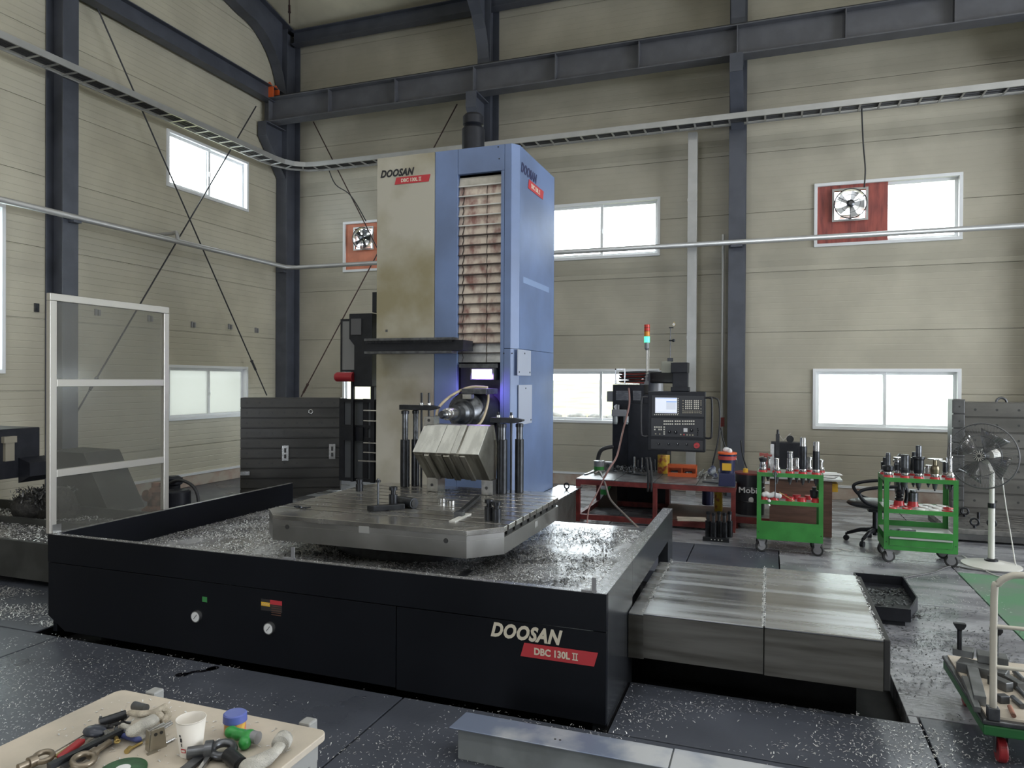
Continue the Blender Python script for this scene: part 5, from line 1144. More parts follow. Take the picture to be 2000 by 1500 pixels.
def keys(nm, spots, s, m, par):
    mb = MB()
    for x, y in spots: a = pp_(x-s, y-s); b = pp_(x+s, y+s); mb.box(a.x, b.x, PY-.012, PY-.006, b.z, a.z)
    return obj(nm, mb, m, par, kind='stuff')
keys('keypad', [(x, y) for x in (1298, 1316, 1335, 1354, 1382, 1400, 1420) for y in (914, 932, 951, 970, 989)], 6, KEY, f1)
keys('keypad_edge', [(x, y) for x in (1271,) for y in (912, 940, 968, 992, 1012, 1030)]+[(1446, y) for y in (915, 935, 955, 992, 1018, 1034)]+[(x, y) for x in (1290, 1310, 1330, 1348, 1366, 1388, 1408, 1428) for y in (1014, 1030)], 5, KEYD, f1)
keys('soft_keys', [(994+k*18.5, 1049) for k in range(13)]+[(1224, 892+k*18) for k in range(9)], 4.5, KEY, f1)
keys('operation_keys', [(x, y) for x in (1088, 1107, 1127, 1147, 1168, 1197, 1218, 1240, 1268, 1292, 1313, 1334, 1354, 1375) for y in (1112, 1141)], 7, KEY, f2)
keys('operation_keys', [(x, y) for x in (995, 1016, 1037, 1058, 1087) for y in (1170,)]+[(995, 1194), (1037, 1194), (1058, 1194), (1087, 1194), (1087, 1218), (1087, 1238)], 7, KEY, f2)
keys('lit_keys', [(1004, 1236), (1044, 1238), (1310, 1247), (1338, 1248), (1366, 1249), (1248, 1242)], 6, KEYD, f2)
keys('red_key', [(1280, 1244)], 6, REDP, f2); pbox('mode_window', 1276, 1180, 1314, 1218, .004, PAPER, f2, base=.006)
def knob(nm, x, y, r, par, m=BLACKP, base=.006, h=.02, pt=True):
    c = pp_(x, y); o = obj(nm, MB().lathe((c.x, PY-base, c.z), [(0, r), (h, r*.85)], (0, -1, 0), 16), m, par)
    if pt: obj('knob_mark', MB().box(c.x-.002, c.x+.002, PY-base-h-.002, PY-base-h, c.z, c.z+r*.8), PAPER, par)
    return o
for x, y in ((1138, 1218), (1200, 1221), (1354, 1202)): knob('rotary_knob', x, y, .022, f2)
for x, y in ((1414, 1185), (1417, 1205), (1413, 1225), (1413, 1248)): knob('small_button', x, y, .010, f2, h=.01, pt=False)
for x in (1035, 1132, 1220, 1308): knob('switch', x, 1340-(x < 1250)*4, .016, f3)
for x in (1035, 1132, 1220, 1308): c = pp_(x, 1338); obj('switch_cross', MB().box(c.x-.035, c.x+.035, PY-.007, PY-.006, c.z-.001, c.z+.001), LINE, f3)
knob('emergency_stop', 1404, 1351, .040, f3, REDP, h=.03, pt=False); knob('emergency_stop_cap', 1404, 1351, .018, f3, mat('estop_dark', (.25, .02, .02), .4), h=.034, pt=False)
for (xa, dx) in ((PX0, -.085), (PX1, .085)):
    obj('pendant_handle', MB().tube(smooth_path([(xa, PY+.02, PZ1-.08), (xa+dx*.7, PY-.01, PZ1-.08), (xa+dx, PY-.02, PZ1-.13), (xa+dx, PY-.02, PZ0+.25), (xa+dx*.7, PY-.01, PZ0+.19), (xa, PY+.02, PZ0+.19)], 5), .013, 8), CABLEK, pn)
obj('swing_neck', MB().box(-1.22+.0, -1.02, PY+.02, PY+.12, PZ1, 2.03).box(-1.24, -1.0, PY+.0, PY+.13, PZ1, PZ1+.06), BLACKS, pn, bevel=.01)
a = gy(1311, 708, 9.6); b = gy(1343, 728, 9.6); obj('neck_head', MB().box(a.x, b.x, PY-.02, PY+.22, b.z, a.z), BLACKS, pn, bevel=.006)
a = gy(1292, 706, 9.66); obj('neck_box', MB().box(a.x, gy(1311, 708, 9.66).x, PY+.05, PY+.24, b.z, a.z), mat('grey_beige_box', (.30, .30, .24), .5), pn, bevel=.004)
obj('swing_arm', MB().bar((-1.15, PY+.1, 1.95), (-1.62, 10.75, 1.95), .16, .17), BLACKS, pn, bevel=.02); obj('arm_joint', MB().lathe((-1.62, 10.85, 1.71), [(0, .11), (.34, .11)], n=20), CAST, pn)
c = gy(1308, 700, 9.66); di = thing('dial_gauge_stand', 'dial gauge on a thin magnetic stand on top of the pendant arm', 'gauge', (c.x, 9.72, gy(1308, 706, 9.66).z))
z0 = gy(1308, 706, 9.66).z; x_ = c.x
obj('magnet_base', MB().box(x_-.035, x_+.035, 9.69, 9.75, z0, z0+.05), STEELB, di, bevel=.003)
zz = lambda y: gy(1308, y, 9.72).z
obj('stand_rod', MB().cyl((x_, 9.72, z0+.05), (x_, 9.72, zz(640)), .005, n=8), STEELD, di)
obj('clamp_knob', MB().cyl((x_-.02, 9.72, zz(665)), (x_+.03, 9.72, zz(665)), .010, n=10).ball((x_+.04, 9.72, zz(665)), .022, 10, 8), STEELB, di); obj('top_arm', MB().bar((x_-.02, 9.72, zz(640)), (x_+.04, 9.72, zz(640)), .014, .014), STEELB, di)
g = obj('dial_case', MB().lathe((x_+.045, 9.74, zz(634)), [(0, .022), (.03, .022)], (0, -1, 0), 18), BRASS, di); obj('dial_face', MB().lathe((x_+.045, 9.709, zz(634)), [(0, .018), (.002, .018)], (0, -1, 0), 18), PAPER, g); obj('gauge_stem', MB().cyl((x_+.045, 9.725, zz(634)+.02), (x_+.045, 9.725, zz(628)), .004, n=6), BRASS, di)
# cables beside the bare column
for i, P in enumerate(([(1385, 776), (1398, 778), (1404, 786), (1406, 820), (1402, 862), (1392, 905)], [(1408, 835), (1413, 862), (1422, 885)], [(1407, 840), (1398, 880), (1390, 915)], [(1447, 860), (1451, 890), (1462, 925)])):
    Y_ = (9.75, 12.0, 11.0, 12.0)[i]
    solo('loose_cable', MB().tube(smooth_path([gy(x, y, Y_) for x, y in P], 6), .012, 6), CABLEK, ('black cable leaving the pendant and hanging behind bucket', 'black cable slanting from the conduit foot to bucket', 'black cable falling steeply left of the bucket', 'black cable along the column above the dark drum')[i], 'cable')

# ------------------------------------------------------------------ drum and desk
c = gz(1468, 1000, .0); dr = thing('oil_drum', 'dark oil drum with red lid and white lettering beside the bench', 'drum', (-.25, 9.95, .16))
ddx, ddy = -.25, 9.95
obj('drum_body', MB().lathe((ddx, ddy, .16), [(0, .19), (.16, .19), (.17, .197), (.18, .19), (.34, .19), (.35, .197), (.36, .19), (.52, .19)], n=28), SHOPFLOORDRUM, dr)
obj('drum_lid', MB().lathe((ddx, ddy, .68), [(0, .196), (.02, .196), (.022, .17)], n=28), REDB, dr); obj('drum_cap', MB().lathe((ddx-.05, ddy-.05, .70), [(0, .035), (.05, .03)], n=12), YELLOW, dr)
a = gy(1443, 962, ddy-.19); text('drum_lettering', 'Mobil', (a.x, ddy-.20, a.z), (1, 0, .0), (0, 0, 1), .25, .075, PAPER, dr, bold=.02)
obj('drum_emblem', MB().ball((a.x+.15, ddy-.185, a.z-.09), .035, 10, 6, (1, .25, 1.2)), PAPER, dr)
rl = thing('low_stand', 'low red framed stand carrying the dark drum', 'stand', (-.17, 9.95, 0))
obj('stand_top', MB().box(-.42, .10, 9.65, 10.4, .14, .158), GP, rl); obj('stand_rail', MB().box(-.42, .10, 9.62, 9.65, .08, .158), REDB, rl)
for x in (-.42, .06):
    for y in (9.65, 10.3): obj('stand_leg', MB().box(x, x+.04, y, y+.04, 0, .14), REDB, rl)
dk = thing('office_desk', 'brown panelled desk covered with papers behind the smaller trolley', 'desk', (.3, 9.8, 0))
obj('desk_front', MB().box(.0, .71, 9.42, 9.445, .02, .70), WOODB, dk); obj('desk_side', MB().box(.69, .712, 9.446, 10.1, .02, .70), WOODB, dk)
obj('desk_top', MB().box(-.04, .82, 9.38, 10.15, .70, .725), mat('desk_pale', (.40, .40, .40), .4), dk, bevel=.003); obj('desk_drawer', MB().box(.712, .78, 9.5, 9.7, .56, .66), YELLOW, dk) 
for i, (x, y, a_) in enumerate(((.25, 9.55, .2), (.62, 9.6, -.3), (.7, 9.85, .1), (.05, 9.6, .5))):
    R = Matrix.Rotation(a_, 3, 'Z'); solo('paper_sheet', MB().cbox((x, y, .729+i*.003), (.30, .21, .003), R), PAPER, ('white sheet lying midway on the brown desk', 'tilted white sheet near the free corner of the brown desk', 'white sheet at the far free side of the brown desk', 'skewed white sheet near the drum end of the brown desk')[i], 'paper')
bg = thing('equipment_case', 'black equipment case standing on the brown desk behind tool holders', 'case', (.22, 9.9, .741))
a = gy(1506, 862, 9.9); b = gy(1566, 862, 9.9); obj('case_body', MB().box(a.x, b.x, 9.8, 10.0, .742, a.z), BLACKS, bg, bevel=.01)
c = gy(1543, 857, 9.9); obj('case_dial', MB().lathe((c.x, 9.9, c.z), [(0, .045), (.05, .045)], (0, -1, 0), 16), STEELB, bg); c = gy(1530, 860, 9.9)
obj('case_antenna', MB().cyl((c.x, 9.9, c.z), gy(1519, 846, 9.9), .004, n=6).cyl((c.x, 9.9, c.z), gy(1544, 846, 9.9), .004, n=6), WHITEP, bg)

# ------------------------------------------------------------------ tool trolleys
def castor(t, x, y, r=.062, up=.20, rot=.3):
    d = Vector((math.cos(rot), math.sin(rot), 0)); c = Vector((x, y, r))
    w = obj('castor_wheel', MB().lathe(c-d*.017, [(0, r*.9), (.006, r), (.028, r), (.034, r*.9)], d, 24), RUBBER, t)
    obj('wheel_hub', MB().lathe(c-d*.020, [(0, r*.66), (.040, r*.66)], d, 20), CAST, w)
    f = MB(); side = Vector((-d.y, d.x, 0))
    for s in (-1, 1): f.prism([c+d*s*.028-side*.02, c+d*s*.028+side*.02, c+d*s*.028+side*.035+Vector((0, 0, up-r-.02)), c+d*s*.028-side*.035+Vector((0, 0, up-r-.02))], d*.004)
    f.cbox(c+Vector((0, 0, up-r-.01)), (.075, .075, .02)); obj('castor_fork', f, CAST, t)
def trolley(label, x0, x1, y0, y1, z0, z1, zm, kind):
    t = thing('tool_trolley', label, 'trolley', ((x0+x1)/2, (y0+y1)/2, 0)); w = .045
    for (x, y, nx, ny) in ((x0, y0, 1, 1), (x1, y0, -1, 1), (x0, y1, 1, -1), (x1, y1, -1, -1)):
        m = MB().box(min(x, x+nx*w), max(x, x+nx*w), min(y, y+ny*.003), max(y, y+ny*.003), z0, z1).box(min(x, x+nx*.003), max(x, x+nx*.003), min(y+ny*.003, y+ny*w), max(y+ny*.003, y+ny*w), z0, z1)
        obj('corner_post', m, TGREEN, t)
    for z in (z1-.045, zm-.04):
        for y in (y0, y1-.003): obj('shelf_rail', MB().box(x0+w, x1-w, y, y+.003, z, z+.045), TGREEN, t)
        for x in (x0, x1-.003): obj('shelf_rail', MB().box(x, x+.003, y0+w, y1-w, z, z+.045), TGREEN, t)
        obj('shelf_plate', MB().box(x0+.004, x1-.004, y0+.004, y1-.004, z+.036, z+.042), mat('shelf_white', (.45, .46, .44), .4), t)
    zt = z0+.20 if kind == 1 else z0+.17
    obj('lower_shelf', MB().box(x0+.004, x1-.004, y0+.004, y1-.004, z0+.10 if kind == 1 else zt-.004, (z0+.10 if kind == 1 else zt-.004)+.006), TGREEN if kind == 1 else mat('shelf_white', (.45, .46, .44), .4), t)
    if kind == 1: obj('front_panel', MB().box(x0+w, x1-w, y0, y0+.004, z0, z0+.205), TGREEN, t)
    else:
        obj('upper_apron', MB().box(x0+w, x1-w, y0, y0+.004, zt-.03, zt+.035), TGREEN, t)
        d = obj('drawer', MB().box(x0+w+.003, x1-w-.003, y0-.004, y0+.2, z0+.045, zt-.055), TGREEN, t, bevel=.003)
        obj('drawer_handle', MB().box(x0+w+.006, x1-w-.006, y0-.016, y0-.005, zt-.05, zt-.032), mat('grey_handle', (.35, .38, .36), .4), d)
        obj('front_panel', MB().box(x0+w, x1-w, y0, y0+.004, z0, z0+.043), TGREEN, t)
        obj('rear_apron', MB().box(x0+w, x1-w, y1-.004, y1, z0, zt+.06), TGREEN, t)
    for x in (x0, x1-.004): obj('side_panel', MB().box(x, x+.004, y0+w, y1-w, z0, z0+.10 if kind == 2 else z0+.2), TGREEN, t)
    for x in (x0+.02, x1-.02): obj('panel_bolt', MB().lathe((x, y0-.003, z0+.08), [(0, .006), (.004, .006)], (0, 1, 0), 8), STEELB, t)
    for i, (x, y) in enumerate(((x0+.05, y0+.05), (x1-.05, y0+.05), (x0+.05, y1-.05), (x1-.05, y1-.05))): castor(t, x, y, .064, z0, (-1.35, -1.75, -1.1, -1.9)[i])
    return t
def holder(label, x, y, z, body, top, m=STEELD, mt=None, cup=True, taper=True, cat='tool holder'):
    """tool holder standing in a shelf: body profile and cutter above, taper below"""
    t = thing('tool_holder', label, cat, (x, y, z))
    if cup: obj('red_cup', MB().lathe((x, y, z), [(0, .048), (.022, .043)], n=20), REDP, t)
    obj('flange', MB().lathe((x, y, z+.022), [(0, .040), (.010, .042), (.013, .034), (.018, .034), (.021, .042), (.032, .040)], n=20), STEEL, t)
    h = .054; obj('body', MB().lathe((x, y, z+h), body, n=20), m, t); h += body[-1][0]
    if top: obj('cutter', MB().lathe((x, y, z+h), top, n=14), mt or m, t)
    if taper: obj('taper', MB().lathe((x, y, z-.125), [(0, .008), (.02, .010), (.022, .017), (.115, .034)], n=18), STEELD, t)
    return t
t1x0, t1x1, t1y = gy(1478, 1000, 8.4).x, gy(1608, 1000, 8.4).x, 8.4
z1b = gy(1540, 1057, 8.4).z; z1t = gy(1480, 922, 8.4).z; z1m = gy(1540, 980, 8.4).z
TR1 = trolley('smaller green tool trolley with closed lower front next to red bench', t1x0, t1x1, 8.4, 8.80, z1b, z1t, z1m, 1)
t2x0, t2x1 = gy(1727, 1000, 8.40).x, gy(1872, 1000, 8.40).x
z2b = gy(1800, 1078, 8.4).z; z2t = gy(1727, 932, 8.4).z; z2m = gy(1800, 998, 8.4).z
TR2 = trolley('larger green tool trolley with a drawer beside the pedestal fan', t2x0, t2x1, 8.4, 8.88, z2b, z2t, z2m, 2)
def sx1(px_, dy=.06): return gy(px_, 925, 8.4+dy).x
Z1 = z1t-.003
# profiles are (height, radius)
holder('short steel holder with dark ring head at bench side of smaller trolley', sx1(1490), 8.47, Z1, [(0, .038), (.03, .04), (.035, .03), (.06, .03)], [(0, .035), (.04, .048), (.05, .03)], STEEL, STEELD)
holder('slim steel chuck holder beside the tall blade on smaller trolley', sx1(1517), 8.46, Z1, [(0, .03), (.03, .026), (.10, .026), (.11, .02)], None, STEEL)
holder('stepped bright steel holder in the middle of smaller trolley', sx1(1543), 8.46, Z1, [(0, .034), (.07, .036), (.11, .036), (.115, .028)], [(0, .03), (.05, .03), (.055, .034), (.07, .034)], STEEL, STEEL)
holder('thick black boring bar beside the end one on smaller trolley', sx1(1568), 8.46, Z1, [(0, .038), (.04, .042), (.25, .042)], [(0, .034), (.09, .03), (.10, .02)], STEELB, STEEL)
holder('tall black bar with bright insert tip at end of smaller trolley', sx1(1594), 8.46, Z1, [(0, .038), (.20, .036)], [(0, .034), (.10, .034), (.105, .02)], STEELB, STEEL)
c = Vector((sx1(1518, .2), 8.60, Z1)); t = thing('tool_holder', 'tall dark blade bar rising above everything on smaller trolley', 'tool holder', c)
obj('blade', MB().box(c.x-.018, c.x+.022, c.y-.012, c.y+.012, Z1, Z1+.42), STEELB, t, bevel=.003); obj('blade_tip', MB().lathe((c.x+.003, c.y, Z1+.42), [(0, .014), (.045, .013), (.05, .006)], n=10), STEELB, t)
t = solo('steel_scale', MB().box(c.x-.075, c.x-.035, 8.64, 8.645, Z1, Z1+.30), STEEL, 'upright pale steel plate beside the tall blade bar', 'plate')
t = solo('red_pliers', MB().bar((sx1(1483), 8.62, Z1+.19), (sx1(1507), 8.6, Z1+.17), .03, .02).bar((sx1(1483), 8.62, Z1+.17), (sx1(1500), 8.6, Z1+.19), .02, .02).cyl((sx1(1495), 8.61, Z1), (sx1(1495), 8.61, Z1+.17), .02, n=8), mat('red_tool', (.40, .10, .09), .5), 'red handled tool propped behind the short steel holder', 'tool')
for i, (x, h, r) in enumerate(((1500, .12, .03), (1556, .11, .028), (1580, .14, .03), (1602, .10, .032))):
    holder(['rear row small steel holder behind the slim chuck holder', 'rear row small holder behind stepped bright holder', 'rear row knobby steel holder between the black bars', 'rear row low steel holder at end of smaller trolley'][i], sx1(x, .28), 8.68, Z1, [(0, r), (h*.6, r*.9)], [(0, r*1.2), (.02, r*1.2), (.03, r*.5)], STEEL)
for i, x in enumerate((1493, 1512, 1543, 1566, 1594)):
    X_ = gy(x, 975, 8.46).x; obj('red_cup', MB().lathe((X_, 8.465, z1m+.002), [(0, .050), (.03, .044), (.045, .044)], n=18), REDP, TR1)
for i, x in enumerate((1505, 1530, 1556, 1580)):
    X_ = gy(x, 970, 8.62).x; obj('red_cup', MB().lathe((X_, 8.64, z1m+.002), [(0, .050), (.03, .044), (.045, .044)], n=18), REDP, TR1)
c = gy(1590, 950, 8.47); t = thing('tool_holder', 'black collet holder in the middle shelf of smaller trolley', 'tool holder', (c.x, 8.465, z1m+.047))
obj('collet', MB().lathe((c.x, 8.465, z1m+.047), [(0, .03), (.02, .04), (.08, .045), (.09, .03)], n=18), STEELB, t); obj('neck', MB().lathe((c.x, 8.465, z1m+.137), [(0, .02), (.03, .022)], n=12), STEELB, t)
g = MB(); c = gz(1505, 978, z1m+.04)
for k in range(7): g.ball((gy(1492+k*5, 968, 8.42).x, 8.43, z1m+.06+.01*math.sin(k*2)), .03, 8, 6)
g.ball((t1x0+.13, 8.39, z1m), .02, 8, 6).ball((t1x0+.13, 8.39, z1m-.05), .016, 8, 6)
solo('white_rag', g, PAPER, 'crumpled white rag on the middle shelf of smaller trolley', 'rag', remesh=.008)
a = Vector((gy(1522, 958, 8.36).x, 8.385, z1m+.10)); b = Vector((gy(1552, 984, 8.36).x, 8.385, z1m+.01)); solo('thin_rod', MB().cyl(a, b, .005, n=6), BRASS, 'thin brass rod leaning across red cups on smaller trolley', 'rod')
hk = Vector((gy(1514, 935, 8.38).x, 8.385, 0)); solo('hook_rod', MB().cyl((hk.x, 8.385, z1t-.27), (hk.x+.003, 8.385, z1t+.02), .006, n=8).torus((hk.x, 8.385, z1t-.01), .02, .005, (0, 1, 0), 14, 6), STEELD, 'steel hook rod hanging on front edge of smaller trolley', 'hook')
g = MB()
for k in range(14): g.cyl((random.uniform(t1x0+.08, t1x1-.08), random.uniform(8.45, 8.7), z1b+.12), (random.uniform(t1x0+.08, t1x1-.08), random.uniform(8.45, 8.7), z1b+.15), .014, n=6)
solo('stored_tools', g, STEELD, 'jumble of dark tools inside lower shelf of smaller trolley', 'tools')['kind'] = 'stuff'
# larger trolley
Z2 = z2t-.003; s2 = lambda px_, dy=.06: gy(px_, 930, 8.4+dy).x
holder('dark holder with slanted bright tip at chair side of larger trolley', s2(1735), 8.48, Z2, [(0, .036), (.02, .055), (.06, .055), (.07, .03)], [(0, .024), (.11, .024), (.13, .02)], STEELB, STEELD)
holder('thick fluted steel cutter next to the slanted tip holder', s2(1768), 8.47, Z2, [(0, .044), (.03, .048), (.05, .042)], [(0, .042), (.13, .042), (.14, .03)], STEELB, STEELD)
holder('tallest black holder with twin cutter head on larger trolley', s2(1794), 8.46, Z2, [(0, .045), (.04, .05), (.14, .05), (.15, .058), (.17, .058), (.175, .03)], [(0, .028), (.11, .028), (.115, .02)], STEELB, STEELD)
holder('bronze banded holder with wide thin disc cutter', s2(1826), 8.46, Z2, [(0, .04), (.03, .044), (.05, .046), (.08, .04), (.09, .02), (.15, .018)], [(0, .07), (.008, .07)], mat('bronze_steel', (.22, .19, .13), .35, .9), STEEL)
holder('slim steel holder with long thin reamer at fan side of larger trolley', s2(1856), 8.46, Z2, [(0, .036), (.02, .03), (.03, .018), (.17, .016), (.175, .024), (.19, .024)], [(0, .006), (.22, .006)], STEEL, STEEL)
holder('dark holder with pale disc head behind the slim reamer holder', s2(1849, .25), 8.66, Z2, [(0, .036), (.10, .036), (.105, .045)], [(0, .06), (.012, .06), (.013, .01), (.05, .01)], STEELD, STEEL)
holder('bulky holder with bright double disc behind the fluted cutter', s2(1755, .25), 8.66, Z2, [(0, .04), (.06, .045), (.09, .035)], [(0, .055), (.02, .055), (.022, .04), (.04, .05), (.05, .05)], STEELD, STEEL)
holder('dark stub holder behind the slanted tip holder', s2(1728, .3), 8.70, Z2, [(0, .036), (.08, .04)], [(0, .02), (.05, .02)], STEELB)
holder('dark steel holder half hidden behind the tallest black holder', s2(1785, .28), 8.70, Z2, [(0, .04), (.14, .03)], [(0, .02), (.06, .018)], STEELB)
holder('low clustered holder in rear row behind bronze banded holder', s2(1815, .3), 8.74, Z2, [(0, .045), (.03, .04)], [(0, .03), (.03, .03)], STEEL)
for i, (x, dy) in enumerate(((1742, .07), (1772, .07), (1798, .07), (1824, .07), (1850, .07), (1748, .2), (1776, .22), (1803, .24), (1830, .24), (1852, .24), (1760, .36), (1786, .38), (1812, .38), (1838, .38))):
    X_ = gy(x, 990, 8.4+dy).x; obj('ring_cup', MB().lathe((X_, 8.4+dy, z2m+.002), [(0, .050), (.012, .046)], n=18), REDP if i in (0, 1, 4, 5, 6, 9) else WHITEP, TR2)
for i, (x, lb, m) in enumerate(((1756, 'ridged black holder on the middle shelf of larger trolley', STEELB), (1783, 'grouped bright pins holder on the middle shelf of larger trolley', STEELD))):
    X_ = gy(x, 985, 8.62).x; t = thing('tool_holder', lb, 'tool holder', (X_, 8.62, z2m+.014))
    obj('cup_stack', MB().lathe((X_, 8.62, z2m+.014), [(0, .055), (.05, .045)], n=18), REDP, t)
    pr = [(0, .035), (.03, .045), (.035, .025), (.06, .04), (.065, .025), (.09, .038), (.12, .02), (.17, .012)] if i == 0 else [(0, .05), (.09, .05), (.10, .03), (.12, .03)]
    obj('body', MB().lathe((X_, 8.62, z2m+.064), pr, n=14 if i == 0 else 7), m, t)
g = MB().bar((t2x0+.08, 8.5, z2b+.185), (t2x0+.19, 8.55, z2b+.185), .03, .02).cyl((t2x0+.15, 8.5, z2b+.185), (t2x0+.32, 8.56, z2b+.183), .012, n=8)
solo('utility_knife', g, STEELD, 'dark hand tool lying on the lower shelf of larger trolley', 'tool')
solo('white_wrapper', MB().cbox((t2x0+.22, 8.56, z2b+.200), (.12, .05, .006), Matrix.Rotation(.3, 3, 'Z')), PAPER, 'white slip of wrapping over the dark hand tool', 'wrapper')
# white slips on the floor by the trolleys
for i, (x, y) in enumerate(((1625, 1075), (1648, 1073))): c = gz(x, y, .002); solo('paper_scrap', MB().cbox(c, (.18, .07, .003), Matrix.Rotation(.4-i, 3, 'Z')), PAPER, ('white paper strip on floor touching smaller trolley wheel', 'flattened white paper on the floor between trolleys')[i], 'paper')

# ------------------------------------------------------------------ office chair
oc = thing('office_chair', 'black swivel office chair between the two green trolleys', 'chair', (1.17, 9.35, 0))
ox, oy = 1.17, 9.35
for k in range(5):
    a = k*2*math.pi/5+2.9; d = Vector((math.cos(a), math.sin(a), 0))
    obj('base_leg', MB().tube([Vector((ox, oy, .16))+d*.04, Vector((ox, oy, .15))+d*.15, Vector((ox, oy, .09))+d*.30], [.028, .024, .018], 8), BLACKS, oc)
    p = Vector((ox, oy, .035))+d*.31; obj('castor', MB().cyl(p-Vector((-d.y, d.x, 0))*.02, p+Vector((-d.y, d.x, 0))*.02, .033, n=16).cyl(p+Vector((0, 0, .03)), p+Vector((0, 0, .06)), .012, n=8), BLACKS, oc)
obj('gas_lift', MB().cyl((ox, oy, .10), (ox, oy, .40), .028, n=14).box(ox-.08, ox+.08, oy-.08, oy+.08, .38, .42), BLACKS, oc)
obj('seat', MB().ball((ox-.02, oy, .47), .27, 20, 10, (1.08, .95, .22)), mat('black_leather', (.02, .02, .024), .4, bump=.2, bscale=40), oc, 'black padded seat')
obj('backrest', MB().ball((ox+.26, oy+.06, .78), .24, 16, 10, (.22, .9, 1.2)), mat('black_leather', (.02, .02, .024), .4), oc)
obj('back_bar', MB().tube(smooth_path([(ox+.1, oy, .42), (ox+.28, oy, .45), (ox+.33, oy, .6), (ox+.30, oy, .75)], 4), .02, 8), BLACKS, oc)
for s in (-.27, .27):
    obj('armrest', MB().tube(smooth_path([(ox+.12, oy+s, .46), (ox-.10, oy+s*1.05, .50), (ox-.20, oy+s*1.08, .60), (ox-.17, oy+s*1.08, .66), (ox+.0, oy+s*1.08, .70), (ox+.22, oy+s*1.05, .72)], 6), [.02]*31, 8), BLACKS, oc)

# ------------------------------------------------------------------ pedestal fan
fx, fy = 2.17, 8.67
fn = thing('pedestal_fan', 'tall white pedestal fan with clear blades beside larger trolley', 'fan', (fx, fy, 0))
obj('fan_base', MB().lathe((fx, fy, 0), [(0, .27), (.012, .27), (.025, .20), (.035, .12), (.05, .06)], n=36), WHITEP, fn)
obj('base_collar', MB().lathe((fx, fy, .045), [(0, .062), (.02, .062), (.03, .04)], n=20), STEELB, fn)
obj('pole', MB().cyl((fx, fy, .05), (fx, fy, .98), .024, n=16).cyl((fx, fy, .05), (fx, fy, .62), .030, n=16), WHITEP, fn)
obj('pole_clamp', MB().lathe((fx, fy, .60), [(0, .036), (.05, .036)], n=16), STEELB, fn)
hc = Vector((fx-.10, fy-.05, 1.14)); ax = (CO-hc); ax.z = 0; ax = (Matrix.Rotation(-.38, 3, 'Z') @ ax.normalized()); ax = Vector((ax.x, ax.y, .05)).normalized()
u_ = ax.orthogonal().normalized(); v_ = ax.cross(u_); fR = .335
obj('motor_housing', MB().lathe(hc-ax*.26, [(0, .05), (.03, .085), (.12, .09), (.16, .07)], ax, 24), WHITEP, fn); obj('tilt_bracket', MB().bar(hc-ax*.16-Vector((0, 0, .05)), (fx, fy, .97), .05, .04), WHITEP, fn)
wires = MB()
for k in range(64):
    a = 2*math.pi*k/64; d = u_*math.cos(a)+v_*math.sin(a)
    wires.tube([hc+ax*.07+d*.06, hc+ax*.065+d*fR*.7, hc+ax*.03+d*fR*.97, hc+d*fR], .0013, 3, False)
    wires.tube([hc-ax*.10+d*.08, hc-ax*.085+d*fR*.7, hc-ax*.03+d*fR*.97, hc+d*fR], .0013, 3, False)
obj('guard_wires', wires, mat('wire_grey', (.16, .16, .165), .4, .5), fn, kind='stuff')
obj('guard_ring', MB().torus(hc, fR, .008, ax, 48, 8), mat('ring_grey', (.12, .12, .125), .4), fn); obj('inner_ring', MB().torus(hc+ax*.068, fR*.62, .003, ax, 40, 6), STEELD, fn)
obj('guard_badge', MB().lathe(hc+ax*.068, [(0, .06), (.008, .055)], ax, 24), STEELD, fn)
bf = MB()
for k in range(14): a = 2*math.pi*k/14; d = u_*math.cos(a)+v_*math.sin(a); e = u_*math.cos(a+.4)+v_*math.sin(a+.4); bf.bar(hc+ax*.078+d*.018, hc+ax*.078+e*.055, .006, .004)
obj('badge_fins', bf, WHITEP, fn, kind='stuff')
FB_ = glass_mat('smoky_blade', (.42, .42, .42), .15, .15, .25, (.3, .3, .3))
for k in range(4):
    a0 = k*math.pi/2+.3; R1 = []; R2 = []; prof = []
    for i in range(7):
        rr = .05+(fR*.86-.05)*i/6; wd = .25+.75*math.sin(min(1, i/6*1.1+.1)*math.pi*.6)
        for s, L_ in ((-.42, R1), (.62, R2)):
            a = a0+s*wd; d = u_*math.cos(a)+v_*math.sin(a); L_.append(hc+d*rr+ax*(-.035 if s < 0 else .03))
    m = MB(); n = len(R1); m.v = [tuple(p) for p in R1+R2]; m.f = [(i, i+1, n+i+1, n+i) for i in range(n-1)]; m.sm = [True]*(n-1)
    b = obj('fan_blade', m, FB_, fn); so = b.modifiers.new('s', 'SOLIDIFY'); so.thickness = .003
obj('hub', MB().lathe(hc-ax*.05, [(0, .05), (.08, .05), (.09, .03)], ax, 20), STEELD, fn)
solo('trailing_cable', MB().tube(smooth_path([gy(1957, 930, 8.8), gy(1964, 985, 8.8), gy(1975, 1050, 8.85), gz(1985, 1108, .008), gz(1999, 1128, .008), gz(1940, 1122, .008), gz(1880, 1085, .008)], 7), .006, 6), WHITEP, 'pale cord hanging from the pedestal fan and curling on floor', 'cord')
solo('extension_cable', MB().tube(smooth_path([gz(1700, 1130, .008), gz(1735, 1134, .008), gz(1780, 1125, .008), gz(1822, 1118, .008), gz(1858, 1106, .008), gz(1900, 1112, .008), gz(1960, 1118, .008), gz(2020, 1118, .008)], 7), .008, 6), mat('cord_grey', (.10, .10, .10), .5), 'dark cord crossing the floor from chip tray past larger trolley', 'cord')

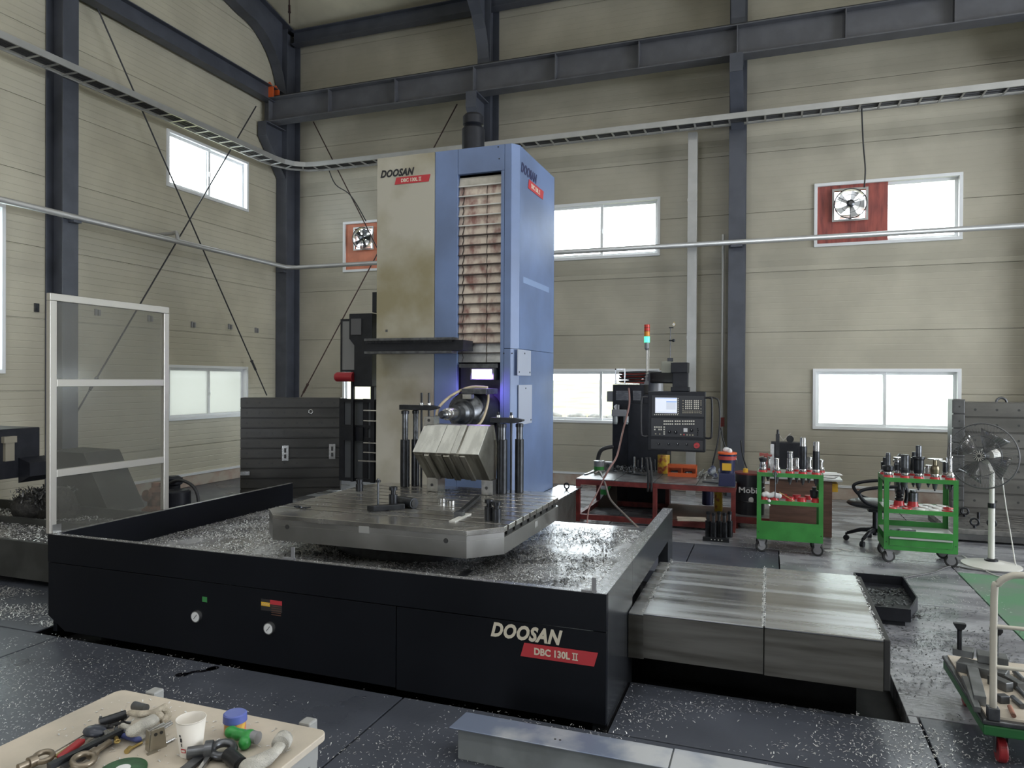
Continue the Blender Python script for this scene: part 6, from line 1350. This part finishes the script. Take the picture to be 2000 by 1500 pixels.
# ------------------------------------------------------------------ slotted plates at the far right
a = gy(1884, 785, 11.2); hT = a.z
t, O = slotted('slotted_plate', 'wide slotted cast plate standing against wall behind the fan', a.x+1.0, 11.2, 0, 2.0, hT, .35, 8, 8, m=mat('grey_cast_plate', (.12, .115, .105), .45, .3, noise=.25, nscale=1.5, stretch=(1, 1, 3)))
O('lifting_lug', MB().torus((-.55, .1, hT), .06, .016, (0, 1, 0), 16, 6), STEELD)
a = gy(1860, 790, 10.75); b = gy(1886, 790, 10.75)
np_ = thing('slotted_column', 'narrow slotted block standing upright beside the wide slotted plate', 'angle plate', ((a.x+b.x)/2, 10.9, .17))
nm_ = mat('narrow_cast', (.10, .10, .10), .45, .4, noise=.3, nscale=4)
obj('block_core', MB().box(a.x+.02, b.x, 10.78, 11.1, .17, gy(1860, 780, 10.75).z), nm_, np_)
zt_ = gy(1860, 780, 10.75).z
for i in range(8): obj('block_strip', MB().box(a.x, b.x-.01, 10.75, 10.78, .17+i*(zt_-.17)/8+.008, .17+(i+1)*(zt_-.17)/8-.008), nm_, np_, bevel=.006); obj('bolt_hole', MB().lathe((a.x+.08, 10.748, .17+(i+.5)*(zt_-.17)/8), [(0, .012), (.003, .012)], (0, 1, 0), 8), SLOTM, np_)
a = gz(1872, 1057, .0); fpz = .16
_gz0 = gz
fp = thing('floor_plate', 'thick steel floor plate with eye bolts lying before the wide slotted plate', 'plate', (3.1, 10.4, 0))
PLT = mat('worn_plate_top', (.30, .29, .28), .35, .7, col2=(.16, .155, .15), nscale=7)
for i in range(8): obj('plate_strip', MB().box(2.02, 4.4, 9.80+i*.16+.004, 9.80+(i+1)*.16-.004, .10, fpz), PLT, fp, bevel=.004)
obj('plate_body', MB().box(2.03, 4.4, 9.81, 11.07, .03, .10), nm_, fp); hb = MB()
for i in range(8):
    for j in range(14): hb.lathe((2.1+j*.16, 9.88+i*.16, fpz-.001), [(0, .014), (.002, .014)], n=8)
obj('plate_holes', hb, SLOTM, fp, kind='stuff')
for i, (x, y) in enumerate(((1884, 1005), (1919, 1038), (1946, 1035), (1911, 1010))):
    c = gz(x, y+4, fpz); c.y = max(c.y, 9.93); t = thing('eye_bolt', ['eye bolt near the far corner of the floor plate beside trolley post', 'large eye bolt near front of the floor plate', 'eye bolt half behind the white fan pole', 'short black stud bolt standing on the floor plate'][i], 'eye bolt', (c.x, c.y, fpz))
    if i < 3: obj('ring', MB().torus((c.x, c.y, fpz+.07), .042, .012, (.3, 1, 0), 20, 8), STEELB, t)
    obj('shank', MB().cyl((c.x, c.y, fpz), (c.x, c.y, fpz+(.03 if i < 3 else .09)), .018, n=10), STEELB, t)

# ------------------------------------------------------------------ flatbed cart at the lower right
ctx0, ctx1, cty0, cty1, ctz = 1.0, 1.62, 4.10, 4.98, .25
kt = thing('flatbed_cart', 'green edged flatbed cart with cream tube handle carrying steel blocks', 'cart', ((ctx0+ctx1)/2, 4.5, 0))
CRM = mat('cream_tube', (.50, .47, .40), .4)
obj('deck_frame', MB().box(ctx0, ctx1, cty0, cty1, .16, .215), mat('cart_green', (.02, .12, .035), .4), kt, bevel=.01); obj('deck_edge', MB().box(ctx0-.005, ctx1+.005, cty0-.005, cty1+.005, .2155, .238), STEELD, kt, bevel=.006); obj('deck_board', MB().box(ctx0+.02, ctx1-.02, cty0+.03, cty1-.02, .2385, .25), PLY, kt)
hp_ = [(ctx0+.045, cty0+.02, .24), (ctx0+.045, cty0+.02, .84), (ctx0+.06, cty0+.015, .91), (ctx0+.10, cty0+.01, .95), (ctx0+.17, cty0+.01, .965), (ctx1-.17, cty0+.01, .965), (ctx1-.08, cty0+.01, .94), (ctx1-.045, cty0+.02, .84), (ctx1-.045, cty0+.02, .24)]
obj('cart_handle', MB().tube(smooth_path(hp_, 4), .016, 12), CRM, kt)
for z in (.70, .50): obj('handle_bar', MB().cyl((ctx0+.045, cty0+.02, z), (ctx1-.045, cty0+.02, z), .010, n=10), CRM, kt)
obj('handle_socket', MB().box(ctx0+.02, ctx0+.07, cty0-.002, cty0+.045, .2385, .30), STEELD, kt, bevel=.004)
for (x, y) in ((ctx0+.10, cty0+.10), (ctx1-.1, cty0+.10), (ctx0+.10, cty1-.12), (ctx1-.1, cty1-.12)):
    w_ = obj('cart_wheel', MB().lathe((x-.02, y, .06), [(0, .055), (.006, .06), (.034, .06), (.04, .055)], (1, 0, 0), 20), mat('wheel_red', (.28, .02, .025), .4), kt); obj('wheel_fork', MB().box(x-.03, x-.025, y-.02, y+.02, .05, .16).box(x+.025, x+.03, y-.02, y+.02, .05, .16), STEELD, kt)
BLK = mat('grey_steel_block', (.16, .165, .165), .4, .6, noise=.3, nscale=9)
def onc(x, y, z=.25): return gz(x, y, z)
def blk(name, label, x0, y0, x1, y1, w, h, z=.25, m=BLK, cat='block'):
    a = onc(x0, y0, z); b = onc(x1, y1, z); return solo(name, MB().bar(a+Vector((0, 0, h/2)), b+Vector((0, 0, h/2)), w, h), m, label, cat, bevel=.003)
blk('steel_block', 'long grey steel block across the far end of cart, lower one', 1872, 1306, 1968, 1330, .11, .055)
blk('steel_block', 'grey slotted block stacked on the long block, holding the T bolt', 1862, 1275, 1902, 1283, .09, .04, .306)
blk('steel_block', 'holed grey block stacked beside the slotted block under handle', 1908, 1288, 1968, 1298, .10, .045, .306)
blk('steel_block', 'long grey bar lying along the cart side towards the handle', 1897, 1310, 1914, 1378, .055, .05, .306 if False else .252)
blk('steel_block', 'thin dark parallel at the very edge of cart deck', 1884, 1330, 1909, 1392, .03, .03)
blk('steel_block', 'grey flat bar behind handle post on the cart', 1935, 1335, 1972, 1352, .05, .05)
blk('steel_block', 'second flat bar lying beyond the handle post on cart', 1960, 1330, 1994, 1350, .04, .045, .252)
for i, (x, y) in enumerate(((1874, 1268), (1945, 1280))):
    c = gz(x, y, .347 if i == 0 else .352); t = thing('t_bolt', ('dark T bolt standing on the far corner block of cart', 'dark T bolt standing just beyond the cream handle post')[i], 'bolt', c)
    obj('shaft', MB().lathe(c, [(0, .013), (.11, .013), (.12, .018)], n=12), STEELB, t); obj('head', MB().prism([(c.x-.018, c.y-.015, c.z+.12), (c.x+.018, c.y-.015, c.z+.12), (c.x+.03, c.y-.015, c.z+.14), (c.x+.03, c.y-.015, c.z+.152), (c.x-.03, c.y-.015, c.z+.152), (c.x-.03, c.y-.015, c.z+.14)], (0, .03, 0)), STEELB, t)
c = onc(1958, 1372); solo('square_nut', MB().cbox(c+Vector((0, 0, .02)), (.05, .04, .04), Matrix.Rotation(.4, 3, 'Z')), STEELD, 'squarish steel nut on bare plywood of the cart', 'nut', bevel=.003)
for i, (x0, y0, x1, y1, r) in enumerate(((1972, 1380, 1980, 1398, .011), (1978, 1362, 1998, 1380, .014), (1988, 1345, 2004, 1362, .012), (1982, 1312, 2000, 1330, .014))):
    solo('short_bolt', MB().cyl(onc(x0, y0, .265), onc(x1, y1, .265), r, n=10), RUST if i == 0 else STEELD, ['rusty short bolt lying on the cart plywood', 'dark bolt next to the rusty bolt on the cart', 'bolt at the cart edge of frame beyond the dark bolt', 'dark stud on the far part of the cart deck'][i], 'bolt')

# ------------------------------------------------------------------ folded cover channel on the floor
ib = thing('cover_channel', 'grey painted box channel with loose bare sheet on top, lying on floor', 'channel', (-.7, 3.33, 0))
GRP = mat('grey_channel_paint', (.21, .225, .23), .5, noise=.15, nscale=6); SHT = mat('bare_sheet', (.55, .56, .58), .4, .35, col2=(.22, .26, .36), nscale=3, rnoise=.1)
obj('channel_body', MB().box(-1.46, .30, 3.27, 3.41, 0, .158), GRP, ib, bevel=.004)
obj('top_sheet', MB().prism([(-1.495, 3.24, .162), (-.42, 3.24, .162), (-.42, 3.42, .162), (-1.48, 3.42, .162)], (0, 0, .006)), SHT, ib, bevel=.002)
obj('top_sheet', MB().prism([(-.412, 3.235, .162), (.32, 3.235, .162), (.32, 3.425, .162), (-.412, 3.425, .162)], (0, 0, .006)), SHT, ib, bevel=.002)
for x in (-.965, -.94): obj('rivet_hole', MB().lathe((x, 3.31, .168), [(0, .006), (.001, .006)], n=8), SLOTM, ib)
# oil drag mark
c = gz(385, 1316, .001); dm = MB(); 
for k in range(12): q = gz(352+k*6, 1318-k*1.1+math.sin(k)*1.0, .0015); dm.lathe(q, [(0, .018 if 1 < k < 10 else .032), (.001, .018 if 1 < k < 10 else .032)], n=10)
o = solo('oil_spill', dm, mat('oil_black', (.006, .006, .008), .08), 'black oil streak on the floor before the enclosure', 'oil spill'); o['kind'] = 'stuff'

# ------------------------------------------------------------------ work table in the corner nearest the camera
TZ = .80
wt = thing('work_table', 'plywood topped work table strewn with tools', 'table', (-1.72, 1.4, 0))
def rr(x0, x1, y0, y1, r, z, n=5):
    P = []
    for cx_, cy_, a0 in ((x1-r, y1-r, 0), (x0+r, y1-r, 90), (x0+r, y0+r, 180), (x1-r, y0+r, 270)):
        for i in range(n+1): a = math.radians(a0+90*i/n); P.append((cx_+r*math.cos(a), cy_+r*math.sin(a), z))
    return P
obj('table_top', MB().prism(rr(-2.155, -1.292, .70, 1.905, .03, TZ-.022), (0, 0, .022)), PLY, wt, bevel=.003)
LEG = mat('grey_table_leg', (.30, .30, .29), .5)
for x, y in ((-2.03, 1.912), (-1.39, 1.912), (-1.39, .62), (-2.03, .62)): obj('table_leg', MB().box(x-.022, x+.022, y, y+.045, 0, TZ+.004), LEG, wt, bevel=.006)
obj('apron', MB().box(-1.335, -1.30, .75, 1.86, TZ-.07, TZ-.023), LEG, wt); obj('apron', MB().box(-2.1, -1.34, 1.86, 1.89, TZ-.07, TZ-.023), LEG, wt)
T = lambda x, y, dz=0: gz(x, y, TZ+dz)
c = T(373, 1472); cp = thing('paper_cup', 'white paper cup with dark and red print on plywood table', 'cup', c)
ph = .105
obj('cup_wall', MB().loft([[(c.x+r*math.cos(a), c.y+r*math.sin(a), TZ+h) for a in [2*math.pi*k/32 for k in range(32)]] for h, r in ((.001, .030), (ph, .0415), (ph, .0395), (.006, .028))], caps=False), mat('paper_cup_white', (.66, .62, .56), .6), cp)
obj('cup_bottom', MB().lathe((c.x, c.y, TZ+.004), [(0, .0285), (.002, .0285)], n=24), mat('paper_cup_white', (.66, .62, .56), .6), cp); obj('cup_rim', MB().torus((c.x, c.y, TZ+ph), .041, .0015, (0, 0, 1), 32, 6), mat('paper_cup_white', (.66, .62, .56), .6), cp)
vd = (CO-c); vd.z = 0; vd.normalize(); sd = Vector((-vd.y, vd.x, 0))
def onc_(ang, h): r = .030+.0115*h/ph; d = vd*math.cos(ang)+sd*math.sin(ang); return c+d*(r+.0008)+Vector((0, 0, h))
for nm, a0, a1, h0, h1, m in (('print_mark', -.95, -.8, .065, .072, LABK), ('print_mark', -.9, -.72, .05, .062, LABK), ('print_mark', -.85, -.76, .036, .046, LABK), ('print_box', -.9, -.45, .018, .030, LABR), ('print_box_inner', -.84, -.52, .021, .027, mat('paper_cup_white', (.66, .62, .56), .6))):
    e = .0006 if nm == 'print_box_inner' else 0
    P = [onc_(a0, h0)+vd*e, onc_(a1, h0)+vd*e, onc_(a1, h1)+vd*e, onc_(a0, h1)+vd*e]; obj(nm, MB().prism([p[:] for p in P], vd*.0006), m, cp)
solo('spring_clip', MB().cbox(c+vd.normalized()*-.0+Vector((-.02, .005, .03)), (.012, .012, .05), Matrix.Rotation(.4, 3, 'Y')), STEELD, 'small metal clip standing inside the paper cup', 'clip')
c = T(459, 1432); jr = thing('small_jar', 'small jar with blue lid and yellow red label', 'jar', c)
obj('jar_body', MB().lathe((c.x, c.y, TZ), [(0, .030), (.003, .032), (.042, .032)], n=24), mat('jar_print', (.60, .38, .06), .4, col2=(.45, .10, .08), nscale=40), jr); obj('jar_lid', MB().lathe((c.x, c.y, TZ+.040), [(0, .036), (.022, .035), (.025, .031)], n=28), mat('lid_blue', (.09, .12, .38), .35), jr)
c = T(470, 1455); gt = thing('taped_eye_bolt', 'eye bolt wrapped in bright green tape with bare grey end', 'eye bolt', c); z_ = Vector((0, 0, .028))
g = MB(); A = T(452, 1448)+z_; B = T(488, 1456)+z_
for k in range(9): g.ball(A.lerp(B, k/8)+Vector((0, 0, .005*math.sin(k*1.9))), .019+.004*math.cos(k*2.3), 10, 8, (1, .9, .8))
g.ball(T(478, 1464)+z_*.7, .020, 10, 8)
obj('green_wrap', g, mat('green_tape', (.03, .25, .05), .3), gt, remesh=.005); obj('bolt_end', MB().cyl(B, B+(B-A).normalized()*.03, .018, n=16), CAST, gt)
def ringbolt(name, label, cx_, cy_, bx_, by_, R_, r_, m, tail=.06, tr=.016, cat='shackle', z=.02):
    a = T(cx_, cy_, z); b = T(bx_, by_, z); d = (b-a).normalized(); t = thing(name, label, cat, (a.x, a.y, TZ))
    obj('eye', MB().torus(a, R_, r_, (.15, -.1, 1), 24, 8), m, t); obj('collar', MB().cyl(a+d*R_*.9, a+d*(R_+.018), tr*1.6, n=14), m, t); obj('shank', MB().cyl(a+d*(R_+.015), a+d*(R_+.015+tail), tr, n=14), m, t); return t
t = ringbolt('lifting_eye', 'dark lifting eye with two thick pegs beside the paper cup', 435, 1464, 395, 1468, .030, .012, STEELD, .05, .018)
A = T(446, 1474, .022); B = T(470, 1494, .020); obj('peg', MB().cyl(A, B, .021, n=18), STEELB, t); obj('peg_bore', MB().cyl(B, B+(B-A).normalized()*.001, .013, n=14), SLOTM, t)
def glove(name, label, pts, rads, m, fingers=(), cuff=None, cm_=None):
    g = MB(); P = [T(x, y, z) for x, y, z in pts]
    for (a, b, ra, rb) in zip(P, P[1:], rads, rads[1:]):
        for k in range(7): f_ = k/6; g.ball(a.lerp(b, f_), ra+(rb-ra)*f_, 10, 7, (1, 1, .6))
    for fg in fingers:
        F_ = [T(x, y, z) for x, y, z in fg]
        for a, b in zip(F_, F_[1:]):
            for k in range(6): g.ball(a.lerp(b, k/5), .011, 8, 6)
    c = sum(P, Vector())/len(P); t = thing(name, label, 'glove', (c.x, c.y, TZ)); obj('glove_body', g, m, t, remesh=.0045)
    if cuff: a, b = T(*cuff[0]), T(*cuff[1]); obj('cuff', MB().tube([a, a.lerp(b, .5), b], [cuff[2]*1.02, cuff[2]*1.05, cuff[2]*1.0], 20), cm_ or m, t)
    return t
GLV = mat('white_knit', (.50, .48, .43), .85, noise=.18, nscale=25, bump=.6, bscale=260)
glove('work_glove', 'off white knitted glove lying at right corner of plywood table', [(552, 1448, .025), (540, 1466, .028), (515, 1484, .025), (490, 1496, .02)], [.019, .019, .030, .034], GLV, [((480, 1490, .018), (462, 1496, .012)), ((500, 1500, .018), (480, 1512, .012))], ((555, 1443, .027), (547, 1455, .028), .026))
glove('work_glove', 'knitted glove with blue dipped fingers on the tool heap', [(305, 1400, .045), (285, 1415, .045), (262, 1428, .035)], [.020, .030, .026], GLV, [((255, 1425, .03), (240, 1418, .02)), ((290, 1425, .03), (275, 1440, .018))])
blu = MB()
for k in range(7): q = T(240+k*5.0, 1434+k*1.4, .016); blu.ball(q, .015, 8, 6, (1, 1, .8))
solo('glove_fingers', blu, mat('blue_dip', (.07, .09, .26), .6), 'blue coated glove fingertips poking out of the heap', 'glove', remesh=.004)
glove('work_glove', 'tan crumpled glove on top of the tool heap', [(322, 1378, .04), (300, 1392, .05), (275, 1395, .055), (255, 1392, .05)], [.011, .015, .017, .014], mat('tan_knit', (.42, .37, .29), .85, noise=.2, nscale=25, bump=.5, bscale=240), [((322, 1385, .035), (330, 1396, .03), (318, 1408, .025)), ((300, 1392, .055), (312, 1400, .05))])
def rod(name, label, x0, y0, x1, y1, r, m, z0=.012, z1=None, cat='rod', n=12, bar_=None):
    a = T(x0, y0, z0); b = T(x1, y1, z1 if z1 is not None else z0)
    return solo(name, MB().bar(a, b, *bar_) if bar_ else MB().cyl(a, b, r, n=n), m, label, cat)
rod('hex_bar', 'black bar end sticking out under the tan glove, upper one', 262, 1378, 285, 1384, .014, STEELD, .03)
rod('hex_bar', 'thick black rod lying behind the knitted glove', 194, 1412, 246, 1395, .014, STEELB, .03, .035)
rod('pry_bar', 'long dark pry bar running along tool heap to the table edge', 95, 1498, 238, 1428, .0, STEELB, .020, .028, 'bar', bar_=(.018, .016))
rod('pry_bar', 'second long dark bar beneath the pry bar', 120, 1500, 232, 1438, .0, STEELD, .010, .012, 'bar', bar_=(.012, .012))
rod('screw_driver', 'long thin steel rod along upper side of the tool heap', 105, 1470, 168, 1433, .0022, STEEL, .02)
rod('file', 'flat file beside the red handled file', 108, 1478, 158, 1444, .0, BRASS, .016, cat='file', bar_=(.012, .004))
t = thing('red_file', 'red handled file lying in the tool heap', 'file', T(140, 1462)); obj('handle', MB().bar(T(118, 1480, .02), T(160, 1446, .022), .024, .014), mat('handle_red', (.30, .02, .025), .35), t, bevel=.004); obj('tip', MB().bar(T(160, 1446, .022), T(172, 1437, .022), .014, .008), STEEL, t)
for i in range(4): rod('hex_key', 'bright hex key under black holder, '+('closest to the red file', 'second from red file', 'third from red file', 'closest to the knitted glove')[i], 170+i*4, 1455-i*1.5, 188+i*5, 1440-i*1.5, .0025, STEEL, .022, cat='hex key').__setitem__('group', 'bright hex keys beside the black holder')
kh = thing('key_holder', 'black plastic hex key holder amid the tool heap', 'holder', T(185, 1430)); obj('shell', MB().ball(T(185, 1428, .03), .034, 16, 8, (1.15, .8, .42)), mat('black_blue_plastic', (.03, .035, .05), .35), kh); obj('clip', MB().bar(T(204, 1428, .035), T(216, 1434, .03), .012, .006), STEEL, kh)
g = MB()
for k in range(16): q = T(random.uniform(196, 240), random.uniform(1410, 1436), random.uniform(.01, .03)); g.bar(q, q+Vector((random.uniform(-.04, .04), random.uniform(-.03, .03), random.uniform(-.005, .01))), .008, .006)
solo('loose_keys', g, STEELD, 'jumble of small dark keys and bits in the tool heap', 'tools')['kind'] = 'stuff'
ringbolt('shackle', 'tarnished long shackle at table edge with dark pin', 85, 1478, 62, 1488, .022, .008, mat('tarnished', (.25, .21, .16), .4, .8), .03, .010)
ringbolt('shackle', 'brassy bow shackle below the long pry bar', 163, 1484, 186, 1468, .027, .0085, mat('tarnished', (.25, .21, .16), .4, .8), .06, .009)
rod('chain_link', 'pale steel turnbuckle lying beside the pry bar', 192, 1462, 222, 1444, .010, CAST, .014, cat='turnbuckle')
ringbolt('small_ring', 'small brass ring hanging at the blue glove', 229, 1448, 226, 1440, .007, .0025, BRASS, .006, .004, 'ring')
t = thing('rivet_tool', 'short brassy pin with knurled end alone on the plywood', 'pin', T(262, 1458)); obj('pin', MB().cyl(T(250, 1465, .006), T(277, 1450, .006), .0042, n=10), BRASS, t); obj('knurl', MB().cyl(T(247, 1468, .007), T(254, 1461, .007), .0075, n=12), BRASS, t)
# folded steel bracket with pins
a = T(290, 1472); bk = thing('steel_bracket', 'folded steel bracket with two holes carrying loose pins', 'bracket', a)
d1 = (T(318, 1462)-T(292, 1472)).normalized(); n1 = Vector((-d1.y, d1.x, 0)); p0 = T(292, 1471)
W_ = .050; H2 = .062; mb = mat('bracket_steel', (.38, .35, .29), .35, .8)
P = [p0, p0+d1*W_, p0+d1*(W_*.86)+Vector((0, 0, H2)), p0+d1*.006+Vector((0, 0, H2))]
obj('bracket_plate', MB().prism([q[:] for q in P], n1*.004), mb, bk)
P2 = [p0+n1*.004, p0+n1*.030, p0+n1*.024+Vector((0, 0, H2)), p0+n1*.004+Vector((0, 0, H2))]; obj('bracket_side', MB().prism([q[:] for q in P2], d1*.004), mb, bk); obj('bracket_foot', MB().prism([(p0-d1*.01)[:], (p0+d1*.02)[:], (p0+d1*.02-n1*.012)[:], (p0-d1*.01-n1*.012)[:]], (0, 0, .003)), mb, bk)
for k in (.35, .68): q = p0+d1*W_*k-n1*.0015+Vector((0, 0, H2*.78)); obj('bracket_hole', MB().lathe(q, [(0, .005), (.001, .005)], n1, 12), SLOTM, bk)
for i, (x0, y0, x1, y1, z) in enumerate(((284, 1432, 320, 1413, .045), (305, 1426, 333, 1410, .052), (308, 1430, 336, 1413, .046), (322, 1452, 340, 1443, .006))):
    rod('dowel_pin', ('longest steel dowel resting against bracket top', 'bright steel dowel behind the bracket, upper one', 'bright steel dowel behind the bracket, lower one', 'steel dowel lying right of the bracket foot')[i], x0, y0, x1, y1, .0042, STEEL, z if i == 3 else .03 if False else z-.0, cat='pin')
c = T(240, 1506); tp = thing('tape_roll', 'dark green round disc at the lower edge of table', 'disc', c); obj('disc', MB().lathe((c.x, c.y, TZ), [(0, .062), (.006, .062), (.008, .058)], n=32), mat('disc_green', (.03, .10, .04), .4, noise=.4, nscale=30), tp); obj('disc_centre', MB().lathe((c.x, c.y, TZ+.008), [(0, .02), (.001, .02)], n=20), PAPER, tp)
A = T(398, 1474, .012); cs = thing('folding_rule', 'polished V shaped steel tool beside the dark lifting eye', 'tool', A)
obj('wide_arm', MB().bar(T(398, 1474, .010), T(350, 1512, .010), .030, .010), STEELD, cs, bevel=.002); obj('thin_arm', MB().bar(T(408, 1478, .012), T(385, 1512, .012), .014, .012), STEEL, cs, bevel=.002)
g = np.random.RandomState(5)
def tabS(r, n):
    P = np.zeros((n, 3)); P[:, 0] = -2.1+r.rand(n)*.78; P[:, 1] = 1.5+r.rand(n)*.38; P[:, 2] = TZ; return P
chips('table_chips', 'fine metal chips and grit scattered on plywood table', 160, tabS, .010, CHIP, 41, .001)
